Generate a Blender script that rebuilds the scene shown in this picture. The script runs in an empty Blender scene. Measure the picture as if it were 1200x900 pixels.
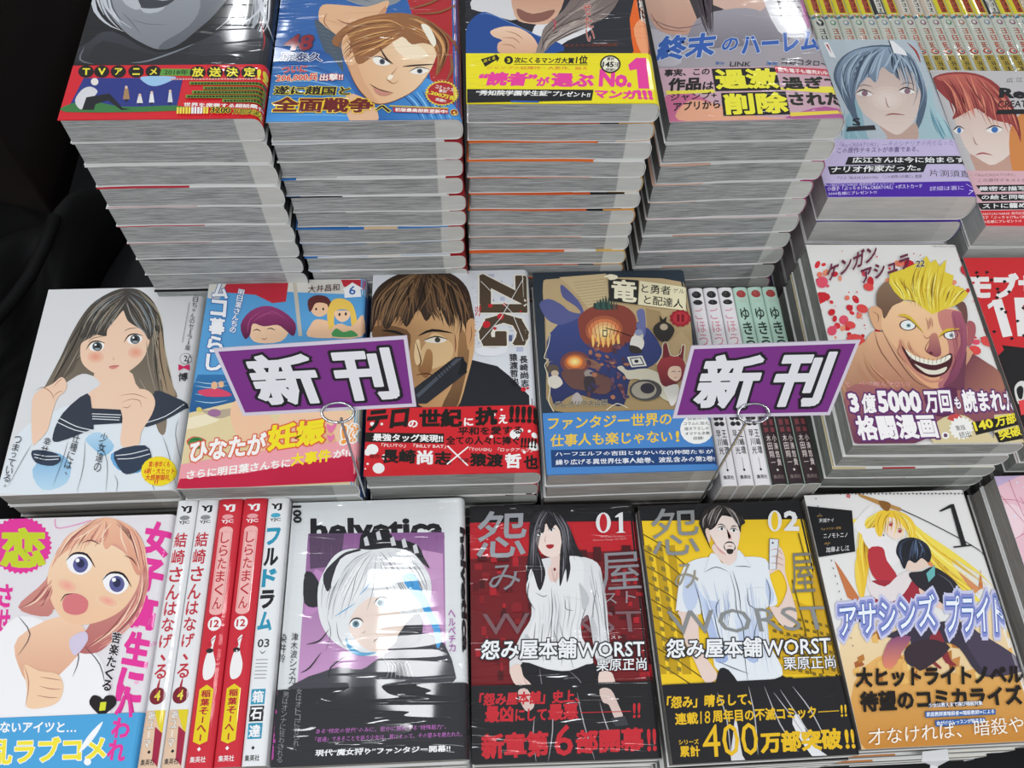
import bpy, math, random
from mathutils import Matrix, Vector
R = math.radians
random.seed(7)
scene = bpy.context.scene
col = scene.collection

# ------------------------------------------------------------------ camera
cam_data = bpy.data.cameras.new('camera'); cam = bpy.data.objects.new('camera', cam_data); col.objects.link(cam)
scene.camera = cam
cam_data.sensor_width = 36.0; cam_data.lens = 36.0 * 1026.10 / 1200.0
cam_data.clip_start = 0.01; cam_data.clip_end = 50
cx, cy, cz = [[0.998727, -0.042005, 0.027927], [0.022941, 0.871334, 0.490153], [0.044923, 0.488889, -0.871189]]      # right, up, forward axes of the hand-held phone
cam.matrix_world = Matrix(((cx[0], cy[0], -cz[0], 0), (cx[1], cy[1], -cz[1], 0), (cx[2], cy[2], -cz[2], 1.435), (0, 0, 0, 1)))

# ------------------------------------------------------------------ light
world = bpy.data.worlds.new('shop_interior_light'); scene.world = world; world.use_nodes = True
bg = world.node_tree.nodes['Background']; bg.inputs[0].default_value = (0.93, 0.97, 1.0, 1); bg.inputs[1].default_value = 0.42
def area(name, loc, sx, sy, power, aim=(0, 0, -1), colr=(0.96, 0.98, 1.0)):
    d = bpy.data.lights.new(name, 'AREA'); d.shape = 'RECTANGLE'; d.size = sx; d.size_y = sy; d.energy = power; d.color = colr
    o = bpy.data.objects.new(name, d); col.objects.link(o); o.location = loc
    o.rotation_euler = Vector(aim).to_track_quat('-Z', 'Y').to_euler()
    return o
# ceiling fluorescent tubes, about 2.75 m above the floor
for loc, sx, sy, pw in (((-0.82, 3.15, 2.75), 0.05, 1.1, 9), ((-0.70, 3.15, 2.75), 0.03, 1.1, 5), ((1.25, 3.2, 2.75), 0.08, 1.0, 9), ((-0.22, 0.62, 2.75), 0.16, 0.40, 9),
                        ((-2.3, 0.9, 2.75), 0.12, 1.2, 20), ((2.4, 0.9, 2.75), 0.12, 1.2, 20), ((-1.3, -1.4, 2.75), 0.12, 1.2, 28), ((1.3, -1.4, 2.75), 0.12, 1.2, 28), ((0.0, -1.0, 2.75), 1.2, 0.12, 32)):
    area('ceiling_tube_light', loc, sx, sy, pw)
scene.view_settings.view_transform = 'Standard'; scene.view_settings.look = 'None'
scene.view_settings.exposure = -0.65; scene.view_settings.gamma = 1.0; scene.view_settings.use_curve_mapping = False

# ------------------------------------------------------------------ materials
def lin(h):
    h = h.lstrip('#'); out = []
    for i in (0, 2, 4):
        c = int(h[i:i+2], 16) / 255
        out.append(c / 12.92 if c <= 0.04045 else ((c + 0.055) / 1.055) ** 2.4)
    return (*out, 1.0)
def newmat(name):
    m = bpy.data.materials.new(name); m.use_nodes = True
    nt = m.node_tree; b = nt.nodes['Principled BSDF']
    return m, nt, b
def simple(name, hexc, rough=0.5, metal=0.0, spec=0.5, noise=None):
    m, nt, b = newmat(name)
    b.inputs['Base Color'].default_value = lin(hexc); b.inputs['Roughness'].default_value = rough
    b.inputs['Metallic'].default_value = metal; b.inputs['Specular IOR Level'].default_value = spec
    if noise:
        tc = nt.nodes.new('ShaderNodeTexCoord'); n = nt.nodes.new('ShaderNodeTexNoise'); n.inputs['Scale'].default_value = noise[0]; n.inputs['Detail'].default_value = 5
        nt.links.new(tc.outputs['Object'], n.inputs['Vector'])
        mx = nt.nodes.new('ShaderNodeMix'); mx.data_type = 'RGBA'; mx.inputs['A'].default_value = lin(hexc); mx.inputs['B'].default_value = lin(noise[1])
        nt.links.new(n.outputs['Fac'], mx.inputs['Factor']); nt.links.new(mx.outputs['Result'], b.inputs['Base Color'])
        bp = nt.nodes.new('ShaderNodeBump'); bp.inputs['Strength'].default_value = noise[2]; bp.inputs['Distance'].default_value = 0.002
        nt.links.new(n.outputs['Fac'], bp.inputs['Height']); nt.links.new(bp.outputs['Normal'], b.inputs['Normal'])
    return m
def print_mat(name, crease, coat=0.6, wob=0.25, patches=True, scale=(5, 60, 1)):
    """printed paper (colour attribute) under clear shrink film: the film is the coat, its creases the coat's bump"""
    m, nt, b = newmat(name)
    at = nt.nodes.new('ShaderNodeAttribute'); at.attribute_name = 'ink'
    nt.links.new(at.outputs['Color'], b.inputs['Base Color'])
    b.inputs['Roughness'].default_value = 0.55; b.inputs['Specular IOR Level'].default_value = 0.25
    b.inputs['Coat Weight'].default_value = coat; b.inputs['Coat Roughness'].default_value = 0.06; b.inputs['Coat IOR'].default_value = 1.5
    tc = nt.nodes.new('ShaderNodeTexCoord'); oi = nt.nodes.new('ShaderNodeObjectInfo')
    mp = nt.nodes.new('ShaderNodeMapping'); mp.inputs['Rotation'].default_value = (0, 0, R(14)); mp.inputs['Scale'].default_value = scale
    nt.links.new(tc.outputs['Object'], mp.inputs['Vector'])
    n1 = nt.nodes.new('ShaderNodeTexNoise'); n1.inputs['Scale'].default_value = 1.6; n1.inputs['Detail'].default_value = 1.5; n1.inputs['Distortion'].default_value = 0.4
    nt.links.new(mp.outputs[0], n1.inputs['Vector'])
    n2 = nt.nodes.new('ShaderNodeTexNoise'); n2.inputs['Scale'].default_value = 16; n2.inputs['Detail'].default_value = 1.0
    nt.links.new(tc.outputs['Object'], n2.inputs['Vector'])
    # a few straight pulled creases with flat film between them
    ab = nt.nodes.new('ShaderNodeMath'); ab.operation = 'SUBTRACT'; ab.inputs[1].default_value = 0.5; nt.links.new(n1.outputs['Fac'], ab.inputs[0])
    a2 = nt.nodes.new('ShaderNodeMath'); a2.operation = 'ABSOLUTE'; nt.links.new(ab.outputs[0], a2.inputs[0])
    mr = nt.nodes.new('ShaderNodeMapRange'); mr.inputs['From Min'].default_value = 0; mr.inputs['From Max'].default_value = 0.035; mr.inputs['To Min'].default_value = 1; mr.inputs['To Max'].default_value = 0
    nt.links.new(a2.outputs[0], mr.inputs['Value'])
    n3 = nt.nodes.new('ShaderNodeTexNoise'); n3.inputs['Scale'].default_value = 14; n3.inputs['Detail'].default_value = 0
    ad = nt.nodes.new('ShaderNodeVectorMath'); ad.operation = 'ADD'; nt.links.new(tc.outputs['Object'], ad.inputs[0]); nt.links.new(oi.outputs['Random'], ad.inputs[1]); nt.links.new(ad.outputs[0], n3.inputs['Vector'])
    m3 = nt.nodes.new('ShaderNodeMapRange'); m3.inputs['From Min'].default_value = 0.45 if patches else -1; m3.inputs['From Max'].default_value = 0.6 if patches else -.9; nt.links.new(n3.outputs['Fac'], m3.inputs['Value'])
    mm = nt.nodes.new('ShaderNodeMath'); mm.operation = 'MULTIPLY'; nt.links.new(mr.outputs[0], mm.inputs[0]); nt.links.new(m3.outputs[0], mm.inputs[1])
    b1 = nt.nodes.new('ShaderNodeBump'); b1.inputs['Strength'].default_value = wob; b1.inputs['Distance'].default_value = 0.004
    nt.links.new(n2.outputs['Fac'], b1.inputs['Height'])
    b2 = nt.nodes.new('ShaderNodeBump'); b2.inputs['Strength'].default_value = crease; b2.inputs['Distance'].default_value = 0.0009
    nt.links.new(mm.outputs[0], b2.inputs['Height']); nt.links.new(b1.outputs['Normal'], b2.inputs['Normal'])
    nt.links.new(b2.outputs['Normal'], b.inputs['Coat Normal'])
    return m
M = {
 'film': print_mat('creased_film_print', 1.0, 0.7, 0.45, False, (4, 42, 1)),
 'taut': print_mat('taut_film_print', 0.25, 0.85, 0.12),
 'wrapped': print_mat('shrink_wrapped_print', 0.9, 0.75, 0.5),
 'semi': print_mat('glossy_print', 0.25, 0.5, 0.25),
 'plain': print_mat('smooth_print', 0.05, 0.3, 0.12),
 'wire': simple('bright_steel_wire', '#b9bcc0', 0.22, 1.0),
 'laminate': simple('clear_laminate_edge', '#cfc6d4', 0.25),
 'table': simple('black_laminate', '#0b0b0d', 0.35, noise=(30, '#141417', 0.05)),
 'panel': simple('dark_brown_panel', '#1d1210', 0.5, noise=(12, '#120c0b', 0.1)),
 'cloth': simple('black_nylon_cloth', '#060607', 0.7, spec=0.2, noise=(60, '#0a0a0c', 0.2)),
 'floor': simple('dark_floor_tile', '#2a2828', 0.4, noise=(4, '#201f1f', 0.05)),
 'wall': simple('shop_wall_paint', '#c8c8c4', 0.7, noise=(6, '#c0c0bc', 0.05)),
 'tab': simple('white_plastic', '#d8d8da', 0.4),
}
def page_mat(name, dark, light, gutter, contrast):
    m, nt, b = newmat(name); N = nt.nodes.new; L = nt.links.new
    tc = N('ShaderNodeTexCoord'); oi = N('ShaderNodeObjectInfo'); ad = N('ShaderNodeVectorMath'); ad.operation = 'ADD'
    cb = N('ShaderNodeCombineXYZ'); L(oi.outputs['Random'], cb.inputs[0]); L(oi.outputs['Random'], cb.inputs[1]); L(oi.outputs['Random'], cb.inputs[2])
    L(tc.outputs['Object'], ad.inputs[0]); L(cb.outputs[0], ad.inputs[1])
    mp = N('ShaderNodeMapping'); mp.inputs['Scale'].default_value = (45, 45, 1500); L(ad.outputs[0], mp.inputs[0])
    n = N('ShaderNodeTexNoise'); n.inputs['Scale'].default_value = 1.0; n.inputs['Detail'].default_value = 4; n.inputs['Roughness'].default_value = 0.7; L(mp.outputs[0], n.inputs['Vector'])
    n2 = N('ShaderNodeTexNoise'); n2.inputs['Scale'].default_value = 38; n2.inputs['Detail'].default_value = 2
    mp2 = N('ShaderNodeMapping'); mp2.inputs['Scale'].default_value = (1, 1, 5); L(ad.outputs[0], mp2.inputs[0]); L(mp2.outputs[0], n2.inputs['Vector'])
    mr = N('ShaderNodeMapRange'); mr.inputs['From Min'].default_value = 0.5 - contrast; mr.inputs['From Max'].default_value = 0.5 + contrast; L(n.outputs['Fac'], mr.inputs['Value'])
    mx = N('ShaderNodeMix'); mx.data_type = 'RGBA'; mx.inputs['A'].default_value = lin(dark); mx.inputs['B'].default_value = lin(light); L(mr.outputs[0], mx.inputs['Factor'])
    # unprinted margin near the binding
    sp = N('ShaderNodeSeparateXYZ'); L(tc.outputs['Object'], sp.inputs[0])
    g = N('ShaderNodeMapRange'); g.inputs['From Min'].default_value = 0.1085; g.inputs['From Max'].default_value = 0.1095; g.inputs['To Max'].default_value = 0.85; L(sp.outputs[0], g.inputs['Value'])
    m2 = N('ShaderNodeMix'); m2.data_type = 'RGBA'; m2.inputs['B'].default_value = lin(gutter); L(mx.outputs['Result'], m2.inputs['A']); L(g.outputs[0], m2.inputs['Factor'])
    m3 = N('ShaderNodeMix'); m3.data_type = 'RGBA'; m3.blend_type = 'MULTIPLY'; m3.inputs['Factor'].default_value = 0.25; L(m2.outputs['Result'], m3.inputs['A']); L(n2.outputs['Fac'], m3.inputs['B'])
    L(m3.outputs['Result'], b.inputs['Base Color']); b.inputs['Roughness'].default_value = 0.85; b.inputs['Specular IOR Level'].default_value = 0.1
    bp = N('ShaderNodeBump'); bp.inputs['Strength'].default_value = 0.35; bp.inputs['Distance'].default_value = 0.0004; L(n.outputs['Fac'], bp.inputs['Height']); L(bp.outputs['Normal'], b.inputs['Normal'])
    return m
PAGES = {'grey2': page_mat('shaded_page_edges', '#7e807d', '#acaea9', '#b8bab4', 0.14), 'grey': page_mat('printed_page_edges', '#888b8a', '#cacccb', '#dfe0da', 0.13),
         'pale': page_mat('pale_page_edges', '#c6c4c0', '#e0deda', '#dddbd6', 0.2),
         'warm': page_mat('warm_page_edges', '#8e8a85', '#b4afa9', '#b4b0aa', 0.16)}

# ------------------------------------------------------------------ helpers
def props(o, label=None, cat=None, group=None, kind=None):
    if label: o['label'] = label
    if cat: o['category'] = cat
    if group: o['group'] = group
    if kind: o['kind'] = kind
    return o
def link(name, data, parent=None, loc=(0, 0, 0), rot=(0, 0, 0)):
    o = bpy.data.objects.new(name, data); col.objects.link(o); o.location = loc; o.rotation_euler = rot
    if parent: o.parent = parent
    return o
def mesh(name, verts, faces, mat, colours=None, smooth=False):
    me = bpy.data.meshes.new(name); me.from_pydata(verts, [], faces); me.materials.append(mat)
    if colours is not None:
        at = me.color_attributes.new('ink', 'FLOAT_COLOR', 'CORNER'); buf = []
        for p in me.polygons:
            c = colours[p.index]
            if isinstance(c, list):
                for q in c: buf.extend(q)
            else: buf.extend(c * p.loop_total)
        at.data.foreach_set('color', buf)
    if smooth:
        for p in me.polygons: p.use_smooth = True
    me.update(); return me
def box(name, x0, y0, z0, x1, y1, z1, mat, parent=None, bev=0.0):
    cx_, cy_, cz_ = (x0+x1)/2, (y0+y1)/2, z0
    v = [(x-cx_, y-cy_, z-cz_) for x in (x0, x1) for y in (y0, y1) for z in (z0, z1)]
    f = [(0, 1, 3, 2), (4, 6, 7, 5), (0, 4, 5, 1), (2, 3, 7, 6), (0, 2, 6, 4), (1, 5, 7, 3)]
    o = link(name, mesh(name, v, f, mat), parent, (cx_, cy_, cz_))
    if bev:
        b = o.modifiers.new('bevel', 'BEVEL'); b.width = bev; b.segments = 2
    return o
def tube(name, pts, r, mat, parent=None, seg=8):
    P = [Vector(p) for p in pts]; vs = []; fs = []; a = None
    for i, p in enumerate(P):
        d = (P[min(i+1, len(P)-1)] - P[max(i-1, 0)]).normalized()
        if a is None: a = d.orthogonal()
        a = (a - d*a.dot(d)).normalized(); b = d.cross(a)
        for k in range(seg):
            t = 2*math.pi*k/seg; vs.append(p + (a*math.cos(t) + b*math.sin(t))*r)
    for i in range(len(P)-1):
        for k in range(seg):
            k2 = (k+1) % seg; fs.append((i*seg+k, i*seg+k2, (i+1)*seg+k2, (i+1)*seg+k))
    fs.append(tuple(range(seg))[::-1]); fs.append(tuple(range((len(P)-1)*seg, len(P)*seg)))
    return link(name, mesh(name, vs, fs, mat, smooth=True), parent)

# flat print: polygons, tapered strokes and letters laid one over the other in steps of a few microns
STEP = 0.000008
def spline(P, closed, n):
    out = []; N = len(P)
    for i in range(N if closed else N-1):
        if closed: a, b, c, d = P[i-1], P[i], P[(i+1) % N], P[(i+2) % N]
        else: a, b, c, d = P[max(i-1, 0)], P[i], P[i+1], P[min(i+2, N-1)]
        for k in range(n):
            t = k/n; out.append(tuple(.5*((2*b[j])+(-a[j]+c[j])*t+(2*a[j]-5*b[j]+4*c[j]-d[j])*t*t+(-a[j]+3*b[j]-3*c[j]+d[j])*t**3) for j in (0, 1)))
    if not closed: out.append(P[-1])
    return out
def half(P, ax, val, sg):
    out = []; N = len(P)
    for i in range(N):
        a, b = P[i], P[(i+1) % N]; ia = (a[ax]-val)*sg >= 0; ib = (b[ax]-val)*sg >= 0
        if ia: out.append(a)
        if ia != ib:
            t = (val-a[ax])/(b[ax]-a[ax]); out.append((a[0]+t*(b[0]-a[0]), a[1]+t*(b[1]-a[1])))
    return out
GL = {}
def glyphs(txt):
    """outline and fill of a line of lettering in the built-in font"""
    if txt in GL: return GL[txt]
    c = bpy.data.curves.new('line_of_text', 'FONT'); c.body = txt; c.resolution_u = 2 if len(txt) < 14 else 1
    o = bpy.data.objects.new('line_of_text', c); me = bpy.data.meshes.new_from_object(o)
    V = [(v.co.x, v.co.y) for v in me.vertices]; F = [tuple(p.vertices) for p in me.polygons]
    key = {}; ids = []
    for q in V: ids.append(key.setdefault((round(q[0], 5), round(q[1], 5)), len(key)))
    cnt = {}
    for f in F:
        for i in range(len(f)):
            a, b = f[i], f[(i+1) % len(f)]; k = (min(ids[a], ids[b]), max(ids[a], ids[b]))
            cnt.setdefault(k, []).append((a, b))
    edges = [e[0] for e in cnt.values() if len(e) == 1]
    bpy.data.objects.remove(o); bpy.data.curves.remove(c); bpy.data.meshes.remove(me)
    GL[txt] = (V, F, edges); return GL[txt]
def shade(op):
    """plain ink, 'a>b@angle' = blend along a direction, 'a*b' = blend from the centre of an oval outwards"""
    h = op[1]
    if '>' in h:
        h, _, an = h.partition('@'); a, b = [lin(k) for k in h.split('>')]; an = math.radians(float(an or 90)); dx, dy = math.cos(an), math.sin(an)
        pts = [(op[3][i]/1e4, op[3][i+1]/1e4) for i in range(0, len(op[3]), 2)]; pr = [p[0]*dx+p[1]*dy for p in pts]; hi, lo = max(pr), min(pr)
        return lambda x, y: tuple(a[k]+(b[k]-a[k])*min(max((hi-(x*dx+y*dy))/(hi-lo+1e-9), 0), 1) for k in range(4))
    if '*' in h: return [lin(k) for k in h.split('*')]
    return lin(h)
class Print:
    def __init__(s, w, h, mapf, breaks=()):
        s.w, s.h, s.map, s.br = w, h, mapf, breaks; s.set = {'cover_picture': ([], [], []), 'lettering': ([], [], [])}; s.k = 1
    def poly(s, P, c, where='cover_picture', lift=0.0):
        V, F, Cc = s.set[where]
        if any(q[0] < .0001 or q[0] > s.w-.0001 or q[1] < .0001 or q[1] > s.h-.0001 for q in P):
            for ax, val, sg in ((0, .0001, 1), (0, s.w-.0001, -1), (1, .0001, 1), (1, s.h-.0001, -1)):
                P = half(P, ax, val, sg)
                if len(P) < 3: return
        pieces = [P]
        if s.br and max(q[0] for q in P) > s.br[0]:
            pieces = []; rest = P
            for b in s.br:
                if len(rest) < 3: break
                a = half(rest, 0, b, -1); rest = half(rest, 0, b, 1)
                if len(a) > 2: pieces.append(a)
            if len(rest) > 2: pieces.append(rest)
        for Q in pieces:
            ar = sum(Q[i-1][0]*Q[i][1]-Q[i][0]*Q[i-1][1] for i in range(len(Q)))
            if abs(ar) < 1e-11: continue
            if ar < 0: Q = Q[::-1]
            if callable(c): cq = [c(*q) for q in Q]
            else: cq = c
            n = len(V); V.extend(s.map(q[0], q[1], s.k*STEP+.00002+lift) for q in Q); F.append(tuple(range(n, n+len(Q)))); Cc.append(cq)
    def text(s, txt, hexc, q, b, o=None, oo=0.0):
        V, F, E = glyphs(txt)
        if not V: return
        xs = [v[0] for v in V]; ys = [v[1] for v in V]; m = max(b, 0)
        x0, x1, y0, y1 = min(xs)-m, max(xs)+m, min(ys)-m, max(ys)+m
        ox, oy = q[0]/1e4, q[1]/1e4; ux, uy = (q[2]-q[0])/1e4/(x1-x0), (q[3]-q[1])/1e4/(x1-x0); vx, vy = (q[4]-q[0])/1e4/(y1-y0), (q[5]-q[1])/1e4/(y1-y0)
        def T(p): return (ox+ux*(p[0]-x0)+vx*(p[1]-y0), oy+uy*(p[0]-x0)+vy*(p[1]-y0))
        def ring(r, c):
            if r <= 0: return
            for i, (a, d) in enumerate(E):
                a, d = V[a], V[d]; L = math.hypot(d[0]-a[0], d[1]-a[1])
                if L < 1e-6: continue
                tx, ty = (d[0]-a[0])/L*r, (d[1]-a[1])/L*r; e = .75
                s.poly([T((a[0]-tx*e+ty, a[1]-ty*e-tx)), T((d[0]+tx*e+ty, d[1]+ty*e-tx)), T((d[0]+tx*e-ty, d[1]+ty*e+tx)), T((a[0]-tx*e-ty, a[1]-ty*e+tx))], c, 'lettering', (1+i % 17)*4e-7)
        if o:
            c = lin(o); ring(m+oo, c)
            if b <= 0 or True:
                for f in F: s.poly([T(V[i]) for i in f], c, 'lettering')
            s.k += 1
        c = lin(hexc); ring(b, c)
        for f in F: s.poly([T(V[i]) for i in f], c, 'lettering')
        s.k += 1
    def stroke(s, P, w, tp, c, lift=0.0):
        N = len(P); L = []; Rr = []
        for i in range(N):
            a, b = P[max(i-1, 0)], P[min(i+1, N-1)]; d = math.hypot(b[0]-a[0], b[1]-a[1]) or 1; u = i/(N-1)
            ww = w * (1 if tp == 0 else max(math.sin(math.pi*min(max(u*.94+.03, 0), 1)), .12) if tp == 1 else max(1-u, .08))
            nx, ny = -(b[1]-a[1])/d*ww, (b[0]-a[0])/d*ww; L.append((P[i][0]+nx, P[i][1]+ny)); Rr.append((P[i][0]-nx, P[i][1]-ny))
        for i in range(N-1): s.poly([L[i], L[i+1], Rr[i+1], Rr[i]], c, lift=lift+(i % 2)*5e-7)
    def run(s, ops):
        for op in ops:
            t = op[0]
            if t == 't': s.text(op[1], op[2], op[3], op[4], op[5], op[6]); continue
            if t == 'b': s.band = (op[1], op[2]/1e4, s.k); s.k += 8; continue
            if t == 'h':       # a lock of hair or folds: strands between two guide lines
                A_ = [(op[5][i]/1e4, op[5][i+1]/1e4) for i in range(0, len(op[5]), 2)]; B_ = [(op[6][i]/1e4, op[6][i+1]/1e4) for i in range(0, len(op[6]), 2)]
                m = min(len(A_), len(B_)); rnd = random.Random(op[4])
                for j in range(op[3]):
                    f0 = rnd.random(); f1 = min(max(f0+rnd.uniform(-.12, .12), 0), 1); P = [(A_[i][0]*(1-(f0+(f1-f0)*i/(m-1)))+B_[i][0]*(f0+(f1-f0)*i/(m-1)), A_[i][1]*(1-(f0+(f1-f0)*i/(m-1)))+B_[i][1]*(f0+(f1-f0)*i/(m-1))) for i in range(m)]
                    a0, a1 = rnd.uniform(0, .35), rnd.uniform(.65, 1); Q = spline(P, False, 5); n = len(Q); Q = Q[int(a0*(n-3)):max(int(a1*n), int(a0*(n-3))+3)]
                    s.stroke(Q, op[2]/2e3*rnd.uniform(.4, 1.1), 1, lin(rnd.choice(op[1])), lift=(j % 5)*1.4e-6)
                s.k += 1; continue
            c = shade(op)
            if t == 'p':
                P = [(op[3][i]/1e4, op[3][i+1]/1e4) for i in range(0, len(op[3]), 2)]
                s.poly(spline(P, True, op[2]) if op[2] else P, c)
            elif t == 'e':
                n = op[2]; x, y, ax, ay, bx, by = [k/1e4 for k in op[3:9]]
                if isinstance(c, list):
                    for j in range(4):      # airbrushed oval: rings from rim to centre
                        f = 1-j/4; cc = tuple(c[0][k]+(c[1][k]-c[0][k])*(f**1.5) for k in range(4))
                        s.poly([(x+f*((ax-x)*math.cos(2*math.pi*k/n)+(bx-x)*math.sin(2*math.pi*k/n)), y+f*((ay-y)*math.cos(2*math.pi*k/n)+(by-y)*math.sin(2*math.pi*k/n))) for k in range(n)], cc, lift=j*1.5e-6)
                    s.k += 1; continue
                s.poly([(x+(ax-x)*math.cos(2*math.pi*k/n)+(bx-x)*math.sin(2*math.pi*k/n), y+(ay-y)*math.cos(2*math.pi*k/n)+(by-y)*math.sin(2*math.pi*k/n)) for k in range(n)], c)
            elif t == 'l':
                w, tp, n = op[2]/2e3, op[3], op[4]; P = [(op[5][i]/1e4, op[5][i+1]/1e4) for i in range(0, len(op[5]), 2)]
                if n: P = spline(P, False, n)
                s.stroke(P, w, tp, c)
            s.k += 1
    def build(s, parent, mat, names=('cover_picture', 'lettering')):
        for src, nm in zip(('cover_picture', 'lettering'), names):
            V, F, Cc = s.set[src]
            if F: link(nm, mesh(nm, V, F, mat, Cc), parent)

# ------------------------------------------------------------------ a book: fore-edge at x=0, spine at x=W, foot at y=0, back cover at z=0
def spine_x(z, t, W, r, n):
    q = min(abs(2*z/t-1), 1.0); return W - r*(1-(max(1-q**n, 0))**(1/n))
def front_z(x, t, W, r, n):
    if x <= W-r: return t
    p = min((x-(W-r))/r, 1.0); return t/2*(1+max(1-p**n, 0)**(1/n))
def profile(W, t, r, n, k=8):
    pts = [(x, 0.0) for x in (0, W*.08, W*.2, W*.3, W*.4, W*.5, W*.6, W*.7, W*.8, W*.9, W-r)]
    for i in range(1, 2*k):
        a = math.pi*i/(2*k) - math.pi/2; c, s_ = max(math.cos(a), 0), math.sin(a)
        z = t/2*(1+math.copysign(abs(s_)**(2/n), s_)); pts.append((W-r+r*c**(2/n), z))
    return pts + [(x, t) for x in (W-r, W*.9, W*.8, W*.7, W*.6, W*.5, W*.4, W*.3, W*.2, W*.08, 0)]
def offset_in(P, d):
    out = []
    for i, p in enumerate(P):
        a, b = P[max(i-1, 0)], P[min(i+1, len(P)-1)]; L = math.hypot(b[0]-a[0], b[1]-a[1]) or 1
        out.append((p[0]-(b[1]-a[1])/L*d, p[1]+(b[0]-a[0])/L*d))
    return out
def jacket(W, H, t, r, n, face, edge, sag=None, back=None, spine=None, th=0.0005, peek=False):
    """folded cover: face colour outside, white inside, the trimmed edge showing a line of colour"""
    sag = sag or (lambda x: 0)
    P = profile(W, t, r, n); Q = offset_in(P, th); N = len(P); V = []
    for (x, z), (u, w) in zip(P, Q):
        for y in (0, H): V.append((x, y, z+sag(x))); V.append((u, y, w+sag(x)))
    F = []; C_ = []; cf, cs, cb, ci = lin(face), lin(spine or face), lin(back or face), lin('#e4e4e2')
    for i in range(N-1):
        a, b = 4*i, 4*(i+1); xm = (P[i][0]+P[i+1][0])/2; zm = (P[i][1]+P[i+1][1])/2
        ec = ci
        for (f0, f1, c) in edge:
            if f0 <= xm/W <= f1: ec = lin(c)
        outer = cs if xm > W-r*1.02 and 0.03*t < zm < .9*t else ((ec if peek else cf) if zm > t*.6 else cb)
        F.append((a, b, b+2, a+2)); C_.append(outer); F.append((a+1, a+3, b+3, b+1)); C_.append(ci)
        F.append((a, a+1, b+1, b)); C_.append(ec if zm < t*.6 or len(edge) else ec); F.append((a+2, b+2, b+3, a+3)); C_.append(ec)
    for i in (0, N-1):
        a = 4*i; F.append((a, a+2, a+3, a+1) if i == 0 else (a, a+1, a+3, a+2)); C_.append(ci)
    return V, F, C_
def pages(W, H, t, r, n, sag=None):
    sag = sag or (lambda x: 0); P = offset_in(profile(W, t, r, n), 0.0007); V = []; F = []; N = len(P)
    P = [(max(x, .0012), z) for x, z in P]
    for y in (0.0007, H-0.0007):
        for x, z in P: V.append((x, y, z+sag(x)))
    for i in range(N-1): F.append((i, i+1, N+i+1, N+i))
    F.append((N-1, 0, N, 2*N-1))
    h = N//2
    for base, flip in ((0, False), (N, True)):
        for i in range(h-1 if N % 2 else h-1):
            q = (base+i, base+N-1-i, base+N-2-i, base+i+1); F.append(q if not flip else q[::-1])
        if N % 2: q = (base+h-1, base+N-h, base+h); F.append(q if not flip else q[::-1])
    return V, F
ORD = ['top', 'second', 'third', 'fourth', 'fifth', 'sixth', 'seventh', 'eighth', 'ninth', 'tenth', 'eleventh', 'twelfth', 'thirteenth', 'fourteenth', 'fifteenth', 'sixteenth', 'seventeenth', 'eighteenth', 'nineteenth', 'twentieth']
TABLE = 0.70
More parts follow.
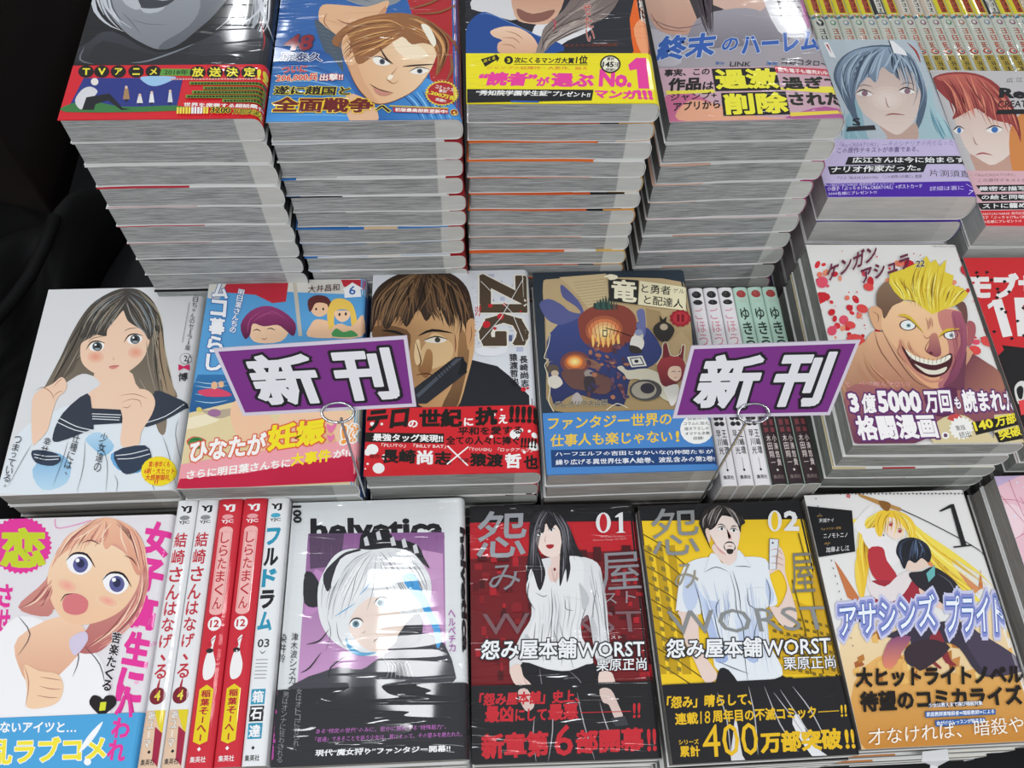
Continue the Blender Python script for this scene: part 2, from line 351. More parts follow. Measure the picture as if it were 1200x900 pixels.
def stack(x, y, ztop, rot, W, H, n, pg, mat, art, label, where, edges, face='#dfe2e4', r=0.006, e=2.6, jit=0.0011, lean=(0, 0), spine=None):
    """n copies of one comic, lying flat; only the topmost shows its cover, the rest their trimmed edges"""
    t = (ztop-TABLE)/n; grp = 'comics in ' + where
    # three differently pressed copies share their mesh data
    kinds = []
    for k in range(4):
        amp = random.uniform(.0003, .0008)*random.choice((1, -1)); ph = random.uniform(-.6, .6)
        sag = lambda x, a=amp, p=ph: a*(math.sin(math.pi*2*x/W*.8+p*3)+.35*math.sin(math.pi*2*x/W*2.1+p*7)) - abs(a)*1.2
        ed = edges[k % len(edges)]
        V, F, C_ = jacket(W, H, t-.0005, r, e, face, ed, sag, spine=spine, peek=True)
        pv, pf = pages(W, H, t-.0005, r, e, sag)
        kinds.append((mesh('jacket', V, F, M['plain'], C_), mesh('page_block', pv, pf, PAGES[pg])))
    for i in range(n):
        z = ztop-(i+1)*t
        if i == 0: continue
        a = R(rot+random.gauss(0, .12)); jx = random.uniform(-jit, jit)+lean[0]*i; jy = random.uniform(-jit, jit)+lean[1]*i
        ca, sa = math.cos(a), math.sin(a)
        b = link('comic_book', None, None, (x+jx-ca*W/2+sa*H/2, y+jy-sa*W/2-ca*H/2, z), (0, 0, a))
        pos = ORD[i]+' book down' if i < n-1 else 'bottom book'
        props(b, '%s in %s' % (pos, where), 'book', grp)
        jm, pm = random.choice(kinds) if i > 1 else kinds[0]
        link('jacket', jm, b); link('page_block', pm, b)
    a = R(rot); ca, sa = math.cos(a), math.sin(a); tt = t-.0002
    b = link('comic_book', None, None, (x-ca*W/2+sa*H/2, y-sa*W/2-ca*H/2, ztop-t), (0, 0, a)); props(b, label, 'book', grp)
    A_ = ART[art]; V, F, C_ = jacket(W, H, tt, r, e, A_['base'], [(0, 1, '#e2e2e0')], spine=spine); link('jacket', mesh('jacket', V, F, M[mat], C_), b)
    pv, pf = pages(W, H, tt, r, e); link('page_block', mesh('page_block', pv, pf, PAGES[pg]), b)
    br = (W-r, W-r*.6, W-r*.35, W-r*.18, W-r*.07)
    pr = Print(W, H, lambda u, v, l: (u, v, front_z(u, tt, W, r, e)+l), br); pr.band = None; pr.run(A_['ops'])
    if pr.band:
        c, hh, k = pr.band; xs = [0, W*.25, W*.5, W*.75]+list(br)+[W-r*.02, W-.00001]; V = []; F = []
        for u in xs:
            for v in (0.0, hh): V.append((u, v, front_z(u, tt, W, r, e)+(k+4)*STEP))
        nx = len(xs)
        # the strip also wraps under the foot of the jacket's front edge
        for u in xs: V.append((u, -0.0001, front_z(u, tt, W, r, e)-.0004))
        for i in range(nx-1): F.append((2*i, 2*i+2, 2*i+3, 2*i+1)); F.append((2*nx+i, 2*nx+i+1, 2*i+2, 2*i))
        link('paper_band', mesh('paper_band', V, F, M[mat], [lin(c)]*len(F)), b)
    pr.build(b, M[mat])
    return b
def upright(xl, y0, H, W, t, ops, label, group, pg, mat='semi', face='#e4e4e2', front='#e4e4e2', cat='book', lbl=True):
    """a comic standing on its fore-edge, spine upwards; u runs across the spine, v up its length"""
    b = link('comic_book', None, None, (xl+t, y0, TABLE), (0, R(-90), 0)); props(b, label, cat, group)
    r, e = 0.003, 2.6
    key = (round(t, 5), W, H, face, front)
    V, F, C_ = jacket(W, H, t-.0004, r, e, front, [], spine=face, back=front); link('jacket', mesh('jacket', V, F, M[mat], C_), b)
    pv, pf = pages(W, H, t-.0004, r, e); link('page_block', mesh('page_block', pv, pf, PAGES[pg]), b)
    tt = t-.0004
    pr = Print(tt, H, lambda u, v, l: (spine_x(tt-u, tt, W, r, e)+l+.00004, v, tt-u), tuple(tt*k for k in (.03, .08, .16, .3, .5, .7, .84, .92, .97))); pr.run(ops); pr.build(b, M[mat], ('spine_print', 'lettering'))
    return b
def S(ops=None): return []
def sp_rect(c, a, b, d, e): return ['p', c, 0, [int(k*10) for k in (a, b, d, b, d, e, a, e)]]
def sp_vert(txt, c, cx, ytop, w, pitch, bold=.01, o=None, oo=0.02):
    out = []
    for k, ch in enumerate(txt):
        if ch == ' ': continue
        yc = ytop-pitch*(k+.5); h = pitch*.86; ww = w
        if ch == 'ー': out.append(['l', c, w*.16, 0, 0, [int(cx*10), int((yc+h*.42)*10), int(cx*10), int((yc-h*.42)*10)]]); continue
        if ch == '一': out.append(['l', c, w*.14, 0, 0, [int((cx-w*.5)*10), int(yc*10), int((cx+w*.5)*10), int(yc*10)]]); continue
        f = .72 if ch in 'ゃゅょっ' else .45 if ch in '、' else 1
        out.append(['t', ch, c, [(cx-ww*f/2)*10, (yc-h*f/2)*10, (cx+ww*f/2)*10, (yc-h*f/2)*10, (cx-ww*f/2)*10, (yc+h*f/2)*10], bold, o, oo])
    return out
def sp_text(txt, c, x0, y0, x1, y1, bold=.01): return ['t', txt, c, [x0*10, y0*10, x1*10, y0*10, x0*10, y1*10], bold, None, 0]
def sp_marks(c, cx, cy, w, h, seed, n=5):      # lettering too small to read: a cluster of short pen strokes
    rnd = random.Random(seed); out = []
    for k in range(n):
        if k % 2: x = cx+w*rnd.uniform(-.4, .4); out.append(['l', c, .9, 0, 0, [x*10, (cy+h*.42)*10, (x+rnd.uniform(-.6, .6))*10, (cy-h*.42)*10]])
        else: y = cy+h*(.4-.8*k/(n-1)); out.append(['l', c, .8, 0, 0, [(cx-w*.45)*10, y*10, (cx+w*.45)*10, (y+rnd.uniform(-.3, .3))*10]])
    return out
def sp_oval(c, x, y, rx, ry, n=16): return ['e', c, n, x*10, y*10, (x+rx)*10, y*10, x*10, (y+ry)*10]

# flat print of each cover, in tenths of a millimetre from its lower left corner
ART = {"tg":{"ops":[["p","#a9adb3>#7c8088",3,[-110,1813,87,1150,159,986,282,820,403,716,538,644,655,692,760,838,865,1013,979,1347,974,1811]],["p","#8d9198>#5c6068",3,[475,1812,672,1349,750,1080,693,870,548,714,538,644,655,692,760,838,865,1013,979,1347,974,1811]],["h",["#c8ccd2","#9a9ea6","#e0e3e8","#5a5d66"],1.57,16,2,[-110,1813,-12,1285,106,987,265,795],[24,1813,88,1352,152,1084,270,889]],["h",["#c8ccd2","#9a9ea6","#3a3c44","#e0e3e8"],1.82,20,3,[883,1811,950,1211,933,980,892,789],[1202,1810,1239,1142,1244,849,1142,601]],["l","#6a6d76",0.8,1,3,[301,953,415,901,563,893]],["l","#6a6d76",0.81,1,3,[227,1018,307,921,390,794]],["l","#6a6d76",0.8,1,3,[767,949,699,822,629,729]],["p","#b8bcc2",3,[285,1182,441,1148,517,1214,498,1049,376,1017]],["p","#3a3d45",3,[275,1116,373,1168,484,1141,567,1160,494,1075,368,1063]],["p","#b9bcc2",3,[205,1150,307,1050,344,1083,252,1250,192,1352]],["l","#c6cad1",4.77,2,3,[-110,1813,4,1151,128,923,270,826]],["l","#c6cad1",4.69,2,3,[-17,1668,65,1217,147,1019,317,857]],["l","#c6cad1",4.71,2,3,[1215,1664,1211,1210,1107,946,949,836]],["l","#c6cad1",4.7,2,3,[944,1665,1015,1211,976,980,886,836]],["l","#c6cad1",4.7,2,3,[1080,1664,1152,1143,1217,913,1271,785]],["p","#3c3f47>#1e2026",3,[31,507,69,735,197,827,522,613,795,727,1029,883,1276,723,1294,478]],["p","#24262c",3,[152,734,526,583,720,666,661,500,132,506]],["l","#7d828b",1.56,1,3,[758,697,644,621,473,532,373,518]],["l","#6a6e77",1.29,1,3,[40,673,33,552,132,506]],["l","#b8323a",0.81,1,3,[1171,946,1221,754,1222,630]],["b","#d51f2d",493],["e","#14110f",18,95,436,146,435,106,377],["t","T","#f0e23c",[77,404,125,403,67,468],0.03,None,0.03],["e","#14110f",18,196,434,246,434,207,376],["t","V","#f0e23c",[178,402,226,402,168,467],0.03,None,0.03],["e","#14110f",18,303,433,353,433,313,374],["t","ア","#f0e23c",[284,401,333,400,275,466],0.03,None,0.03],["e","#14110f",18,418,432,469,431,428,373],["t","ニ","#f0e23c",[399,400,447,399,390,465],0.03,None,0.03],["e","#14110f",18,529,430,580,430,538,372],["t","メ","#f0e23c",[510,398,558,398,502,463],0.03,None,0.03],["p","#5f9c3e",0,[578,457,774,451,774,386,575,392]],["t","2018年","#20301c",[602,400,757,395,599,450],0.02,None,0.03],["e","#14110f",18,819,418,871,418,826,356],["t","放","#f0e23c",[785,377,862,376,776,466],0.03,None,0.03],["e","#14110f",18,930,417,983,416,938,355],["t","送","#f0e23c",[897,376,974,375,888,465],0.03,None,0.03],["e","#14110f",18,1042,415,1095,415,1049,354],["t","決","#f0e23c",[1008,375,1085,374,1000,463],0.03,None,0.03],["e","#14110f",18,1154,414,1208,413,1161,352],["t","定","#f0e23c",[1120,373,1197,372,1113,462],0.03,None,0.03],["t","!!","#f0e23c",[1208,343,1269,342,1203,443],0.04,None,0.03],["p","#2b3785",0,[93,374,730,366,727,76,42,69]],["p","#3c7a42",3,[59,141,197,156,402,108,727,115,726,67,43,66]],["p","#9cc6e8",3,[460,381,678,379,645,332,570,293,508,311]],["p","#d8d8dc",3,[77,169,102,265,152,293,203,252,190,195,178,111,124,90]],["e","#e9e2dc",18,169,338,193,338,176,304],["p","#1c1d22",0,[143,196,188,207,283,228,388,97,441,85,384,78,284,166,213,133,211,83,137,84]],["p","#a8845c",0,[371,275,393,275,420,175,377,175]],["e","#e2c8b0",10,380,284,389,284,383,269],["p","#222226",0,[390,175,407,175,409,150,396,150]],["p","#e4e0dc",0,[469,203,489,202,509,139,469,140]],["e","#e2c8b0",10,478,211,487,211,480,197],["p","#222226",0,[481,139,497,139,498,123,486,124]],["p","#e8e8ea",0,[542,224,560,224,581,142,546,143]],["e","#e2c8b0",10,550,233,559,233,552,219],["p","#222226",0,[556,143,571,143,572,122,561,123]],["p","#d8dade",0,[659,234,675,234,696,143,664,144]],["e","#e2c8b0",10,666,243,675,243,668,228],["p","#222226",0,[674,143,686,143,688,121,678,121]],["p","#e8a8a0",0,[652,361,664,361,667,347,655,347]],["p","#e8a8a0",0,[670,361,684,361,686,346,672,347]],["p","#e8a8a0",0,[689,361,702,361,704,346,691,346]],["p","#e8a8a0",0,[707,361,722,361,724,346,709,346]],["p","#e8a8a0",0,[727,361,742,360,744,346,729,346]],["p","#e8a8a0",0,[747,360,758,360,760,346,749,346]],["p","#e8a8a0",0,[763,360,773,360,775,345,765,345]],["p","#e8a8a0",0,[778,360,795,360,797,345,780,345]],["p","#e8a8a0",0,[800,360,812,359,814,345,802,345]],["p","#e8a8a0",0,[817,359,829,359,831,345,819,345]],["p","#e8a8a0",0,[835,359,853,359,855,344,836,345]],["p","#e8a8a0",0,[858,359,872,359,874,344,860,344]],["p","#e8a8a0",0,[877,359,894,358,895,344,879,344]],["p","#e8a8a0",0,[899,358,913,358,914,344,900,344]],["p","#e8a8a0",0,[918,358,933,358,935,343,920,344]],["p","#e8a8a0",0,[938,358,949,358,951,343,940,343]],["p","#e8a8a0",0,[954,358,970,358,971,343,956,343]],["p","#e8a8a0",0,[975,357,992,357,994,343,977,343]],["p","#e8a8a0",0,[997,357,1011,357,1013,342,999,343]],["p","#e8a8a0",0,[1016,357,1033,357,1034,342,1018,342]],["p","#e8a8a0",0,[1038,357,1053,356,1055,342,1039,342]],["p","#e8a8a0",0,[1058,356,1069,356,1071,342,1060,342]],["p","#e8a8a0",0,[1074,356,1090,356,1092,341,1076,342]],["p","#e8a8a0",0,[1095,356,1110,356,1112,341,1097,341]],["p","#e8a8a0",0,[1115,356,1128,356,1130,341,1117,341]],["p","#e8a8a0",0,[1133,355,1144,355,1145,341,1135,341]],["p","#e8a8a0",0,[1149,355,1166,355,1167,340,1150,341]],["p","#e8a8a0",0,[1171,355,1185,355,1186,340,1172,340]],["p","#e8a8a0",0,[1190,355,1206,355,1207,340,1191,340]],["p","#e8a8a0",0,[1211,355,1228,354,1230,340,1212,340]],["p","#6a9a34",0,[778,328,1272,316,1274,287,782,299]],["p","#2a2018",0,[791,319,807,319,809,301,793,302]],["p","#2a2018",0,[812,319,829,318,832,301,814,301]],["p","#2a2018",0,[835,318,848,318,850,301,837,301]],["p","#2a2018",0,[853,318,869,318,872,301,855,301]],["p","#2a2018",0,[874,318,888,318,890,300,877,300]],["p","#2a2018",0,[893,318,911,317,913,300,895,300]],["p","#2a2018",0,[916,317,933,317,935,300,918,300]],["p","#2a2018",0,[938,317,949,317,951,300,940,300]],["p","#2a2018",0,[954,317,965,317,967,299,956,299]],["p","#2a2018",0,[970,317,982,317,984,299,972,299]],["p","#2a2018",0,[987,316,1005,316,1007,299,989,299]],["p","#2a2018",0,[1010,316,1024,316,1026,299,1012,299]],["p","#2a2018",0,[1029,316,1044,316,1046,298,1031,299]],["p","#2a2018",0,[1049,316,1061,316,1063,298,1051,298]],["p","#2a2018",0,[1066,315,1081,315,1083,298,1068,298]],["p","#2a2018",0,[1086,315,1099,315,1101,298,1088,298]],["p","#2a2018",0,[1104,315,1117,315,1119,297,1106,298]],["p","#2a2018",0,[1122,315,1137,315,1139,297,1124,297]],["p","#2a2018",0,[1142,315,1157,314,1159,297,1144,297]],["p","#2a2018",0,[1162,314,1179,314,1181,297,1164,297]],["p","#2a2018",0,[1184,314,1200,314,1202,296,1186,297]],["p","#2a2018",0,[1205,314,1223,313,1224,296,1207,296]],["p","#2a2018",0,[1228,313,1245,313,1247,296,1229,296]],["p","#2a2018",0,[1250,313,1268,313,1270,295,1252,296]],["p","#6a9a34",0,[872,280,1276,269,1279,240,876,251]],["p","#2a2018",0,[886,271,901,271,903,254,888,254]],["p","#2a2018",0,[906,271,917,271,920,254,908,254]],["p","#2a2018",0,[922,271,939,271,941,253,925,254]],["p","#2a2018",0,[944,271,962,270,964,253,946,253]],["p","#2a2018",0,[967,270,985,270,987,253,969,253]],["p","#2a2018",0,[990,270,1004,270,1006,253,992,253]],["p","#2a2018",0,[1009,270,1025,270,1027,252,1011,253]],["p","#2a2018",0,[1030,270,1042,269,1044,252,1032,252]],["p","#2a2018",0,[1047,269,1064,269,1066,252,1049,252]],["p","#2a2018",0,[1069,269,1083,269,1085,252,1071,252]],["p","#2a2018",0,[1088,269,1101,269,1103,251,1090,252]],["p","#2a2018",0,[1106,269,1116,268,1118,251,1108,251]],["p","#2a2018",0,[1121,268,1138,268,1140,251,1123,251]],["p","#2a2018",0,[1143,268,1162,268,1163,251,1145,251]],["p","#2a2018",0,[1167,268,1177,268,1179,250,1168,251]],["p","#2a2018",0,[1182,268,1199,267,1201,250,1184,250]],["p","#2a2018",0,[1204,267,1217,267,1219,250,1206,250]],["p","#2a2018",0,[1222,267,1234,267,1235,250,1224,250]],["p","#2a2018",0,[1239,267,1251,267,1253,249,1240,250]],["p","#6a9a34",0,[807,241,1270,229,1272,200,811,212]],["p","#2a2018",0,[821,232,837,232,839,215,823,215]],["p","#2a2018",0,[842,232,859,232,861,214,844,215]],["p","#2a2018",0,[864,232,874,231,876,214,866,214]],["p","#2a2018",0,[879,231,894,231,896,214,881,214]],["p","#2a2018",0,[899,231,909,231,912,214,901,214]],["p","#2a2018",0,[914,231,930,231,932,214,917,214]],["p","#2a2018",0,[935,231,948,230,950,213,937,213]],["p","#2a2018",0,[953,230,970,230,972,213,955,213]],["p","#2a2018",0,[975,230,993,230,995,213,977,213]],["p","#2a2018",0,[998,230,1012,230,1014,212,1000,213]],["p","#2a2018",0,[1017,230,1035,229,1037,212,1019,212]],["p","#2a2018",0,[1040,229,1053,229,1054,212,1042,212]],["p","#2a2018",0,[1058,229,1068,229,1070,212,1059,212]],["p","#2a2018",0,[1073,229,1088,229,1090,211,1075,212]],["p","#2a2018",0,[1093,229,1103,228,1105,211,1095,211]],["p","#2a2018",0,[1108,228,1120,228,1122,211,1110,211]],["p","#2a2018",0,[1125,228,1138,228,1140,211,1127,211]],["p","#2a2018",0,[1143,228,1158,228,1160,210,1145,211]],["p","#2a2018",0,[1163,228,1175,227,1176,210,1165,210]],["p","#2a2018",0,[1180,227,1190,227,1192,210,1181,210]],["p","#2a2018",0,[1195,227,1212,227,1214,210,1197,210]],["p","#2a2018",0,[1217,227,1230,227,1231,210,1219,210]],["p","#2a2018",0,[1235,227,1252,226,1254,209,1236,209]],["p","#6a9a34",0,[773,201,1283,189,1286,160,777,173]],["p","#2a2018",0,[786,193,803,192,805,175,788,176]],["p","#2a2018",0,[808,192,821,192,823,175,810,175]],["p","#2a2018",0,[826,192,840,192,842,175,828,175]],["p","#2a2018",0,[845,192,859,192,861,175,847,175]],["p","#2a2018",0,[864,192,879,191,881,174,866,175]],["p","#2a2018",0,[884,191,899,191,901,174,886,174]],["p","#2a2018",0,[904,191,918,191,920,174,906,174]],["p","#2a2018",0,[923,191,938,191,940,174,925,174]],["p","#2a2018",0,[943,191,960,190,962,173,945,174]],["p","#2a2018",0,[965,190,979,190,981,173,967,173]],["p","#2a2018",0,[984,190,998,190,1000,173,986,173]],["p","#2a2018",0,[1003,190,1019,190,1021,173,1005,173]],["p","#2a2018",0,[1024,190,1036,189,1037,172,1026,172]],["p","#2a2018",0,[1041,189,1053,189,1055,172,1042,172]],["p","#2a2018",0,[1058,189,1076,189,1078,172,1060,172]],["p","#2a2018",0,[1081,189,1095,189,1097,171,1083,172]],["p","#2a2018",0,[1100,188,1114,188,1116,171,1102,171]],["p","#2a2018",0,[1119,188,1129,188,1131,171,1121,171]],["p","#2a2018",0,[1134,188,1148,188,1149,171,1136,171]],["p","#2a2018",0,[1153,188,1167,188,1169,170,1154,171]],["p","#2a2018",0,[1172,187,1183,187,1184,170,1174,170]],["p","#2a2018",0,[1188,187,1203,187,1204,170,1189,170]],["p","#2a2018",0,[1208,187,1223,187,1224,170,1209,170]],["p","#2a2018",0,[1228,187,1238,187,1240,169,1229,170]],["p","#2a2018",0,[1243,187,1258,186,1260,169,1245,169]],["p","#2a2018",0,[1263,186,1277,186,1279,169,1265,169]],["p","#6a9a34",0,[1011,158,1287,149,1290,121,1014,130]],["p","#2a2018",0,[1024,150,1039,150,1041,133,1026,133]],["p","#2a2018",0,[1044,150,1057,149,1059,132,1046,133]],["p","#2a2018",0,[1062,149,1078,149,1080,132,1064,132]],["p","#2a2018",0,[1083,149,1099,149,1100,132,1085,132]],["p","#2a2018",0,[1104,149,1114,149,1115,132,1105,132]],["p","#2a2018",0,[1119,149,1129,148,1131,131,1120,132]],["p","#2a2018",0,[1134,148,1149,148,1151,131,1136,131]],["p","#2a2018",0,[1154,148,1172,148,1174,131,1156,131]],["p","#2a2018",0,[1177,148,1189,148,1191,131,1179,131]],["p","#2a2018",0,[1194,147,1208,147,1209,130,1196,130]],["p","#2a2018",0,[1213,147,1227,147,1229,130,1214,130]],["p","#2a2018",0,[1232,147,1245,147,1247,130,1234,130]],["p","#2a2018",0,[1250,147,1263,147,1264,130,1252,130]],["t","世界を席巻する超話題作!","#f4eeea",[774,92,1299,67,773,128],0.03,None,0.03],["p","#f0dc50",0,[733,87,747,86,753,28,740,28]],["p","#f0dc50",0,[752,86,766,86,772,28,758,28]],["p","#f0dc50",0,[770,86,784,86,790,28,777,28]],["p","#f0dc50",0,[789,86,803,86,809,27,795,27]],["p","#f0dc50",0,[808,86,821,85,827,27,813,27]],["p","#f0f0f0",0,[826,85,840,85,846,27,832,27]],["p","#f0f0f0",0,[845,85,858,85,864,26,850,27]],["p","#f0f0f0",0,[863,85,877,85,883,26,869,26]],["p","#f0f0f0",0,[882,84,896,84,901,26,887,26]],["p","#f0dc50",0,[900,84,914,84,920,26,906,26]],["p","#f0dc50",0,[919,84,933,84,938,25,924,26]],["t","3200","#17110f",[951,33,1078,26,948,86],0.03,"#f0e23c",0.04],["t","万部突破!","#17110f",[1090,20,1273,7,1088,70],0.02,"#f0e23c",0.04],["t","!","#f0e23c",[1253,7,1265,7,1250,62],0.04,None,0.03]],"base":"#17181c"},
"king":{"ops":[["p","#b0242b",0,[764,1840,1329,1836,1287,-54,1125,-51,1044,539]],["p","#8b9096",3,[179,1845,251,1407,418,1232,622,1127,822,1159,954,1400,928,1839]],["p","#b9bec4",3,[307,1622,458,1335,641,1229,774,1332,724,1509]],["p","#e3b48c",3,[278,1031,314,899,407,769,565,863,735,1059,765,1194,622,1127,422,1147,300,1148]],["h",["#9aa4ae","#6d7884","#c8d0d6","#4b5560"],2.1,14,4,[179,1845,251,1407,418,1232,643,1161],[529,1842,606,1619,727,1403,821,1193]],["p","#c88c68>#e3b48c",3,[319,997,432,930,565,876,735,1025,744,1126,627,960,430,963]],["l","#7a4a30",1.1,1,3,[407,996,497,946,626,1010]],["l","#9b6a4a",0.83,1,3,[338,1064,321,964,381,866]],["p","#4b5866",3,[254,998,306,770,387,550,478,396,440,768,347,899]],["l","#a9b4be",0.82,1,0,[269,932,347,899]],["l","#a9b4be",0.81,1,0,[287,886,360,856]],["l","#a9b4be",0.81,1,0,[304,841,373,814]],["l","#a9b4be",0.8,1,0,[322,796,386,772]],["l","#a9b4be",0.8,1,0,[340,751,398,731]],["l","#a9b4be",0.79,1,0,[357,706,411,690]],["l","#a9b4be",0.79,1,0,[374,662,424,649]],["l","#a9b4be",0.79,1,0,[391,618,437,608]],["l","#a9b4be",0.78,1,0,[409,574,449,567]],["p","#1d4f98>#4a98dc",3,[23,617,316,675,475,457,591,159,578,-26,-5,-14,7,315]],["l","#173f80",1.03,1,3,[-10,510,198,538,435,427]],["l","#7fb8e4",1.02,1,3,[7,459,222,482,462,382]],["l","#173f80",1.02,1,3,[24,407,247,427,489,337]],["l","#7fb8e4",1.01,1,3,[40,356,271,373,516,292]],["l","#173f80",1.0,1,3,[57,306,295,319,543,247]],["l","#7fb8e4",1.0,1,3,[73,255,319,266,569,203]],["l","#173f80",0.99,1,3,[89,206,343,213,595,159]],["l","#7fb8e4",0.98,1,3,[106,156,366,160,621,115]],["l","#173f80",0.98,1,3,[121,107,389,108,647,72]],["l","#7fb8e4",0.97,1,3,[137,59,412,56,673,29]],["p","#4a98dc>#1d5aa0@30",3,[658,-19,714,157,878,241,1044,387,1209,147,1237,-30]],["l","#174a8c",1.0,1,3,[857,241,941,152,1003,-6]],["l","#8cc4ec",1.0,1,3,[894,250,970,152,1031,-7]],["l","#174a8c",1.0,1,3,[932,258,998,151,1060,-7]],["l","#8cc4ec",1.01,1,3,[969,266,1027,151,1088,-8]],["l","#174a8c",1.01,1,3,[1006,274,1056,150,1117,-8]],["l","#8cc4ec",1.01,1,3,[1044,282,1085,150,1145,-9]],["l","#174a8c",1.01,1,3,[1082,291,1114,149,1174,-9]],["l","#8cc4ec",1.01,1,3,[1119,299,1143,149,1203,-10]],["p","#e2b692",3,[509,248,547,-17,719,-20,684,157]],["p","#f3d6b0>#e0ae84@20",3,[495,579,531,426,586,290,662,181,731,145,837,178,971,284,1065,462,1113,663,1066,791,914,858,780,985,628,927,524,799]],["p","#d9a67c",3,[495,579,531,426,586,290,662,181,731,145,692,215,621,364,579,501,553,609]],["p","#f7e3c4",3,[783,860,893,794,1001,697,1044,602,938,572,829,668]],["p","#e5b991",3,[455,705,476,826,533,799,564,672,556,547,497,530]],["l","#7a4a2c",0.8,1,3,[487,768,520,704,507,594]],["p","#97643c",3,[386,769,455,897,561,988,735,1045,912,1043,1089,941,1192,758,1173,568,1103,401,1113,569,1088,695,1012,735,936,723,871,801,785,725,681,613,578,528,530,672,484,838,434,705]],["h",["#b87a48","#8a5430","#d8a266","#6e4226","#a86c3c"],1.07,34,5,[402,737,481,897,626,993,780,1025,895,1003],[497,530,553,609,679,670,807,731,871,794]],["h",["#b87a48","#8a5430","#d8a266","#6e4226"],1.11,20,6,[894,1023,1045,968,1175,758,1155,538,1103,404],[892,846,1001,767,1088,702,1121,569,1107,416]],["l","#d8a266",1.35,1,3,[457,865,627,960,781,972,891,891]],["l","#d8a266",1.35,1,3,[484,825,651,894,826,912]],["l","#d8a266",1.34,1,3,[536,767,675,836,826,873]],["l","#d8a266",1.33,1,3,[571,703,720,764,848,843]],["l","#d8a266",1.31,1,3,[575,609,700,701,838,821]],["l","#d8a266",1.38,1,3,[935,989,1067,889,1153,694,1129,507]],["l","#d8a266",1.37,1,3,[913,924,1045,824,1105,632]],["l","#d8a266",1.38,1,3,[912,990,1001,955,1132,791,1173,600]],["l","#5e3720",0.8,1,3,[438,800,607,928,781,952]],["l","#5e3720",0.79,1,3,[552,656,699,733,827,834]],["l","#5e3720",0.82,1,3,[957,956,1088,823,1141,600]],["p","#f4ecd8",3,[1001,922,1054,909,1105,759,1088,695,1045,792]],["l","#8a5a38",2.23,1,3,[912,1090,1068,1156,1227,1292]],["l","#8a5a38",2.22,1,3,[956,1042,1134,1054,1269,1154]],["l","#8a5a38",2.18,1,3,[1133,888,1218,757,1270,629]],["l","#8a5a38",2.11,1,3,[1195,631,1214,475,1170,355]],["p","#f4efe6",3,[671,583,720,597,793,531,747,510,696,527]],["e","#4b5560",18,738,551,757,550,739,523],["e","#0d0d10",10,738,551,746,550,738,538],["l","#1d1410",1.05,1,3,[665,589,724,600,802,525]],["l","#2c1a12",1.33,1,3,[717,695,763,587,815,525]],["p","#f4efe6",3,[928,449,985,485,1053,466,1012,424,956,425]],["e","#4b5560",18,993,454,1012,454,993,430],["e","#0d0d10",10,993,454,1002,454,993,442],["l","#1d1410",1.03,1,3,[922,449,985,491,1061,469]],["l","#2c1a12",1.55,1,3,[875,499,959,510,1104,520]],["l","#7a4a30",0.78,1,3,[495,579,531,426,586,290,662,181,731,145,837,178,971,284,1065,462]],["l","#a0704c",0.78,1,3,[843,497,802,421,775,379,818,337,851,366]],["p","#fbeed8",3,[791,421,817,409,801,373,775,379]],["l","#4a241a",1.01,1,3,[660,334,728,279,820,248]],["p","#c98a78",3,[690,297,753,261,811,248,758,220,704,250]],["t","48","#8a1f2c",[57,673,248,670,79,831],0.03,"#30304a",0.03],["t","原泰久","#1a2a66",[44,568,331,557,46,654],0.02,"#e6ebf2",0.05],["t","ついに","#c02a34",[68,446,235,455,69,512],0.03,"#e8b8b0",0.03],["t","206,000兵","#d8282c",[36,362,309,369,38,440],0.02,"#f6e8c8",0.05],["t","出撃!!","#f4f0e8",[325,369,479,372,326,435],0.02,"#c02a34",0.05],["t","遂に趙国と","#1c1210",[29,245,531,230,35,327],0.035,"#e8d23a",0.05],["t","全面戦争","#6b1518",[30,84,686,65,39,221],0.045,"#f0c828",0.05],["t","へ","#1c1210",[700,71,802,69,707,134],0.035,"#e8d23a",0.05],["p","#e8d048",0,[1244,234,1257,221,1241,212,1252,196,1234,191,1242,173,1223,172,1227,153,1209,155,1209,136,1191,142,1188,124,1172,134,1165,116,1151,130,1141,114,1130,130,1117,117,1109,135,1094,125,1090,144,1073,138,1073,158,1055,156,1059,175,1041,177,1048,194,1031,200,1042,216,1026,225,1040,238,1026,251,1042,261,1031,277,1049,282,1041,300,1059,302,1055,321,1074,318,1074,338,1091,332,1095,351,1111,341,1118,359,1132,345,1143,361,1153,345,1167,358,1174,339,1191,349,1194,330,1212,336,1211,316,1230,318,1225,299,1244,297,1236,279,1253,273,1242,257,1258,247]],["e","#b3262c",18,1142,236,1242,234,1141,131],["t","コミックス","#f6efe6",[1096,284,1215,247,1103,320],0.02,None,0.03],["t","累計","#f6efe6",[1119,248,1173,236,1123,275],0.02,None,0.03],["t","3,200万部","#f4e43c",[1027,238,1234,159,1036,279],0.03,"#7a1010",0.02],["t","突破!!","#f6efe6",[1096,167,1164,148,1102,196],0.02,None,0.03],["p","#c8b440",0,[797,132,1184,102,1183,90,797,120]],["p","#b8202c",0,[818,111,1179,90,1183,44,823,68]],["t","初版最高部数更新中!","#f6f2ee",[831,74,1175,47,834,108],0.03,None,0.03],["e","#d8b040",18,1220,58,1247,57,1220,27],["e","#8a2020",18,1220,58,1241,58,1220,35],["t","6","#e8c040",[1210,44,1230,44,1212,72],0.02,None,0.03]],"base":"#2b62a8"},
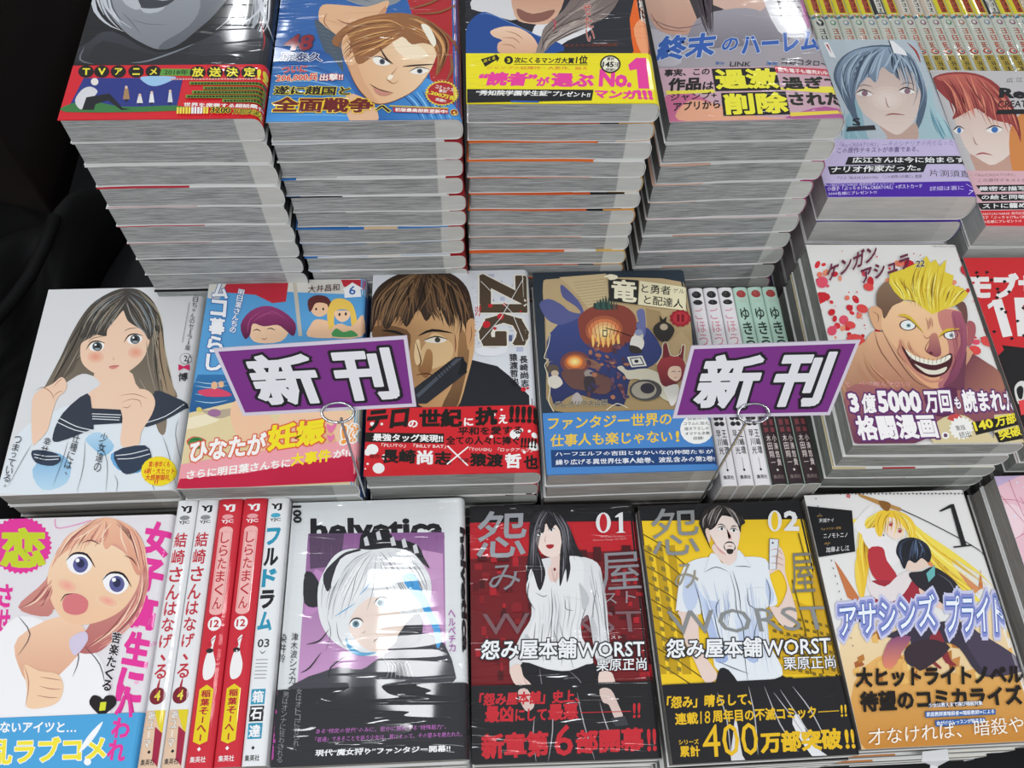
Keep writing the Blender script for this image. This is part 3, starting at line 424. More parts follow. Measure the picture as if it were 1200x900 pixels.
"kag":{"ops":[["p","#e6661f",0,[1087,1825,1494,1828,1323,384,981,384,1122,731,1078,962]],["p","#26262e",3,[398,1819,1303,1826,1154,829,1102,415,600,415,400,698]],["p","#d8d6d8",3,[246,1447,399,1234,383,828,144,893,35,993]],["p","#e4e2e4",3,[513,795,688,796,881,731,698,603,608,539,462,634]],["p","#b88670>#ddb094",3,[358,1234,345,861,447,779,601,796,703,1029,698,1306]],["p","#8a5a4e",3,[365,940,473,881,630,928,580,828,469,789,383,828]],["p","#1f4a92",3,[-8,540,15,762,100,887,187,880,485,666,653,571,604,477,-5,472]],["l","#6c90c8",0.82,1,3,[99,874,209,861,609,571]],["p","#f0cbb0>#d8a888",3,[174,704,271,750,379,730,474,622,476,483,241,471,219,571,250,609,190,647]],["l","#a87456",0.81,1,3,[270,705,347,673,396,615]],["l","#a87456",0.8,1,3,[246,634,328,628,373,571]],["l","#a87456",0.79,1,3,[236,565,308,558,345,515]],["p","#6a5c5a>#8c7e78",3,[554,750,697,928,825,1166,1068,1343,1143,1168,1002,862,840,763,680,666,565,540,522,471,476,483,518,634]],["h",["#a89890","#5c4e4c","#8c7c76","#c0b2aa","#3c3030"],1.07,26,7,[524,508,531,634,621,776,766,961,921,1237],[541,490,610,584,746,679,930,796,1136,1098]],["l","#a89890",1.08,1,3,[597,731,761,895,952,1064,1094,1133]],["l","#a89890",1.08,1,3,[618,711,801,829,989,962]],["l","#a89890",1.07,1,3,[572,666,707,750,889,829]],["l","#a89890",1.05,1,3,[524,508,570,634,660,698]],["l","#a89890",1.1,1,3,[693,861,855,962,1026,1132]],["l","#4a3c3c",0.81,1,3,[573,698,732,796,916,895]],["l","#4a3c3c",0.79,1,3,[511,493,547,603,637,673]],["l","#4a3c3c",0.82,1,3,[710,796,891,862,1084,1030]],["l","#c04a5a",1.35,1,3,[609,705,627,789,602,828]],["p","#f2a070",3,[1171,731,1265,829,1249,483,1195,483]],["t","せ","#b8483c",[833,862,891,872,833,992],0.01,"#e8d8d0",0.02],["t","た","#b8483c",[833,725,890,734,833,851],0.01,"#e8d8d0",0.02],["t","い","#b8483c",[833,591,890,600,833,714],0.01,"#e8d8d0",0.02],["t","か","#f0ece4",[1235,1314,1291,1328,1235,1440],0.02,None,0.03],["t","ぐ","#f0ece4",[1235,1181,1290,1194,1235,1304],0.02,None,0.03],["t","や","#f0ece4",[1235,1050,1290,1062,1235,1170],0.02,None,0.03],["t","様","#f0ece4",[1235,921,1289,934,1235,1039],0.02,None,0.03],["t","は","#f0ece4",[1235,795,1288,807,1235,911],0.02,None,0.03],["t","天才たちの恋愛頭脳戦","#7a3c2c",[672,533,1039,546,676,565],0.01,None,0.03],["b","#efe01e",475],["p","#1a1812",0,[100,416,203,459,199,478,227,428,209,385,206,410,128,343]],["t","次くる","#efe01e",[117,379,198,416,117,410],0.02,None,0.03],["e","#1a1812",18,288,407,318,407,287,367],["t","3","#efe01e",[277,385,298,385,278,425],0.04,None,0.03],["t","次にくるマンガ大賞","#1a1812",[323,379,729,372,330,437],0.03,None,0.03],["t","1位","#1a1812",[738,369,818,369,752,452],0.03,None,0.03],["l","#1a1812",0.51,0,0,[323,367,820,360]],["t","ジャンプの話題作・人気作、揃え","#e26a4a",[136,319,816,311,141,349],0.0,None,0.03],["t","“読者”","#ec3f9c",[67,164,456,157,94,295],0.05,None,0.03],["t","が","#ec3f9c",[461,157,548,157,473,246],0.05,None,0.03],["t","選ぶ","#ec3f9c",[560,151,847,144,572,282],0.05,None,0.03],["t","No.","#ec3f9c",[877,150,1096,143,899,317],0.05,None,0.03],["p","#ec3f9c",0,[1096,359,1157,427,1225,427,1214,131,1142,132,1149,317,1101,305]],["e","#1a1812",18,975,366,1046,366,967,278],["e","#f0ecd8",18,975,366,1035,366,969,293],["t","145","#1a1812",[917,335,994,335,926,390],0.04,None,0.03],["t","万部","#1a1812",[998,335,1028,335,1005,384],0.02,None,0.03],["t","累計","#1a1812",[953,403,1004,402,960,433],0.02,None,0.03],["t","突破!!","#1a1812",[936,299,1003,299,940,326],0.02,None,0.03],["p","#1a1a1e",0,[5,130,841,121,821,22,4,3]],["t","“秀知院学園学生証”","#f4f2ee",[58,71,555,64,67,121],0.03,None,0.03],["t","プレゼント!!","#f4f2ee",[563,64,810,51,574,110],0.03,None,0.03],["t","マンガ","#ec3f9c",[835,45,1115,32,854,127],0.05,None,0.03],["t","!!!","#ec3f9c",[1128,32,1231,26,1125,120],0.05,None,0.03],["p","#2858a8",0,[290,24,474,18,474,3,290,7]]],"base":"#1d1d28"},
"harem":{"ops":[["p","#e6c0aa>#c49682",3,[14,1837,12,1083,178,902,458,1001,643,1361,523,1827]],["p","#b9b4bc",3,[-145,980,130,904,178,596,-54,602]],["p","#3b3338",3,[344,1831,373,1074,410,862,499,1071,718,1359,727,1823]],["p","#d8b4a4",3,[489,1327,701,1139,903,1170,1072,1503,727,1823]],["p","#a29da6>#7c7680",3,[373,1074,610,1177,854,1172,1005,952,1023,812,534,755,251,763]],["h",["#2c2428","#5a4a50","#40343a"],1.78,12,8,[472,1828,419,1292,414,1002,436,875],[625,1825,550,1363,505,1107,468,895]],["h",["#5a4650","#8a7080","#3c3038"],1.79,14,9,[1070,1737,1156,1425,1247,1054,1254,771],[1377,1731,1364,1345,1359,1051,1349,769]],["p","#e8e6ea",3,[941,1355,1115,1239,1206,983,1126,844,973,918]],["l","#4b4048",2.16,1,3,[409,1292,412,1073,426,903]],["l","#4b4048",2.18,1,3,[466,1365,476,1108,450,931]],["l","#4b4048",2.24,1,3,[1122,1502,1255,1199,1230,876]],["l","#4b4048",2.23,1,3,[1156,1425,1198,1164,1303,981]],["l","#4b4048",2.24,1,3,[1022,1504,1049,1278,1027,1059]],["p","#b06a98",3,[1231,1311,1247,1163,1222,947,1198,1055]],["l","#6b5560",0.9,1,3,[12,1083,212,972,440,1037]],["l","#8a5a50",0.91,1,3,[22,1154,93,974,278,935]],["t","終末","#2c5cae",[-20,614,426,656,61,884],0.04,"#c8cede",0.03],["t","の","#2c5cae",[491,702,623,726,531,845],0.03,"#c8cede",0.03],["t","ハーレム","#2c5cae",[640,664,1242,703,677,883],0.04,"#c8cede",0.03],["t","原作","#3a6ab0",[425,569,489,561,433,602],0.01,None,0.03],["t","LINK","#17171c",[529,547,682,542,543,596],0.01,None,0.03],["t","漫画","#3a6ab0",[802,553,886,550,812,592],0.01,None,0.03],["t","宵野コタロー","#17171c",[917,563,1256,520,936,629],0.01,None,0.03],["b","#caa6b2",537],["p","#c86a90",3,[-17,214,132,304,338,172,356,17,-8,4]],["p","#e8a888",3,[108,148,253,206,628,34,894,13,396,-8,65,14]],["p","#b05c92",3,[852,27,1145,117,1347,12,1287,-48,892,1]],["p","#ece04a",0,[18,269,374,278,371,310,19,307]],["p","#ece04a",0,[841,297,1267,240,1263,317,846,316]],["p","#e8d048",0,[874,26,1287,45,1295,75,860,63]],["t","事実、この","#1a1614",[26,449,364,459,42,527],0.03,None,0.03],["t","作品","#1a1614",[32,301,274,307,61,435],0.045,None,0.03],["t","は","#1a1614",[283,306,366,310,306,389],0.03,None,0.03],["p","#1a1818",0,[389,524,866,524,858,290,377,291]],["t","過激","#f0e83c",[389,310,853,309,402,517],0.045,None,0.03],["p","#c84858",0,[860,538,1282,493,1283,420,860,472]],["t","紙も電子も爆売れ中!!","#f6ece8",[880,478,1266,428,880,524],0.02,None,0.03],["t","過ぎて","#24261c",[878,296,1326,289,887,425],0.04,None,0.03],["t","ジャンプ+","#1a1614",[35,200,372,215,50,275],0.02,None,0.03],["t","アプリから","#1a1614",[42,100,383,121,55,187],0.03,None,0.03],["p","#1a1818",0,[414,271,888,276,874,45,391,41]],["t","削除","#f0e83c",[407,52,868,57,427,264],0.045,None,0.03],["t","された。","#24261c",[893,131,1342,118,903,263],0.045,None,0.03]],"base":"#a39ca2"},
"re":{"ops":[["p","#a8c4cc",3,[978,867,1189,1283,1164,1003,1230,699,957,601]],["p","#8fb4c0",3,[412,1003,525,1282,484,667,566,602,274,602]],["p","#53657a",3,[352,1425,477,1645,690,1777,959,1805,1113,1685,1150,1427,1126,1142,994,833,885,700,1013,1003,1061,1283,858,1499,576,1282,465,1072,450,733,397,935,357,1211]],["p","#cbb4aa>#e4d2c8",3,[497,1211,583,1426,798,1572,1040,1499,1090,1247,1013,1003,919,833,788,706,713,700,614,800,504,969]],["p","#c3a598",3,[788,706,713,700,614,800,656,667,615,602,884,601,944,833]],["p","#8fa3b8>#4f6278",3,[378,1425,503,1645,685,1759,953,1779,1087,1685,1144,1500,997,1536,892,1426,811,1517,712,1318,652,1390,509,1211,437,1003,383,1211]],["h",["#8fa3b8","#53657a","#a9bccd","#3c4c60","#74889e"],1.32,40,10,[847,1778,616,1683,460,1498,383,1211,397,935],[927,1778,816,1647,720,1462,657,1390,516,1176]],["h",["#8fa3b8","#53657a","#a9bccd","#3c4c60"],1.32,34,11,[927,1778,921,1647,893,1536,896,1419,916,1419],[982,1790,1113,1685,1150,1427,1121,1142,969,833]],["e","#eadad2*#dcc8bd",18,763,1106,939,1107,721,934],["h",["#7fb0c0","#a8ccd4","#5c90a4"],1.5,14,12,[405,969,392,800,428,635,469,602],[362,1003,300,833,240,668,226,603]],["h",["#7fb0c0","#a8ccd4","#5c90a4"],1.52,14,13,[1107,1072,1077,866,1082,699,1104,601],[1164,1003,1218,833,1245,666,1276,600]],["l","#a9bccd",1.94,1,3,[677,1721,522,1498,449,1282]],["l","#a9bccd",1.95,1,3,[786,1740,626,1498,489,1176]],["l","#a9bccd",1.95,1,3,[894,1752,789,1535,712,1318]],["l","#a9bccd",1.95,1,3,[970,1741,876,1573,820,1499]],["l","#a9bccd",1.94,1,3,[1035,1685,945,1536,899,1434]],["l","#a9bccd",1.93,1,3,[1094,1610,1099,1427,1059,1177]],["l","#a9bccd",1.91,1,3,[487,1571,413,1353,418,1141]],["l","#a9bccd",1.96,1,3,[948,1760,1042,1610,1096,1319]],["l","#38485c",0.97,1,3,[729,1721,579,1462,463,1176]],["l","#38485c",0.97,1,3,[838,1740,712,1535,657,1390]],["l","#38485c",0.97,1,3,[1078,1647,1092,1500,1084,1177]],["l","#38485c",0.95,1,3,[445,1498,423,1282,445,1037]],["p","#f0ece8",3,[501,1176,587,1218,646,1169,571,1148]],["e","#8a6a78",18,579,1183,607,1183,571,1148],["l","#2a2024",1.53,1,3,[498,1183,579,1229,653,1176]],["l","#6a5a66",0.93,1,3,[531,1261,603,1289,668,1261]],["p","#f0ece8",3,[888,1205,975,1247,1034,1198,957,1177]],["e","#8a6a78",18,966,1212,994,1212,957,1177],["l","#2a2024",1.54,1,3,[885,1212,968,1258,1041,1205]],["l","#6a5a66",0.93,1,3,[920,1290,994,1318,1058,1290]],["l","#a87a70",0.92,1,3,[751,1141,744,1030,766,1017]],["l","#9a4a4a",1.49,1,3,[696,914,771,934,872,921]],["l","#c08a80",0.89,1,0,[745,880,809,887]],["p","#f0f0f2",0,[347,1833,388,1841,412,1682,421,1627,368,1645]],["p","#b04038",0,[361,1810,382,1810,393,1690]],["p","#f0f0f2",0,[961,1866,999,1859,1076,1722,1081,1662,960,1699]],["l","#2c3848",0.99,0,0,[961,1866,960,1699]],["l","#a83c38",1.98,1,3,[1126,1836,1176,1723,1179,1573]],["t","S","#1c1c22",[385,793,456,800,400,880],0.02,None,0.03],["p","#26262c",0,[338,780,574,800,576,746,312,727]],["b","#c9bde0",635],["t","「Re:CREATORS」—そのシナリオの元となった","#8a7cb4",[212,538,1191,562,236,603],0.0,None,0.03],["t","この原作テキストが本書である。","#5b4d84",[179,474,879,491,197,538],0.01,None,0.03],["p","#121214",0,[267,435,1285,445,1273,356,219,347]],["t","広江さんは今に始まらず","#f4f4f4",[286,369,1243,369,300,432],0.02,None,0.03],["p","#121214",0,[71,329,912,357,858,264,72,242]],["t","ナリオ作家だった。","#f4f4f4",[81,260,839,282,105,329],0.02,None,0.03],["t","アニメ「BLACK LAGOON」「この世界の片隅に」監督","#4c4660",[112,186,827,202,125,223],0.0,None,0.03],["t","片渕須直","#50505c",[899,220,1234,206,914,295],0.0,None,0.03],["p","#4a1ea6",0,[14,144,1391,169,1327,-41,-74,-33]],["t","Re:CREATORS NAKED 発売記念キャンペーン!!","#e8e0f8",[3,113,575,123,14,144],0.0,None,0.03],["t","小冊子「ぶっちゃけRe:CREATORS」+ポストカード","#e8e0f8",[12,65,803,91,22,113],0.01,None,0.03],["t","3000名様にプレゼント!!!","#e8e0f8",[11,17,412,33,18,53],0.01,None,0.03],["t","詳細は裏に","#d8ccf4",[856,61,1143,72,869,109],0.0,None,0.03],["l","#d8ccf4",0.56,0,0,[1180,133,1246,83]],["l","#d8ccf4",0.55,0,0,[1246,83,1167,23]]],"base":"#b7c3cb"},
"re2":{"ops":[["p","#d8bcb0>#ecdad0",3,[88,1379,191,1564,493,1494,683,1243,571,960,380,754,233,685,92,818,64,1093]],["p","#c9a090",3,[380,754,233,685,92,818,87,617,18,551,422,555,477,822]],["p","#d88a4a",3,[535,1099,706,1315,763,1244,569,622,417,621]],["p","#9a3c3c",3,[-17,1749,158,1847,429,1840,601,1683,663,1351,597,960,582,1170,419,1239,301,1382,49,1234,114,1379,29,1562]],["p","#c8685c>#8c3436",3,[29,1768,208,1828,420,1809,547,1682,546,1495,387,1311,301,1382,148,1307,224,1490,167,1676]],["h",["#c8685c","#8c3436","#e08a70","#6a2426","#a84844"],1.63,44,14,[29,1768,66,1599,77,1379,75,1270],[558,1720,627,1496,604,1242,608,995]],["l","#e08a70",1.67,1,3,[82,1765,147,1601,121,1307]],["l","#e08a70",1.68,1,3,[233,1821,255,1602,237,1345]],["l","#e08a70",1.68,1,3,[370,1823,363,1604,354,1383]],["l","#e08a70",1.67,1,3,[460,1756,503,1532,599,1314]],["l","#e08a70",1.66,1,3,[547,1682,621,1386,614,1100]],["l","#6a2426",1.34,1,3,[143,1789,191,1564,174,1308]],["l","#6a2426",1.34,1,3,[315,1823,352,1566,397,1347]],["l","#6a2426",1.34,1,3,[416,1794,503,1532,493,1312]],["l","#6a2426",1.32,1,3,[606,1608,652,1314,618,1030]],["p","#f2eeea",3,[17,1092,77,1142,113,1101,53,1054]],["e","#3c72b4",10,71,1100,90,1100,60,1062],["l","#3a1c20",1.56,1,3,[18,1100,79,1150,124,1115]],["p","#f2eeea",3,[314,1103,407,1154,473,1112,381,1066]],["e","#3c72b4",18,400,1111,431,1112,389,1073],["l","#3a1c20",1.57,1,3,[316,1110,409,1161,485,1127]],["l","#b07a70",0.93,1,3,[175,1025,177,938,199,928]],["l","#b0505a",1.82,1,3,[138,801,209,826,291,800]],["t","広 江","#7a7478",[689,1722,847,1732,713,1783],0.0,None,0.03],["t","Re:","#1a1a1e",[558,1518,845,1507,603,1652],0.05,None,0.03],["t","CREATORS","#1a1a1e",[511,1392,947,1406,542,1480],0.01,None,0.03],["p","#1a1a1e",0,[497,1363,993,1384,972,1319,469,1305]],["b","#e0b4bc",617],["t","「Re:CREATORS」","#a88088",[66,545,422,555,77,584],0.0,None,0.03],["t","この原作テキストが","#7a5860",[70,486,503,490,81,525],0.0,None,0.03],["p","#151214",0,[39,447,697,466,672,388,67,370]],["t","緻密な描写を","#f4f4f4",[51,383,548,394,65,434],0.02,None,0.03],["p","#151214",0,[10,344,663,363,639,286,48,268]],["t","の絵と同等の","#f4f4f4",[44,287,518,298,58,338],0.02,None,0.03],["p","#151214",0,[-17,249,632,267,606,185,12,174]],["t","ストに籠めた","#f4f4f4",[25,186,488,203,41,243],0.02,None,0.03],["p","#d8242c",0,[-90,161,604,179,542,-13,-164,-18]],["t","Re:CREATORS NAKED 発売記念キャン","#f8e8e4",[-55,111,465,128,-46,142],0.0,None,0.03],["t","小冊子「ぶっちゃけRe:CREATO","#f8e8e4",[-62,68,451,84,-52,105],0.0,None,0.03],["t","3000名様にプレゼント!!!","#f8e8e4",[-55,25,315,40,-46,56],0.01,None,0.03]],"base":"#c7c3c4"},
"sail":{"ops":[["p","#dfe6ec",3,[1,74,42,485,265,679,531,759,850,689,1289,673,1446,435,1429,-34,13,20]],["p","#7fb4dc>#b8d8ec",3,[215,201,335,334,476,246,483,82,323,35]],["p","#b8d8ec>#88bce0",3,[551,439,642,492,775,374,715,292,630,351]],["p","#6aa8d8",3,[762,305,906,341,1069,252,986,145,833,178]],["p","#a9cfe6",3,[1289,285,1350,297,1373,213,1310,215]],["p","#4a4642>#8a7c6a",4,[614,1816,510,1782,390,1683,319,1551,262,1356,223,1151,165,921,152,861,295,917,421,1005,557,969,780,962,873,867,1009,654,1086,477,1137,475,1125,739,1184,781,1096,951,1027,1204,970,1465,872,1669,743,1792]],["h",["#2c2a28","#6e6458","#4a4540","#8f8676","#a09480"],1.11,44,21,[602,1805,442,1698,339,1517,247,1229,165,921],[676,1607,559,1494,453,1334,392,1161,266,933]],["h",["#2c2a28","#6e6458","#4a4540","#8f8676","#b0a488"],1.1,44,22,[665,1675,793,1553,907,1336,968,1017,1056,682],[729,1792,928,1566,1027,1204,1126,920,1203,736]],["p","#5d554a",3,[346,1550,309,1387,259,1165,214,935,349,1038,360,1257,384,1417]],["p","#a08a70",3,[966,1399,972,1174,1030,954,1108,769,1169,797,1074,1014,1019,1236]],["p","#8fa3b0",3,[396,1649,463,1732,612,1744,613,1659,517,1578,414,1548]],["p","#8fa3b0",3,[684,1725,800,1688,871,1584,851,1535,753,1638]],["p","#efcbb0",3,[513,1002,581,907,500,820,547,670,755,648,878,837,849,898,770,1024]],["p","#efcbb0",3,[363,1257,391,1130,454,1050,555,985,651,954,737,986,818,1053,872,1130,892,1240,886,1321,784,1438,679,1590,637,1591,565,1461,450,1351,378,1304]],["e","#e89a80*#efcbb0",18,498,1158,585,1155,511,1085],["e","#e89a80*#efcbb0",18,803,1187,884,1185,815,1114],["e","#f6f4f2",18,491,1253,547,1263,506,1209],["e","#4c5558",18,494,1253,533,1252,502,1210],["e","#17191b",18,493,1258,513,1257,498,1230],["e","#f8f8f8",10,478,1269,487,1269,479,1260],["e","#8d999c",18,498,1229,519,1228,500,1218],["l","#1c1815",1.33,1,3,[412,1224,437,1290,488,1303,550,1283]],["e","#f6f4f2",18,777,1311,834,1322,791,1266],["e","#4c5558",18,780,1311,819,1310,787,1267],["e","#17191b",18,779,1316,799,1315,784,1288],["e","#f8f8f8",10,764,1328,773,1327,765,1318],["e","#8d999c",18,784,1287,805,1286,786,1275],["l","#1c1815",1.34,1,3,[697,1282,723,1348,775,1361,837,1342]],["l","#3a3028",0.6,1,3,[413,1295,453,1334,530,1348]],["l","#3a3028",0.6,1,3,[681,1392,720,1415,787,1421]],["l","#c98a70",0.44,1,3,[633,1153,645,1129,633,1125]],["p","#d88a80",3,[617,1060,650,1074,697,1070,663,1040,633,1044]],["l","#8a4038",0.44,1,3,[614,1063,656,1065,697,1070]],["p","#44403c",4,[618,1796,463,1732,385,1633,328,1501,348,1338,447,1367,544,1348,546,1412,605,1542,636,1600,695,1490,787,1421,833,1387,892,1304,893,1434,841,1602,737,1741]],["h",["#2c2a28","#6e6458","#4a4540","#8f9aa0","#a09480"],0.83,46,23,[617,1803,466,1715,378,1599,329,1468,348,1338],[651,1675,613,1575,565,1461,546,1380,549,1396]],["h",["#2c2a28","#6e6458","#4a4540","#8f9aa0"],0.83,34,24,[651,1675,700,1539,771,1438,849,1370,885,1304],[659,1794,797,1705,910,1500,916,1368,915,1287]],["l","#9a8f82",0.94,1,3,[607,1779,478,1647,423,1498,389,1320]],["l","#9a8f82",0.94,1,3,[626,1744,545,1578,489,1431,463,1350]],["l","#9a8f82",0.93,1,3,[648,1692,591,1543,567,1444]],["l","#9a8f82",0.93,1,3,[651,1675,714,1539,784,1438]],["l","#9a8f82",0.93,1,3,[659,1709,777,1570,860,1386]],["l","#9a8f82",0.94,1,3,[619,1787,494,1714,394,1582,342,1354]],["l","#9a8f82",0.89,1,3,[274,1292,252,1134,211,950]],["l","#9a8f82",0.89,1,3,[360,1257,331,1132,283,978]],["l","#9a8f82",0.92,1,3,[892,1534,942,1287,1052,892]],["l","#9a8f82",0.89,1,3,[872,1305,919,1081,1048,741]],["l","#9a8f82",0.86,1,3,[859,959,961,804,1082,593]],["l","#201e1c",0.78,1,3,[621,1778,443,1614,390,1385]],["l","#201e1c",0.77,1,3,[665,1675,752,1555,844,1403]],["l","#201e1c",0.75,1,3,[957,1367,1005,1125,1100,829]],["l","#201e1c",0.76,1,3,[352,1517,307,1259,214,935]],["l","#201e1c",0.78,1,3,[737,1741,933,1532,1023,1204]],["p","#333b48",3,[495,827,345,662,307,476,356,417,576,509,599,523,560,669]],["p","#333b48",3,[1008,832,1007,668,965,524,1099,563,1274,689,1173,767]],["p","#2f3744",0,[542,696,802,673,808,559,594,552]],["l","#dfe3e8",0.69,0,0,[564,647,783,629]],["l","#dfe3e8",0.69,0,0,[570,625,780,607]],["l","#dfe3e8",0.69,0,0,[574,604,778,586]],["l","#dfe3e8",0.69,0,3,[328,619,469,542,602,505]],["l","#dfe3e8",0.69,0,3,[314,587,462,513,601,482]],["l","#dfe3e8",0.69,0,3,[973,553,1118,606,1246,708]],["p","#efcbb0",3,[126,862,217,920,270,979,318,931,326,856,280,797,265,679,260,520,205,423,168,424,93,774]],["l","#a86a52",0.57,1,3,[226,889,263,949,286,963]],["l","#a86a52",0.56,1,3,[241,799,271,842,307,856]],["l","#a86a52",0.57,1,3,[100,863,145,892,219,844,260,768]],["p","#efcbb0",3,[737,752,740,811,850,853,956,834,1022,742,1014,624,959,481,952,368,826,372,800,602]],["l","#a86a52",0.56,1,3,[766,736,838,763,905,746,927,686]],["l","#a86a52",0.56,1,3,[743,796,857,808,968,759]],["l","#a86a52",0.56,1,3,[778,699,824,690,845,718]],["p","#2f3c50",3,[335,334,183,353,228,255,358,223,409,276]],["p","#2f3c50",3,[785,318,1002,366,1069,252,1028,198,962,146,875,149]],["l","#dfe3e8",0.67,0,3,[202,322,292,302,392,299]],["l","#dfe3e8",0.67,0,3,[212,297,298,274,391,276]],["l","#dfe3e8",0.67,0,3,[802,289,912,299,1032,330]],["l","#dfe3e8",0.66,0,3,[819,261,931,262,1053,294]],["l","#5a5c62",0.41,1,3,[428,429,421,275,391,59]],["l","#5a5c62",0.41,1,3,[554,424,581,214,572,-1]],["l","#5a5c62",0.41,1,3,[655,421,749,236,780,-9]],["l","#5a5c62",0.41,1,3,[1116,447,1188,289,1274,26]],["l","#5a5c62",0.41,1,3,[1223,588,1217,443,1305,160]],["l","#5a5c62",0.41,1,3,[171,410,126,272,74,71]],["l","#5a5c62",0.39,1,3,[815,137,852,69,853,-12]],["l","#5a5c62",0.39,1,3,[1036,143,1098,59,1134,-22]],["l","#5a5c62",0.42,1,3,[1293,644,1363,496,1359,325]],["e","#f2d820",18,1135,151,1263,146,1152,32],["t","第1巻早くも","#d03020",[1055,184,1211,179,1055,233],0.02,None,0.03],["t","6刷・大ヒット","#d03020",[1031,132,1250,124,1031,181],0.02,None,0.03],["t","大感謝御礼","#d03020",[1047,79,1226,73,1047,127],0.02,None,0.03],["t","!!","#d03020",[1115,46,1143,45,1116,77],0.02,None,0.03],["t","少","#2a2c30",[661,410,715,396,662,486],0.0,None,0.03],["t","女","#2a2c30",[660,328,714,315,661,403],0.0,None,0.03],["t","達","#2a2c30",[660,248,713,234,660,322],0.0,None,0.03],["t","の","#2a2c30",[659,168,712,155,660,241],0.0,None,0.03],["t","仕","#2a2c30",[456,415,510,397,460,482],0.0,None,0.03],["t","種","#2a2c30",[451,344,505,326,456,410],0.0,None,0.03],["t","に","#2a2c30",[447,274,500,255,451,338],0.0,None,0.03],["t","は","#2a2c30",[442,204,495,186,446,268],0.0,None,0.03],["t","、","#2a2c30",[457,150,473,145,459,170],0.0,None,0.03],["t","幸","#2a2c30",[249,402,302,381,255,463],0.0,None,0.03],["t","せ","#2a2c30",[243,336,296,315,248,397],0.0,None,0.03],["t","が","#2a2c30",[236,271,289,250,242,331],0.0,None,0.03],["t","つ","#2a2c30",[32,424,86,407,33,483],0.0,None,0.03],["t","ま","#2a2c30",[31,361,84,344,32,419],0.0,None,0.03],["t","っ","#2a2c30",[38,305,75,293,38,345],0.0,None,0.03],["t","て","#2a2c30",[28,237,81,220,29,294],0.0,None,0.03],["t","い","#2a2c30",[27,175,80,158,28,232],0.0,None,0.03],["t","る","#2a2c30",[26,114,78,98,27,170],0.0,None,0.03],["t","。","#2a2c30",[43,68,59,63,44,84],0.0,None,0.03],["t","明","#2c2c2e",[1189,1712,1230,1703,1189,1761],0.0,None,0.03],["t","日","#2c2c2e",[1189,1659,1230,1650,1189,1708],0.0,None,0.03],["t","ち","#2c2c2e",[1189,1606,1230,1597,1189,1654],0.0,None,0.03],["t","ゃ","#2c2c2e",[1195,1559,1223,1553,1195,1593],0.0,None,0.03],["t","ん","#2c2c2e",[1189,1501,1229,1492,1189,1549],0.0,None,0.03],["t","の","#2c2c2e",[1189,1449,1229,1440,1189,1497],0.0,None,0.03],["t","セ","#2c2c2e",[1189,1397,1228,1389,1189,1445],0.0,None,0.03],["l","#2c2c2e",0.7,0,0,[1208,1386,1208,1345]],["t","ラ","#2c2c2e",[1188,1295,1228,1287,1188,1342],0.0,None,0.03],["l","#2c2c2e",0.69,0,0,[1208,1284,1208,1244]],["t","服","#2c2c2e",[1188,1195,1227,1186,1188,1241],0.0,None,0.03],["e","#55555a",18,1205,1112,1250,1111,1211,1061],["e","#dcdcde",18,1205,1112,1247,1111,1211,1065],["t","2","#2a2a2c",[1195,1087,1223,1086,1188,1143],0.02,None,0.03],["p","#d0205c",0,[1156,1063,1197,1042,1241,1060,1249,1005,1199,1027,1164,1003]],["t","博","#2a2a2c",[1172,908,1244,911,1167,983],0.02,None,0.03],["l","#77777c",0.37,0,0,[1166,1650,1159,1265]]],"base":"#dcdcde"},
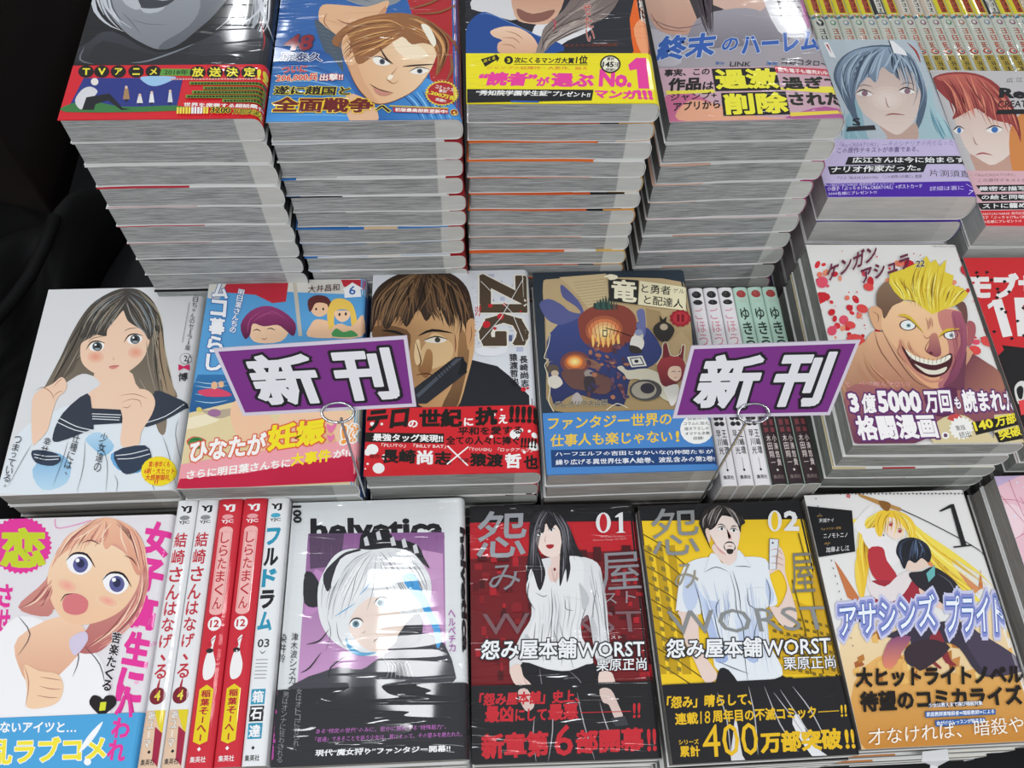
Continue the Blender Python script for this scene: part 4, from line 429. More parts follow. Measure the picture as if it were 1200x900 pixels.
"beach":{"ops":[["p","#dcd8d0",0,[-5,1823,1309,1822,1292,1658,692,1698,180,1750,85,1631,5,1659]],["p","#c22c3c",0,[150,1819,639,1814,634,1605,526,1594,386,1678,108,1711]],["p","#c22c3c",0,[1063,1814,1264,1809,1257,1713,1088,1744]],["p","#3c84c0>#23588c",0,[-17,776,23,943,377,934,1290,1159,1282,838,1146,627,6,612]],["p","#e3d0a2",0,[-23,-26,-4,612,400,718,1307,717,1299,-67]],["p","#f0e4c4",3,[-8,566,209,606,217,537,-8,475]],["l","#a8cbe0",0.9,1,3,[6,883,137,860,258,881]],["l","#a8cbe0",0.9,1,3,[11,847,141,824,263,845]],["l","#a8cbe0",0.89,1,3,[20,775,150,753,271,773]],["l","#a8cbe0",0.88,1,3,[28,716,158,694,278,714]],["p","#c8c0b0",0,[670,1808,702,1808,790,1273,760,1274]],["p","#b8a890",3,[61,657,206,629,810,730,1222,767,1227,672,413,600,215,560]],["p","#f0c4a0",3,[305,650,398,741,576,596,714,409,689,232,437,372,346,465]],["p","#f0c8a4",3,[661,547,855,682,1126,628,1237,440,1132,131,903,30,709,231]],["p","#e8b48c",3,[835,406,1033,468,1125,263,974,136]],["p","#f4cca8",3,[360,1400,383,1278,453,1218,623,1226,683,1327,650,1419,494,1462]],["p","#9a3c74>#5c1a44",3,[343,1259,297,1388,359,1518,484,1568,620,1512,728,1391,722,1275,657,1328,588,1382,481,1371,392,1399,381,1296]],["l","#a84c80",0.95,1,3,[359,1309,367,1439,466,1529]],["l","#a84c80",0.96,1,3,[432,1437,533,1514,648,1432]],["l","#a84c80",0.96,1,3,[391,1412,470,1489,579,1486]],["l","#3a1828",0.95,1,3,[399,1329,430,1344,464,1322]],["l","#3a1828",0.95,1,3,[505,1342,539,1352,575,1330]],["l","#a85040",0.71,1,3,[470,1261,497,1250,521,1265]],["p","#f2c6a0",3,[834,1267,848,1375,887,1427,975,1412,1066,1344,1071,1254]],["p","#f2c6a0",3,[831,1614,963,1611,981,1504,918,1452,850,1493]],["p","#5e2a2a",3,[827,1507,809,1614,872,1662,961,1643,1006,1556,984,1477,966,1571,877,1586,848,1520]],["e","#2a1c1c",10,881,1527,889,1527,882,1514],["e","#2a1c1c",10,938,1526,946,1526,939,1513],["p","#f0c85a",3,[1002,1320,971,1477,1007,1610,1095,1622,1175,1553,1217,1367,1174,1342,1145,1500,1035,1502,1035,1319]],["p","#f4cca8",3,[1031,1503,1145,1500,1148,1434,1096,1396,1043,1436]],["e","#2a1c1c",10,1070,1470,1079,1470,1071,1454],["e","#2a1c1c",10,1120,1474,1129,1474,1121,1458],["p","#f2c6a0",3,[984,1264,1064,1383,1174,1355,1256,1471,1252,1257]],["p","#4c9a5a",3,[1027,1263,1049,1339,1111,1302,1176,1316,1221,1258]],["p","#d84868",3,[42,798,183,818,292,768,274,745,110,749]],["e","#e8b890",18,160,843,184,842,164,809],["e","#e8b890",18,210,851,231,851,214,822],["e","#d8c860",18,73,638,94,637,76,617],["e","#a07098",18,189,607,237,605,193,574],["p","#d8504c",3,[17,384,72,416,157,380,122,336,43,339]],["e","#3c8a48",18,88,360,147,358,94,311],["l","#1c5a2c",0.85,1,3,[37,383,88,391,140,358]],["t","ム","#f4f4f6",[39,1657,167,1640,30,1822],0.04,"#2f6ab0",0.04],["t","コ","#f4f4f6",[48,1481,174,1464,40,1642],0.04,"#2f6ab0",0.04],["t","暮","#f4f4f6",[56,1310,181,1293,48,1467],0.04,"#2f6ab0",0.04],["t","ら","#f4f4f6",[65,1142,188,1126,57,1296],0.04,"#2f6ab0",0.04],["t","し","#f4f4f6",[73,979,195,963,65,1129],0.04,"#2f6ab0",0.04],["t","明","#f6f6f8",[242,1682,290,1668,246,1739],0.02,"#2f6ab0",0.04],["t","日","#f6f6f8",[238,1621,286,1607,241,1677],0.02,"#2f6ab0",0.04],["t","葉","#f6f6f8",[233,1560,282,1546,237,1616],0.02,"#2f6ab0",0.04],["t","さ","#f6f6f8",[229,1499,277,1486,233,1555],0.02,"#2f6ab0",0.04],["t","ん","#f6f6f8",[225,1440,273,1426,229,1495],0.02,"#2f6ab0",0.04],["t","ち","#f6f6f8",[221,1380,269,1367,225,1435],0.02,"#2f6ab0",0.04],["t","の","#f6f6f8",[217,1321,265,1308,221,1375],0.02,"#2f6ab0",0.04],["t","大井昌和","#5a3a30",[804,1685,1057,1701,803,1756],0.01,None,0.03],["p","#f4f4f6",0,[1079,1711,1158,1781,1245,1719,1228,1708,1236,1637,1103,1629,1095,1706]],["t","6","#2c6ab4",[1137,1656,1190,1660,1133,1743],0.02,None,0.03],["p","#eea0a8",3,[-15,187,1241,349,1259,215,1253,84,0,5]],["p","#c21a40",0,[12,78,-8,5,167,-7,1256,20,1275,123,1258,237,970,197,465,108]],["t","ひなたが","#f6f4f0",[54,202,600,256,49,383],0.04,"#e06040",0.05],["t","妊娠","#f4e024",[610,274,1021,333,602,485],0.045,"#e06040",0.05],["p","#e87aa8",3,[1031,491,1065,472,1096,499,1098,462,1064,413,1034,450]],["p","#e87aa8",3,[1041,400,1066,386,1089,403,1091,376,1069,340,1043,368]],["t","!?","#f4a040",[1142,316,1266,339,1142,470],0.03,"#f8f4f0",0.05],["t","さらに明日葉さんちに","#f8f4f0",[56,69,787,146,54,141],0.03,None,0.03],["t","大事件","#f4e024",[791,150,1078,185,787,251],0.035,None,0.03],["t","が!?","#f8f4f0",[1092,207,1227,220,1093,273],0.03,None,0.03]],"base":"#5aa2d8"},
"man":{"ops":[["p","#20222a",0,[14,640,120,810,753,974,1016,891,1285,559,1282,511,1,543]],["p","#dcdfe4",0,[835,1815,1291,1806,1287,608,1015,875,843,1049]],["p","#8a92b8",0,[892,1100,911,1100,910,1056,891,1057]],["p","#8a92b8",0,[853,1205,889,1204,889,1174,852,1175]],["p","#c8ccd8",0,[1010,1455,1046,1454,1045,1434,1009,1434]],["p","#c8ccd8",0,[839,1618,854,1617,854,1592,839,1593]],["p","#8a92b8",0,[1006,1133,1052,1132,1051,1090,1005,1091]],["p","#8a92b8",0,[1274,1736,1317,1735,1316,1704,1272,1705]],["p","#b8bed4",0,[948,1287,984,1286,983,1244,947,1245]],["p","#c8ccd8",0,[1075,1681,1092,1681,1090,1621,1073,1621]],["p","#c8ccd8",0,[1132,1675,1186,1674,1185,1639,1131,1641]],["p","#8a92b8",0,[930,1526,984,1525,984,1507,929,1508]],["p","#c8ccd8",0,[1047,1555,1077,1554,1076,1511,1046,1511]],["p","#8a92b8",0,[1037,1641,1058,1640,1056,1602,1035,1602]],["p","#5c648c",0,[1161,1167,1216,1166,1214,1129,1160,1130]],["p","#c8ccd8",0,[916,1781,947,1781,946,1755,916,1756]],["p","#c8ccd8",0,[916,1569,963,1568,962,1536,916,1537]],["p","#b8bed4",0,[842,1122,893,1121,893,1109,842,1110]],["p","#b8bed4",0,[943,1780,993,1779,992,1749,943,1750]],["p","#c8ccd8",0,[1050,1136,1070,1136,1068,1098,1049,1099]],["p","#8a92b8",0,[987,1359,1014,1358,1014,1342,987,1343]],["p","#c8ccd8",0,[1097,1233,1134,1232,1134,1214,1096,1214]],["p","#b8bed4",0,[1112,1083,1128,1083,1128,1072,1112,1072]],["p","#5c648c",0,[950,1310,969,1310,968,1284,949,1285]],["p","#8a92b8",0,[1263,1781,1317,1780,1316,1758,1262,1759]],["p","#b8bed4",0,[1196,1158,1245,1157,1243,1107,1193,1108]],["p","#b8bed4",0,[869,1096,903,1095,902,1080,869,1081]],["p","#c8ccd8",0,[1027,1440,1048,1440,1047,1423,1026,1423]],["p","#c8ccd8",0,[1091,1264,1128,1263,1127,1248,1091,1249]],["p","#8a92b8",0,[1050,1197,1084,1197,1083,1183,1049,1184]],["p","#8a92b8",0,[1011,1707,1059,1706,1058,1659,1010,1660]],["p","#b8bed4",0,[1092,1187,1129,1187,1127,1129,1089,1130]],["p","#b8bed4",0,[1033,1548,1064,1547,1063,1510,1031,1511]],["p","#c8ccd8",0,[795,1345,850,1344,849,1297,795,1298]],["p","#5c648c",0,[902,1571,941,1570,939,1510,900,1510]],["p","#5c648c",0,[1164,1248,1192,1247,1191,1222,1163,1222]],["p","#5c648c",0,[1167,1566,1220,1565,1219,1544,1166,1545]],["p","#c8ccd8",0,[969,1361,1025,1360,1024,1339,968,1341]],["p","#5c648c",0,[1072,1179,1116,1178,1114,1122,1070,1123]],["p","#c8ccd8",0,[1175,1343,1205,1342,1204,1311,1174,1311]],["p","#c8ccd8",0,[1179,1412,1196,1412,1195,1393,1178,1393]],["p","#5c648c",0,[1144,1585,1177,1584,1176,1567,1143,1567]],["p","#c8ccd8",0,[1264,1580,1316,1579,1315,1554,1263,1555]],["p","#c8ccd8",0,[913,1608,938,1607,937,1570,912,1571]],["p","#5c648c",0,[905,1203,945,1202,944,1151,904,1152]],["p","#b8bed4",0,[1036,1709,1055,1708,1054,1693,1035,1693]],["p","#b8bed4",0,[1145,1074,1199,1072,1197,1025,1143,1026]],["p","#c8ccd8",0,[808,1650,834,1649,834,1633,808,1634]],["p","#d8ae7c>#a8784c@20",3,[15,1306,55,1441,440,1544,759,1399,822,1129,750,770,661,526,448,532,296,682,140,885,45,1093]],["p","#e2be8c",3,[443,1137,510,1215,643,1106,620,951,445,878,378,982]],["p","#a87c50>#5c4028",3,[712,1264,776,1051,728,746,661,526,554,529,663,797,687,1053]],["p","#7a5636>#4c3420",3,[16,1279,285,1247,311,1061,229,783,93,989]],["p","#38281c",4,[4,1226,-14,1470,47,1664,205,1789,414,1829,624,1796,763,1650,810,1425,825,1262,778,1130,735,1291,668,1401,622,1266,532,1459,441,1324,372,1434,285,1273,215,1383,129,1250,58,1359]],["h",["#241810","#5c4430","#7a5a3c","#3c2a1c","#8c6c4c"],1.4,60,31,[368,1815,184,1718,51,1552,13,1360,21,1252],[414,1829,370,1658,304,1463,261,1328,217,1275]],["h",["#241810","#5c4430","#7a5a3c","#3c2a1c","#8c6c4c"],1.4,60,32,[391,1823,416,1657,440,1461,486,1377,509,1323],[508,1812,717,1679,796,1453,816,1262,777,1103]],["h",["#241810","#5c4430","#7a5a3c"],1.4,24,33,[298,1802,278,1631,295,1464,306,1327],[531,1809,577,1625,600,1485,622,1293]],["l","#7a5a3c",1.29,1,3,[206,1746,96,1579,59,1332]],["l","#7a5a3c",1.3,1,3,[298,1773,210,1576,149,1303]],["l","#7a5a3c",1.3,1,3,[391,1794,325,1574,284,1300]],["l","#7a5a3c",1.3,1,3,[484,1798,462,1599,373,1407]],["l","#7a5a3c",1.3,1,3,[578,1779,600,1597,554,1431]],["l","#7a5a3c",1.29,1,3,[670,1709,738,1510,757,1263]],["l","#7a5a3c",1.29,1,3,[161,1718,29,1524,11,1279]],["l","#7a5a3c",1.3,1,3,[438,1770,554,1597,645,1347]],["l","#7a5a3c",1.3,1,3,[531,1769,693,1595,781,1344]],["l","#7a5a3c",1.28,1,3,[347,1658,236,1465,216,1329]],["l","#140e0a",1.04,1,3,[252,1760,165,1549,104,1304]],["l","#140e0a",1.04,1,3,[438,1788,394,1545,328,1353]],["l","#140e0a",1.04,1,3,[624,1738,669,1539,713,1318]],["l","#140e0a",2.44,1,3,[376,1186,487,1237,649,1207]],["p","#efe6d8",3,[421,1138,510,1173,603,1144,532,1114]],["e","#3a3c30",18,528,1146,550,1145,528,1122],["l","#140e0a",1.21,1,3,[412,1138,510,1178,612,1149]],["p","#b48454>#8c6038",3,[444,1058,488,1031,484,877,437,803,380,880,410,930]],["p","#f0d0a0",3,[358,1139,390,1138,396,956,366,921,347,1009]],["p","#6c4828",3,[107,1213,219,1216,300,1167,221,1142,109,1155]],["l","#140e0a",2.45,1,3,[84,1246,196,1227,291,1183]],["l","#5c3c24",0.97,1,3,[358,1139,401,956,375,900]],["l","#7a1c1c",0.74,1,3,[662,1212,670,1106,665,1027]],["l","#5a2a1c",1.17,1,3,[363,830,445,843,511,816]],["p","#cf9e70",3,[757,1290,808,1343,834,1262,813,1129,763,1051]],["l","#7a5030",0.74,1,3,[793,1276,796,1182,777,1103]],["p","#24272e",0,[366,582,339,705,665,986,731,984,756,846,447,580]],["p","#4c525c",0,[365,656,673,970,718,974,383,631]],["p","#111318",0,[718,980,757,922,751,841,685,822]],["l","#0c0d10",0.71,0,0,[511,841,541,795]],["l","#0c0d10",0.71,0,0,[530,861,561,815]],["l","#0c0d10",0.71,0,0,[550,881,581,835]],["l","#0c0d10",0.71,0,0,[570,901,600,854]],["l","#0c0d10",0.71,0,0,[590,921,620,874]],["l","#0c0d10",0.71,0,0,[609,941,640,894]],["t","ZIG","#4f4030",[867,1774,852,1081,1261,1766],0.05,"#e8e4d8",0.03],["t","World Can’t Allow Terror","#e8eaf0",[826,1723,816,1040,861,1722],0.02,None,0.03],["t","ジグ","#d02838",[827,1359,877,1358,829,1464],0.03,None,0.03],["e","#c4202c",18,916,1281,947,1281,915,1248],["e","#c4202c",18,1031,1355,1059,1354,1030,1326],["e","#c4202c",10,1063,1470,1076,1470,1062,1455],["e","#c4202c",10,952,1461,971,1461,952,1441],["e","#c4202c",18,1183,685,1202,685,1182,665],["e","#c4202c",10,1216,694,1227,694,1215,683],["e","#c4202c",10,1193,1401,1202,1401,1192,1391],["e","#c4202c",10,982,1242,996,1242,982,1228],["l","#e8e8e8",0.52,0,0,[880,1705,1124,1391,1203,1120]],["l","#e8e8e8",0.52,0,0,[1231,1726,1031,1339,867,1128]],["p","#e6e8ec",3,[821,1050,888,1069,977,1057,1067,1076,1060,1018,975,989,864,997]],["t","長","#1a1b20",[1166,915,1228,917,1165,980],0.02,None,0.03],["t","崎","#1a1b20",[1166,845,1227,847,1166,909],0.02,None,0.03],["t","尚","#1a1b20",[1166,775,1227,777,1166,839],0.02,None,0.03],["t","志","#1a1b20",[1166,706,1227,709,1166,770],0.02,None,0.03],["t","猿","#1a1b20",[1087,936,1149,938,1086,1003],0.02,None,0.03],["t","渡","#1a1b20",[1087,864,1149,867,1087,930],0.02,None,0.03],["t","哲","#1a1b20",[1088,793,1149,796,1087,859],0.02,None,0.03],["t","也","#1a1b20",[1088,723,1150,725,1088,788],0.02,None,0.03],["b","#d0202a",548],["e","#f2f0ee",18,47,417,64,416,48,400],["e","#f2f0ee",18,117,415,127,414,117,404],["e","#f2f0ee",18,950,472,964,472,950,458],["e","#f2f0ee",10,1010,513,1020,513,1010,504],["e","#f2f0ee",18,55,209,99,208,57,166],["e","#f2f0ee",18,22,187,49,187,23,160],["e","#f2f0ee",18,106,58,149,57,108,16],["e","#f2f0ee",10,11,56,17,56,11,49],["e","#f2f0ee",18,1102,305,1141,304,1100,266],["e","#f2f0ee",18,1150,336,1166,336,1149,320],["e","#f2f0ee",18,1247,295,1270,294,1246,272],["e","#f2f0ee",18,1236,206,1276,205,1234,167],["e","#f2f0ee",18,1210,327,1222,327,1209,315],["e","#f2f0ee",10,26,94,35,93,26,85],["e","#f2f0ee",18,927,290,941,290,927,277],["e","#f2f0ee",18,1165,157,1176,156,1164,145],["e","#f2f0ee",18,148,146,171,146,149,124],["t","テロ","#17140f",[-3,353,307,381,13,527],0.05,None,0.03],["t","の","#f4f0ee",[312,379,384,379,311,441],0.04,None,0.03],["t","世紀","#17140f",[391,377,713,376,394,531],0.05,None,0.03],["t","に","#f4f0ee",[725,381,795,382,726,449],0.04,None,0.03],["t","抗","#17140f",[806,381,974,385,814,537],0.05,None,0.03],["t","え","#f4f0ee",[982,393,1049,394,986,469],0.04,None,0.03],["t","!!!!!","#17140f",[1059,401,1276,390,1071,544],0.05,None,0.03],["p","#17140f",0,[-23,349,578,323,576,243,-20,272]],["t","最強タッグ実現!!","#f4f2f0",[55,277,569,251,57,339],0.03,None,0.03],["t","平和を愛する","#17140f",[678,305,1155,305,683,374],0.03,None,0.03],["t","全ての人々に捧ぐ","#17140f",[592,233,1133,216,592,304],0.03,None,0.03],["t","!!!!!","#17140f",[1137,195,1254,187,1147,277],0.04,None,0.03],["t","「PLUTO」「BILLY BAT」","#f2d8d4",[119,225,592,202,122,258],0.02,None,0.03],["t","「TOUGH」「ロックアップ」","#f2d8d4",[761,175,1220,155,766,208],0.02,None,0.03],["t","原作","#17140f",[38,137,110,132,39,172],0.0,None,0.03],["t","長崎","#17140f",[123,97,372,86,126,210],0.04,None,0.03],["t","尚","#f2f0ee",[381,80,496,75,382,193],0.04,None,0.03],["t","志","#17140f",[508,74,630,69,510,182],0.04,None,0.03],["l","#f2f0ee",1.09,0,0,[603,222,750,60]],["l","#f2f0ee",1.09,0,0,[757,211,598,74]],["t","作画","#17140f",[680,90,755,85,683,124],0.0,None,0.03],["t","猿渡","#17140f",[762,55,1004,41,768,162],0.04,None,0.03],["t","哲","#f2f0ee",[1018,33,1136,28,1024,150],0.04,None,0.03],["t","也","#17140f",[1152,22,1261,17,1159,134],0.04,None,0.03]],"base":"#d9dbe0"},
"drag":{"ops":[["p","#c4ac82>#a08860",3,[78,1698,156,1751,575,1759,1258,1688,1251,1331,1216,991,1109,544,649,512,87,528,58,925,72,1361]],["p","#cdb88e",0,[217,1768,609,1795,605,1452,455,1421,299,1675]],["l","#8a7452",0.33,0,0,[332,1710,603,1740]],["l","#8a7452",0.33,0,0,[335,1681,601,1711]],["l","#8a7452",0.33,0,0,[339,1652,598,1682]],["l","#8a7452",0.33,0,0,[343,1623,595,1653]],["l","#8a7452",0.33,0,0,[346,1594,592,1624]],["l","#8a7452",0.33,0,0,[350,1565,589,1595]],["l","#8a7452",0.33,0,0,[353,1537,586,1567]],["l","#8a7452",0.32,0,0,[357,1508,584,1538]],["l","#8a7452",0.32,0,0,[360,1480,581,1510]],["p","#a58c64",0,[898,1445,1012,1407,1078,1029,882,1067]],["p","#bea47a",0,[1032,1114,1161,1212,1219,1109,1173,894,1045,996]],["p","#c4ae86",0,[86,1361,184,1307,147,1188,67,1156]],["p","#43508a>#2a3058",3,[106,1223,322,1407,388,1318,823,1307,980,1048,890,902,709,809,626,559,464,595,249,663,91,574,72,924,117,956,62,990]],["p","#5a5f92",3,[36,1502,113,1553,212,1498,280,1426,366,1406,328,1477,232,1568,226,1694,308,1602,373,1494,379,1388,227,1305,155,1307,86,1361]],["p","#6a70a0",3,[709,1467,748,1414,780,1308,851,1169,880,1288,882,1428,821,1412,821,1290]],["p","#8a4438",3,[337,1268,349,1371,444,1457,579,1488,724,1467,802,1377,800,1256,746,1138,623,1058,534,1027,426,1096,362,1182]],["e","#d88050*#8a4438",18,540,1237,742,1232,522,1049],["e","#fbe6a0*#d88050",18,539,1225,671,1222,527,1104],["l","#8a4030",0.48,1,3,[376,1353,431,1147,467,1079]],["l","#8a4030",0.48,1,3,[417,1352,453,1146,482,1078]],["l","#8a4030",0.48,1,3,[458,1351,476,1145,496,1078]],["l","#8a4030",0.48,1,3,[498,1350,499,1145,510,1077]],["l","#8a4030",0.48,1,3,[539,1349,522,1144,524,1077]],["l","#8a4030",0.48,1,3,[580,1348,545,1144,539,1077]],["l","#8a4030",0.48,1,3,[621,1347,568,1143,553,1076]],["l","#8a4030",0.48,1,3,[661,1346,591,1142,567,1076]],["l","#8a4030",0.48,1,3,[702,1345,614,1142,582,1075]],["l","#8a4030",0.48,1,3,[743,1344,637,1141,596,1075]],["l","#8a4030",0.48,1,3,[784,1343,660,1141,610,1075]],["p","#f4c870",3,[434,1180,452,1197,450,1112,433,1079]],["p","#f4c870",3,[474,1179,493,1196,490,1111,473,1078]],["p","#f4c870",3,[514,1178,533,1195,530,1110,513,1077]],["p","#f4c870",3,[554,1177,573,1194,571,1109,553,1076]],["p","#f4c870",3,[595,1176,614,1193,611,1108,593,1075]],["p","#f4c870",3,[635,1175,654,1192,651,1107,633,1074]],["p","#2c443e",3,[473,1456,489,1508,518,1437]],["p","#3c5a52",3,[496,1455,513,1526,537,1437]],["p","#2c443e",3,[520,1455,537,1543,556,1436]],["p","#3c5a52",3,[543,1454,561,1560,575,1436]],["p","#2c443e",3,[567,1453,585,1577,594,1435]],["p","#3c5a52",3,[590,1453,605,1559,613,1435]],["p","#2c443e",3,[614,1452,625,1541,632,1434]],["p","#3c5a52",3,[637,1452,646,1522,651,1434]],["p","#2c443e",3,[660,1451,666,1504,670,1433]],["l","#1c1a1c",0.79,0,0,[551,1259,640,1226,750,1175]],["p","#201c1c",0,[526,1239,566,1238,557,1174,522,1175]],["p","#f8e8b0",0,[532,1229,558,1228,551,1184,530,1185]],["e","#d8d2c0",18,808,1170,848,1169,802,1120],["e","#d8d2c0",18,771,1104,811,1103,765,1054],["p","#e8e4d8",3,[748,1155,794,1178,847,1135,823,1052,737,1054]],["e","#8f98b8",18,815,1208,847,1207,811,1177],["p","#3a3430",3,[726,1088,796,1070,819,1019,733,1021]],["e","#e8843c*#7a4644",18,285,943,404,940,277,839],["e","#fcec98*#e8843c",18,280,951,345,950,276,896],["p","#6a4a44",3,[166,857,295,886,446,849,564,765,498,656,334,692,226,727]],["p","#8a6450",3,[359,982,455,946,477,881,394,899]],["e","#5c5048",18,104,891,154,890,101,852],["e","#c8b49c",18,118,849,148,848,116,820],["p","#d8d0c4",3,[65,812,136,829,173,761,114,715,61,748]],["e","#9a8f88",18,381,841,417,840,378,806],["p","#3c3438",3,[341,804,417,805,418,690,347,676]],["p","#b0a8a4",3,[233,633,278,678,314,615,283,569,237,586]],["e","#a87058",8,468,1060,488,1059,467,1049],["e","#5a3c44",8,557,965,570,958,550,951],["e","#84545a",8,448,1059,461,1032,440,1054],["e","#84545a",8,468,976,473,959,454,970],["e","#5a3c44",8,622,678,641,661,614,667],["e","#403a5c",8,466,989,467,974,448,985],["e","#403a5c",8,556,960,559,936,539,956],["e","#6a4c62",8,539,905,553,897,533,891],["e","#5a3c44",8,444,722,455,716,437,707],["e","#403a5c",8,544,876,557,874,541,859],["e","#a87058",8,653,794,657,777,641,789],["e","#403a5c",8,474,836,485,830,470,826],["e","#84545a",8,608,805,619,798,598,787],["e","#5a3c44",8,391,937,400,908,374,929],["e","#403a5c",8,700,1097,707,1079,691,1091],["e","#5a3c44",8,625,683,636,671,617,674],["e","#84545a",8,425,924,441,922,423,914],["e","#403a5c",8,417,729,437,709,407,717],["e","#5a3c44",8,423,666,434,662,420,657],["e","#5a3c44",8,604,1033,621,1021,596,1019],["e","#403a5c",8,374,706,372,679,362,706],["e","#a87058",8,537,989,551,974,530,980],["e","#84545a",8,581,897,598,887,577,887],["e","#84545a",8,466,1008,481,997,459,997],["e","#5a3c44",8,663,950,664,918,650,948],["e","#5a3c44",8,565,722,583,714,561,712],["e","#84545a",8,627,668,630,650,613,663],["e","#6a4c62",8,561,710,564,694,545,705],["e","#a87058",8,487,917,486,902,469,916],["e","#6a4c62",8,607,1086,612,1072,590,1076],["e","#a87058",8,411,1030,411,1005,395,1028],["e","#84545a",8,468,1110,479,1108,463,1091],["e","#84545a",8,613,724,632,716,606,706],["e","#6a4c62",8,593,944,608,923,583,934],["e","#6a4c62",8,406,1096,417,1090,399,1081],["e","#5a3c44",8,640,1087,665,1085,638,1070],["e","#5a3c44",8,620,703,644,692,614,689],["e","#a87058",8,685,913,711,909,682,899],["e","#403a5c",8,645,716,647,694,633,713],["e","#84545a",8,640,1074,654,1055,626,1059],["e","#403a5c",8,411,838,436,830,408,827],["e","#6a4c62",8,538,942,564,932,535,932],["e","#5a3c44",8,597,1048,609,1032,585,1035],["e","#403a5c",8,412,991,410,971,396,991],["e","#6a4c62",8,562,776,563,747,549,775],["e","#6a4c62",8,616,827,633,809,605,815],["e","#403a5c",8,409,736,429,715,401,726],["e","#6a4c62",8,556,777,567,768,545,761],["e","#6a4c62",8,563,935,574,909,554,930],["e","#403a5c",8,666,942,683,941,664,929],["e","#5a3c44",8,365,652,364,625,349,652],["e","#a87058",8,423,825,445,821,419,804],["e","#84545a",8,639,627,645,604,624,621],["e","#403a5c",8,552,703,554,675,537,700],["e","#84545a",8,451,870,465,860,445,859],["e","#a87058",8,547,625,563,614,537,608],["e","#403a5c",8,509,821,514,806,496,814],["e","#a87058",8,574,928,596,925,572,916],["e","#403a5c",8,653,626,674,622,650,613],["e","#a87058",8,470,1001,495,993,464,983],["p","#e6e4da",0,[694,979,815,989,841,893,718,884]],["p","#4a4a60",0,[713,969,805,976,825,903,728,896]],["p","#e6e4da",0,[723,959,795,967,815,913,734,906]],["e","#2c2c34",18,764,938,781,937,762,923],["p","#cfc9b4",3,[605,883,649,899,687,858,829,871,936,819,1012,752,1017,578,935,596,838,710,762,776,678,778,655,827]],["e","#4c4a4a",18,806,679,932,675,795,585],["e","#a39c8c",18,793,679,890,676,784,604],["e","#34303a",18,822,694,878,692,817,647],["p","#34302c",3,[931,1235,998,1303,1069,1283,1103,1214,1032,1114,962,1132]],["e","#b8a890",18,1021,1250,1053,1249,1017,1219],["p","#2c2824",0,[998,1303,1000,1365,1021,1319,1058,1353,1044,1293]],["p","#a84044>#6a2830",3,[923,803,924,901,984,971,1085,975,1141,919,1125,830,1099,766,992,705,938,723]],["p","#e8c8b0",3,[998,833,1029,881,1100,876,1097,798,1054,748,1002,785]],["p","#7a2c34",0,[974,957,996,1081,1024,1100,1033,972]],["p","#7a2c34",0,[1099,970,1135,1067,1159,1073,1132,944]],["l","#2a1418",0.61,1,3,[1026,833,1046,839,1062,828]],["l","#2a1418",0.61,1,3,[1077,831,1089,837,1099,831]],["l","#a85050",0.45,1,3,[1034,787,1050,780,1068,789]],["p","#d8d4cc",3,[948,690,1064,719,1030,578,983,533,965,611]],["l","#e8e2cc",0.58,0,3,[86,513,52,607,72,716,54,860,44,925,75,973,43,991,84,1106,105,1206]],["l","#e8e2cc",0.58,0,3,[484,513,572,568,650,527]],["l","#e8e2cc",0.61,0,3,[918,901,974,998,987,1081,1025,1107,1043,983,1116,994,1142,1074,1167,1066,1143,960,1151,894]],["p","#2a2a2a",0,[621,1740,870,1712,837,1471,605,1513]],["t","竜","#efe8cc",[622,1512,830,1489,648,1732],0.03,None,0.03],["p","#efe8cc",3,[584,1755,637,1780,696,1764,692,1731,631,1721,619,1743]],["p","#e8e0bc",0,[879,1708,1259,1633,1220,1402,837,1471]],["t","と勇者","#201c18",[877,1588,1117,1557,890,1678],0.01,None,0.03],["t","と配達人","#201c18",[885,1477,1200,1423,901,1566],0.01,None,0.03],["t","ゲル","#4a4438",[1136,1582,1229,1569,1148,1628],0.0,None,0.03],["p","#9a2430",0,[1245,1327,1250,1305,1229,1290,1221,1267,1196,1264,1178,1246,1156,1255,1131,1247,1118,1266,1094,1271,1093,1294,1075,1310,1087,1332,1081,1354,1103,1369,1110,1392,1135,1396,1154,1414,1177,1405,1201,1412,1215,1394,1239,1389,1240,1365,1257,1350]],["e","#b8323c",18,1167,1333,1228,1331,1158,1274],["t","Ⅱ","#701820",[1132,1296,1190,1294,1142,1369],0.03,None,0.03],["t","グレゴリウス山田","#1c1a18",[83,544,493,553,92,599],0.01,"#cfc8b0",0.04],["b","#4a86c8",502],["t","ファンタジー世界の","#eec63c",[28,358,965,371,42,468],0.02,None,0.03],["t","仕事人も楽じゃない","#eec63c",[39,220,953,229,50,322],0.02,None,0.03],["t","!","#eec63c",[978,231,1005,233,988,321],0.03,None,0.03],["p","#1d4278",0,[42,194,1269,185,1271,44,40,55]],["t","ハーフエルフの吉田とゆかいな(?)仲間たちが","#eef0f4",[72,137,1244,121,75,179],0.015,None,0.03],["t","繰り広げる異世界仕事人絵巻、波乱含みの第2巻!","#eef0f4",[70,72,1247,66,73,116],0.015,None,0.03],["e","#f0f0ec",18,1151,333,1278,330,1132,209],["t","掲載時の","#30343a",[1089,408,1234,409,1093,430],0.0,None,0.03],["t","コラムに加え、","#30343a",[1054,368,1258,367,1058,395],0.01,None,0.03],["t","描き下ろしの","#30343a",[1055,324,1241,324,1059,351],0.01,None,0.03],["t","オマケも多数","#30343a",[1054,283,1242,283,1058,310],0.01,None,0.03],["t","収録!","#30343a",[1110,243,1187,244,1114,270],0.01,None,0.03]],"base":"#2a3540"},
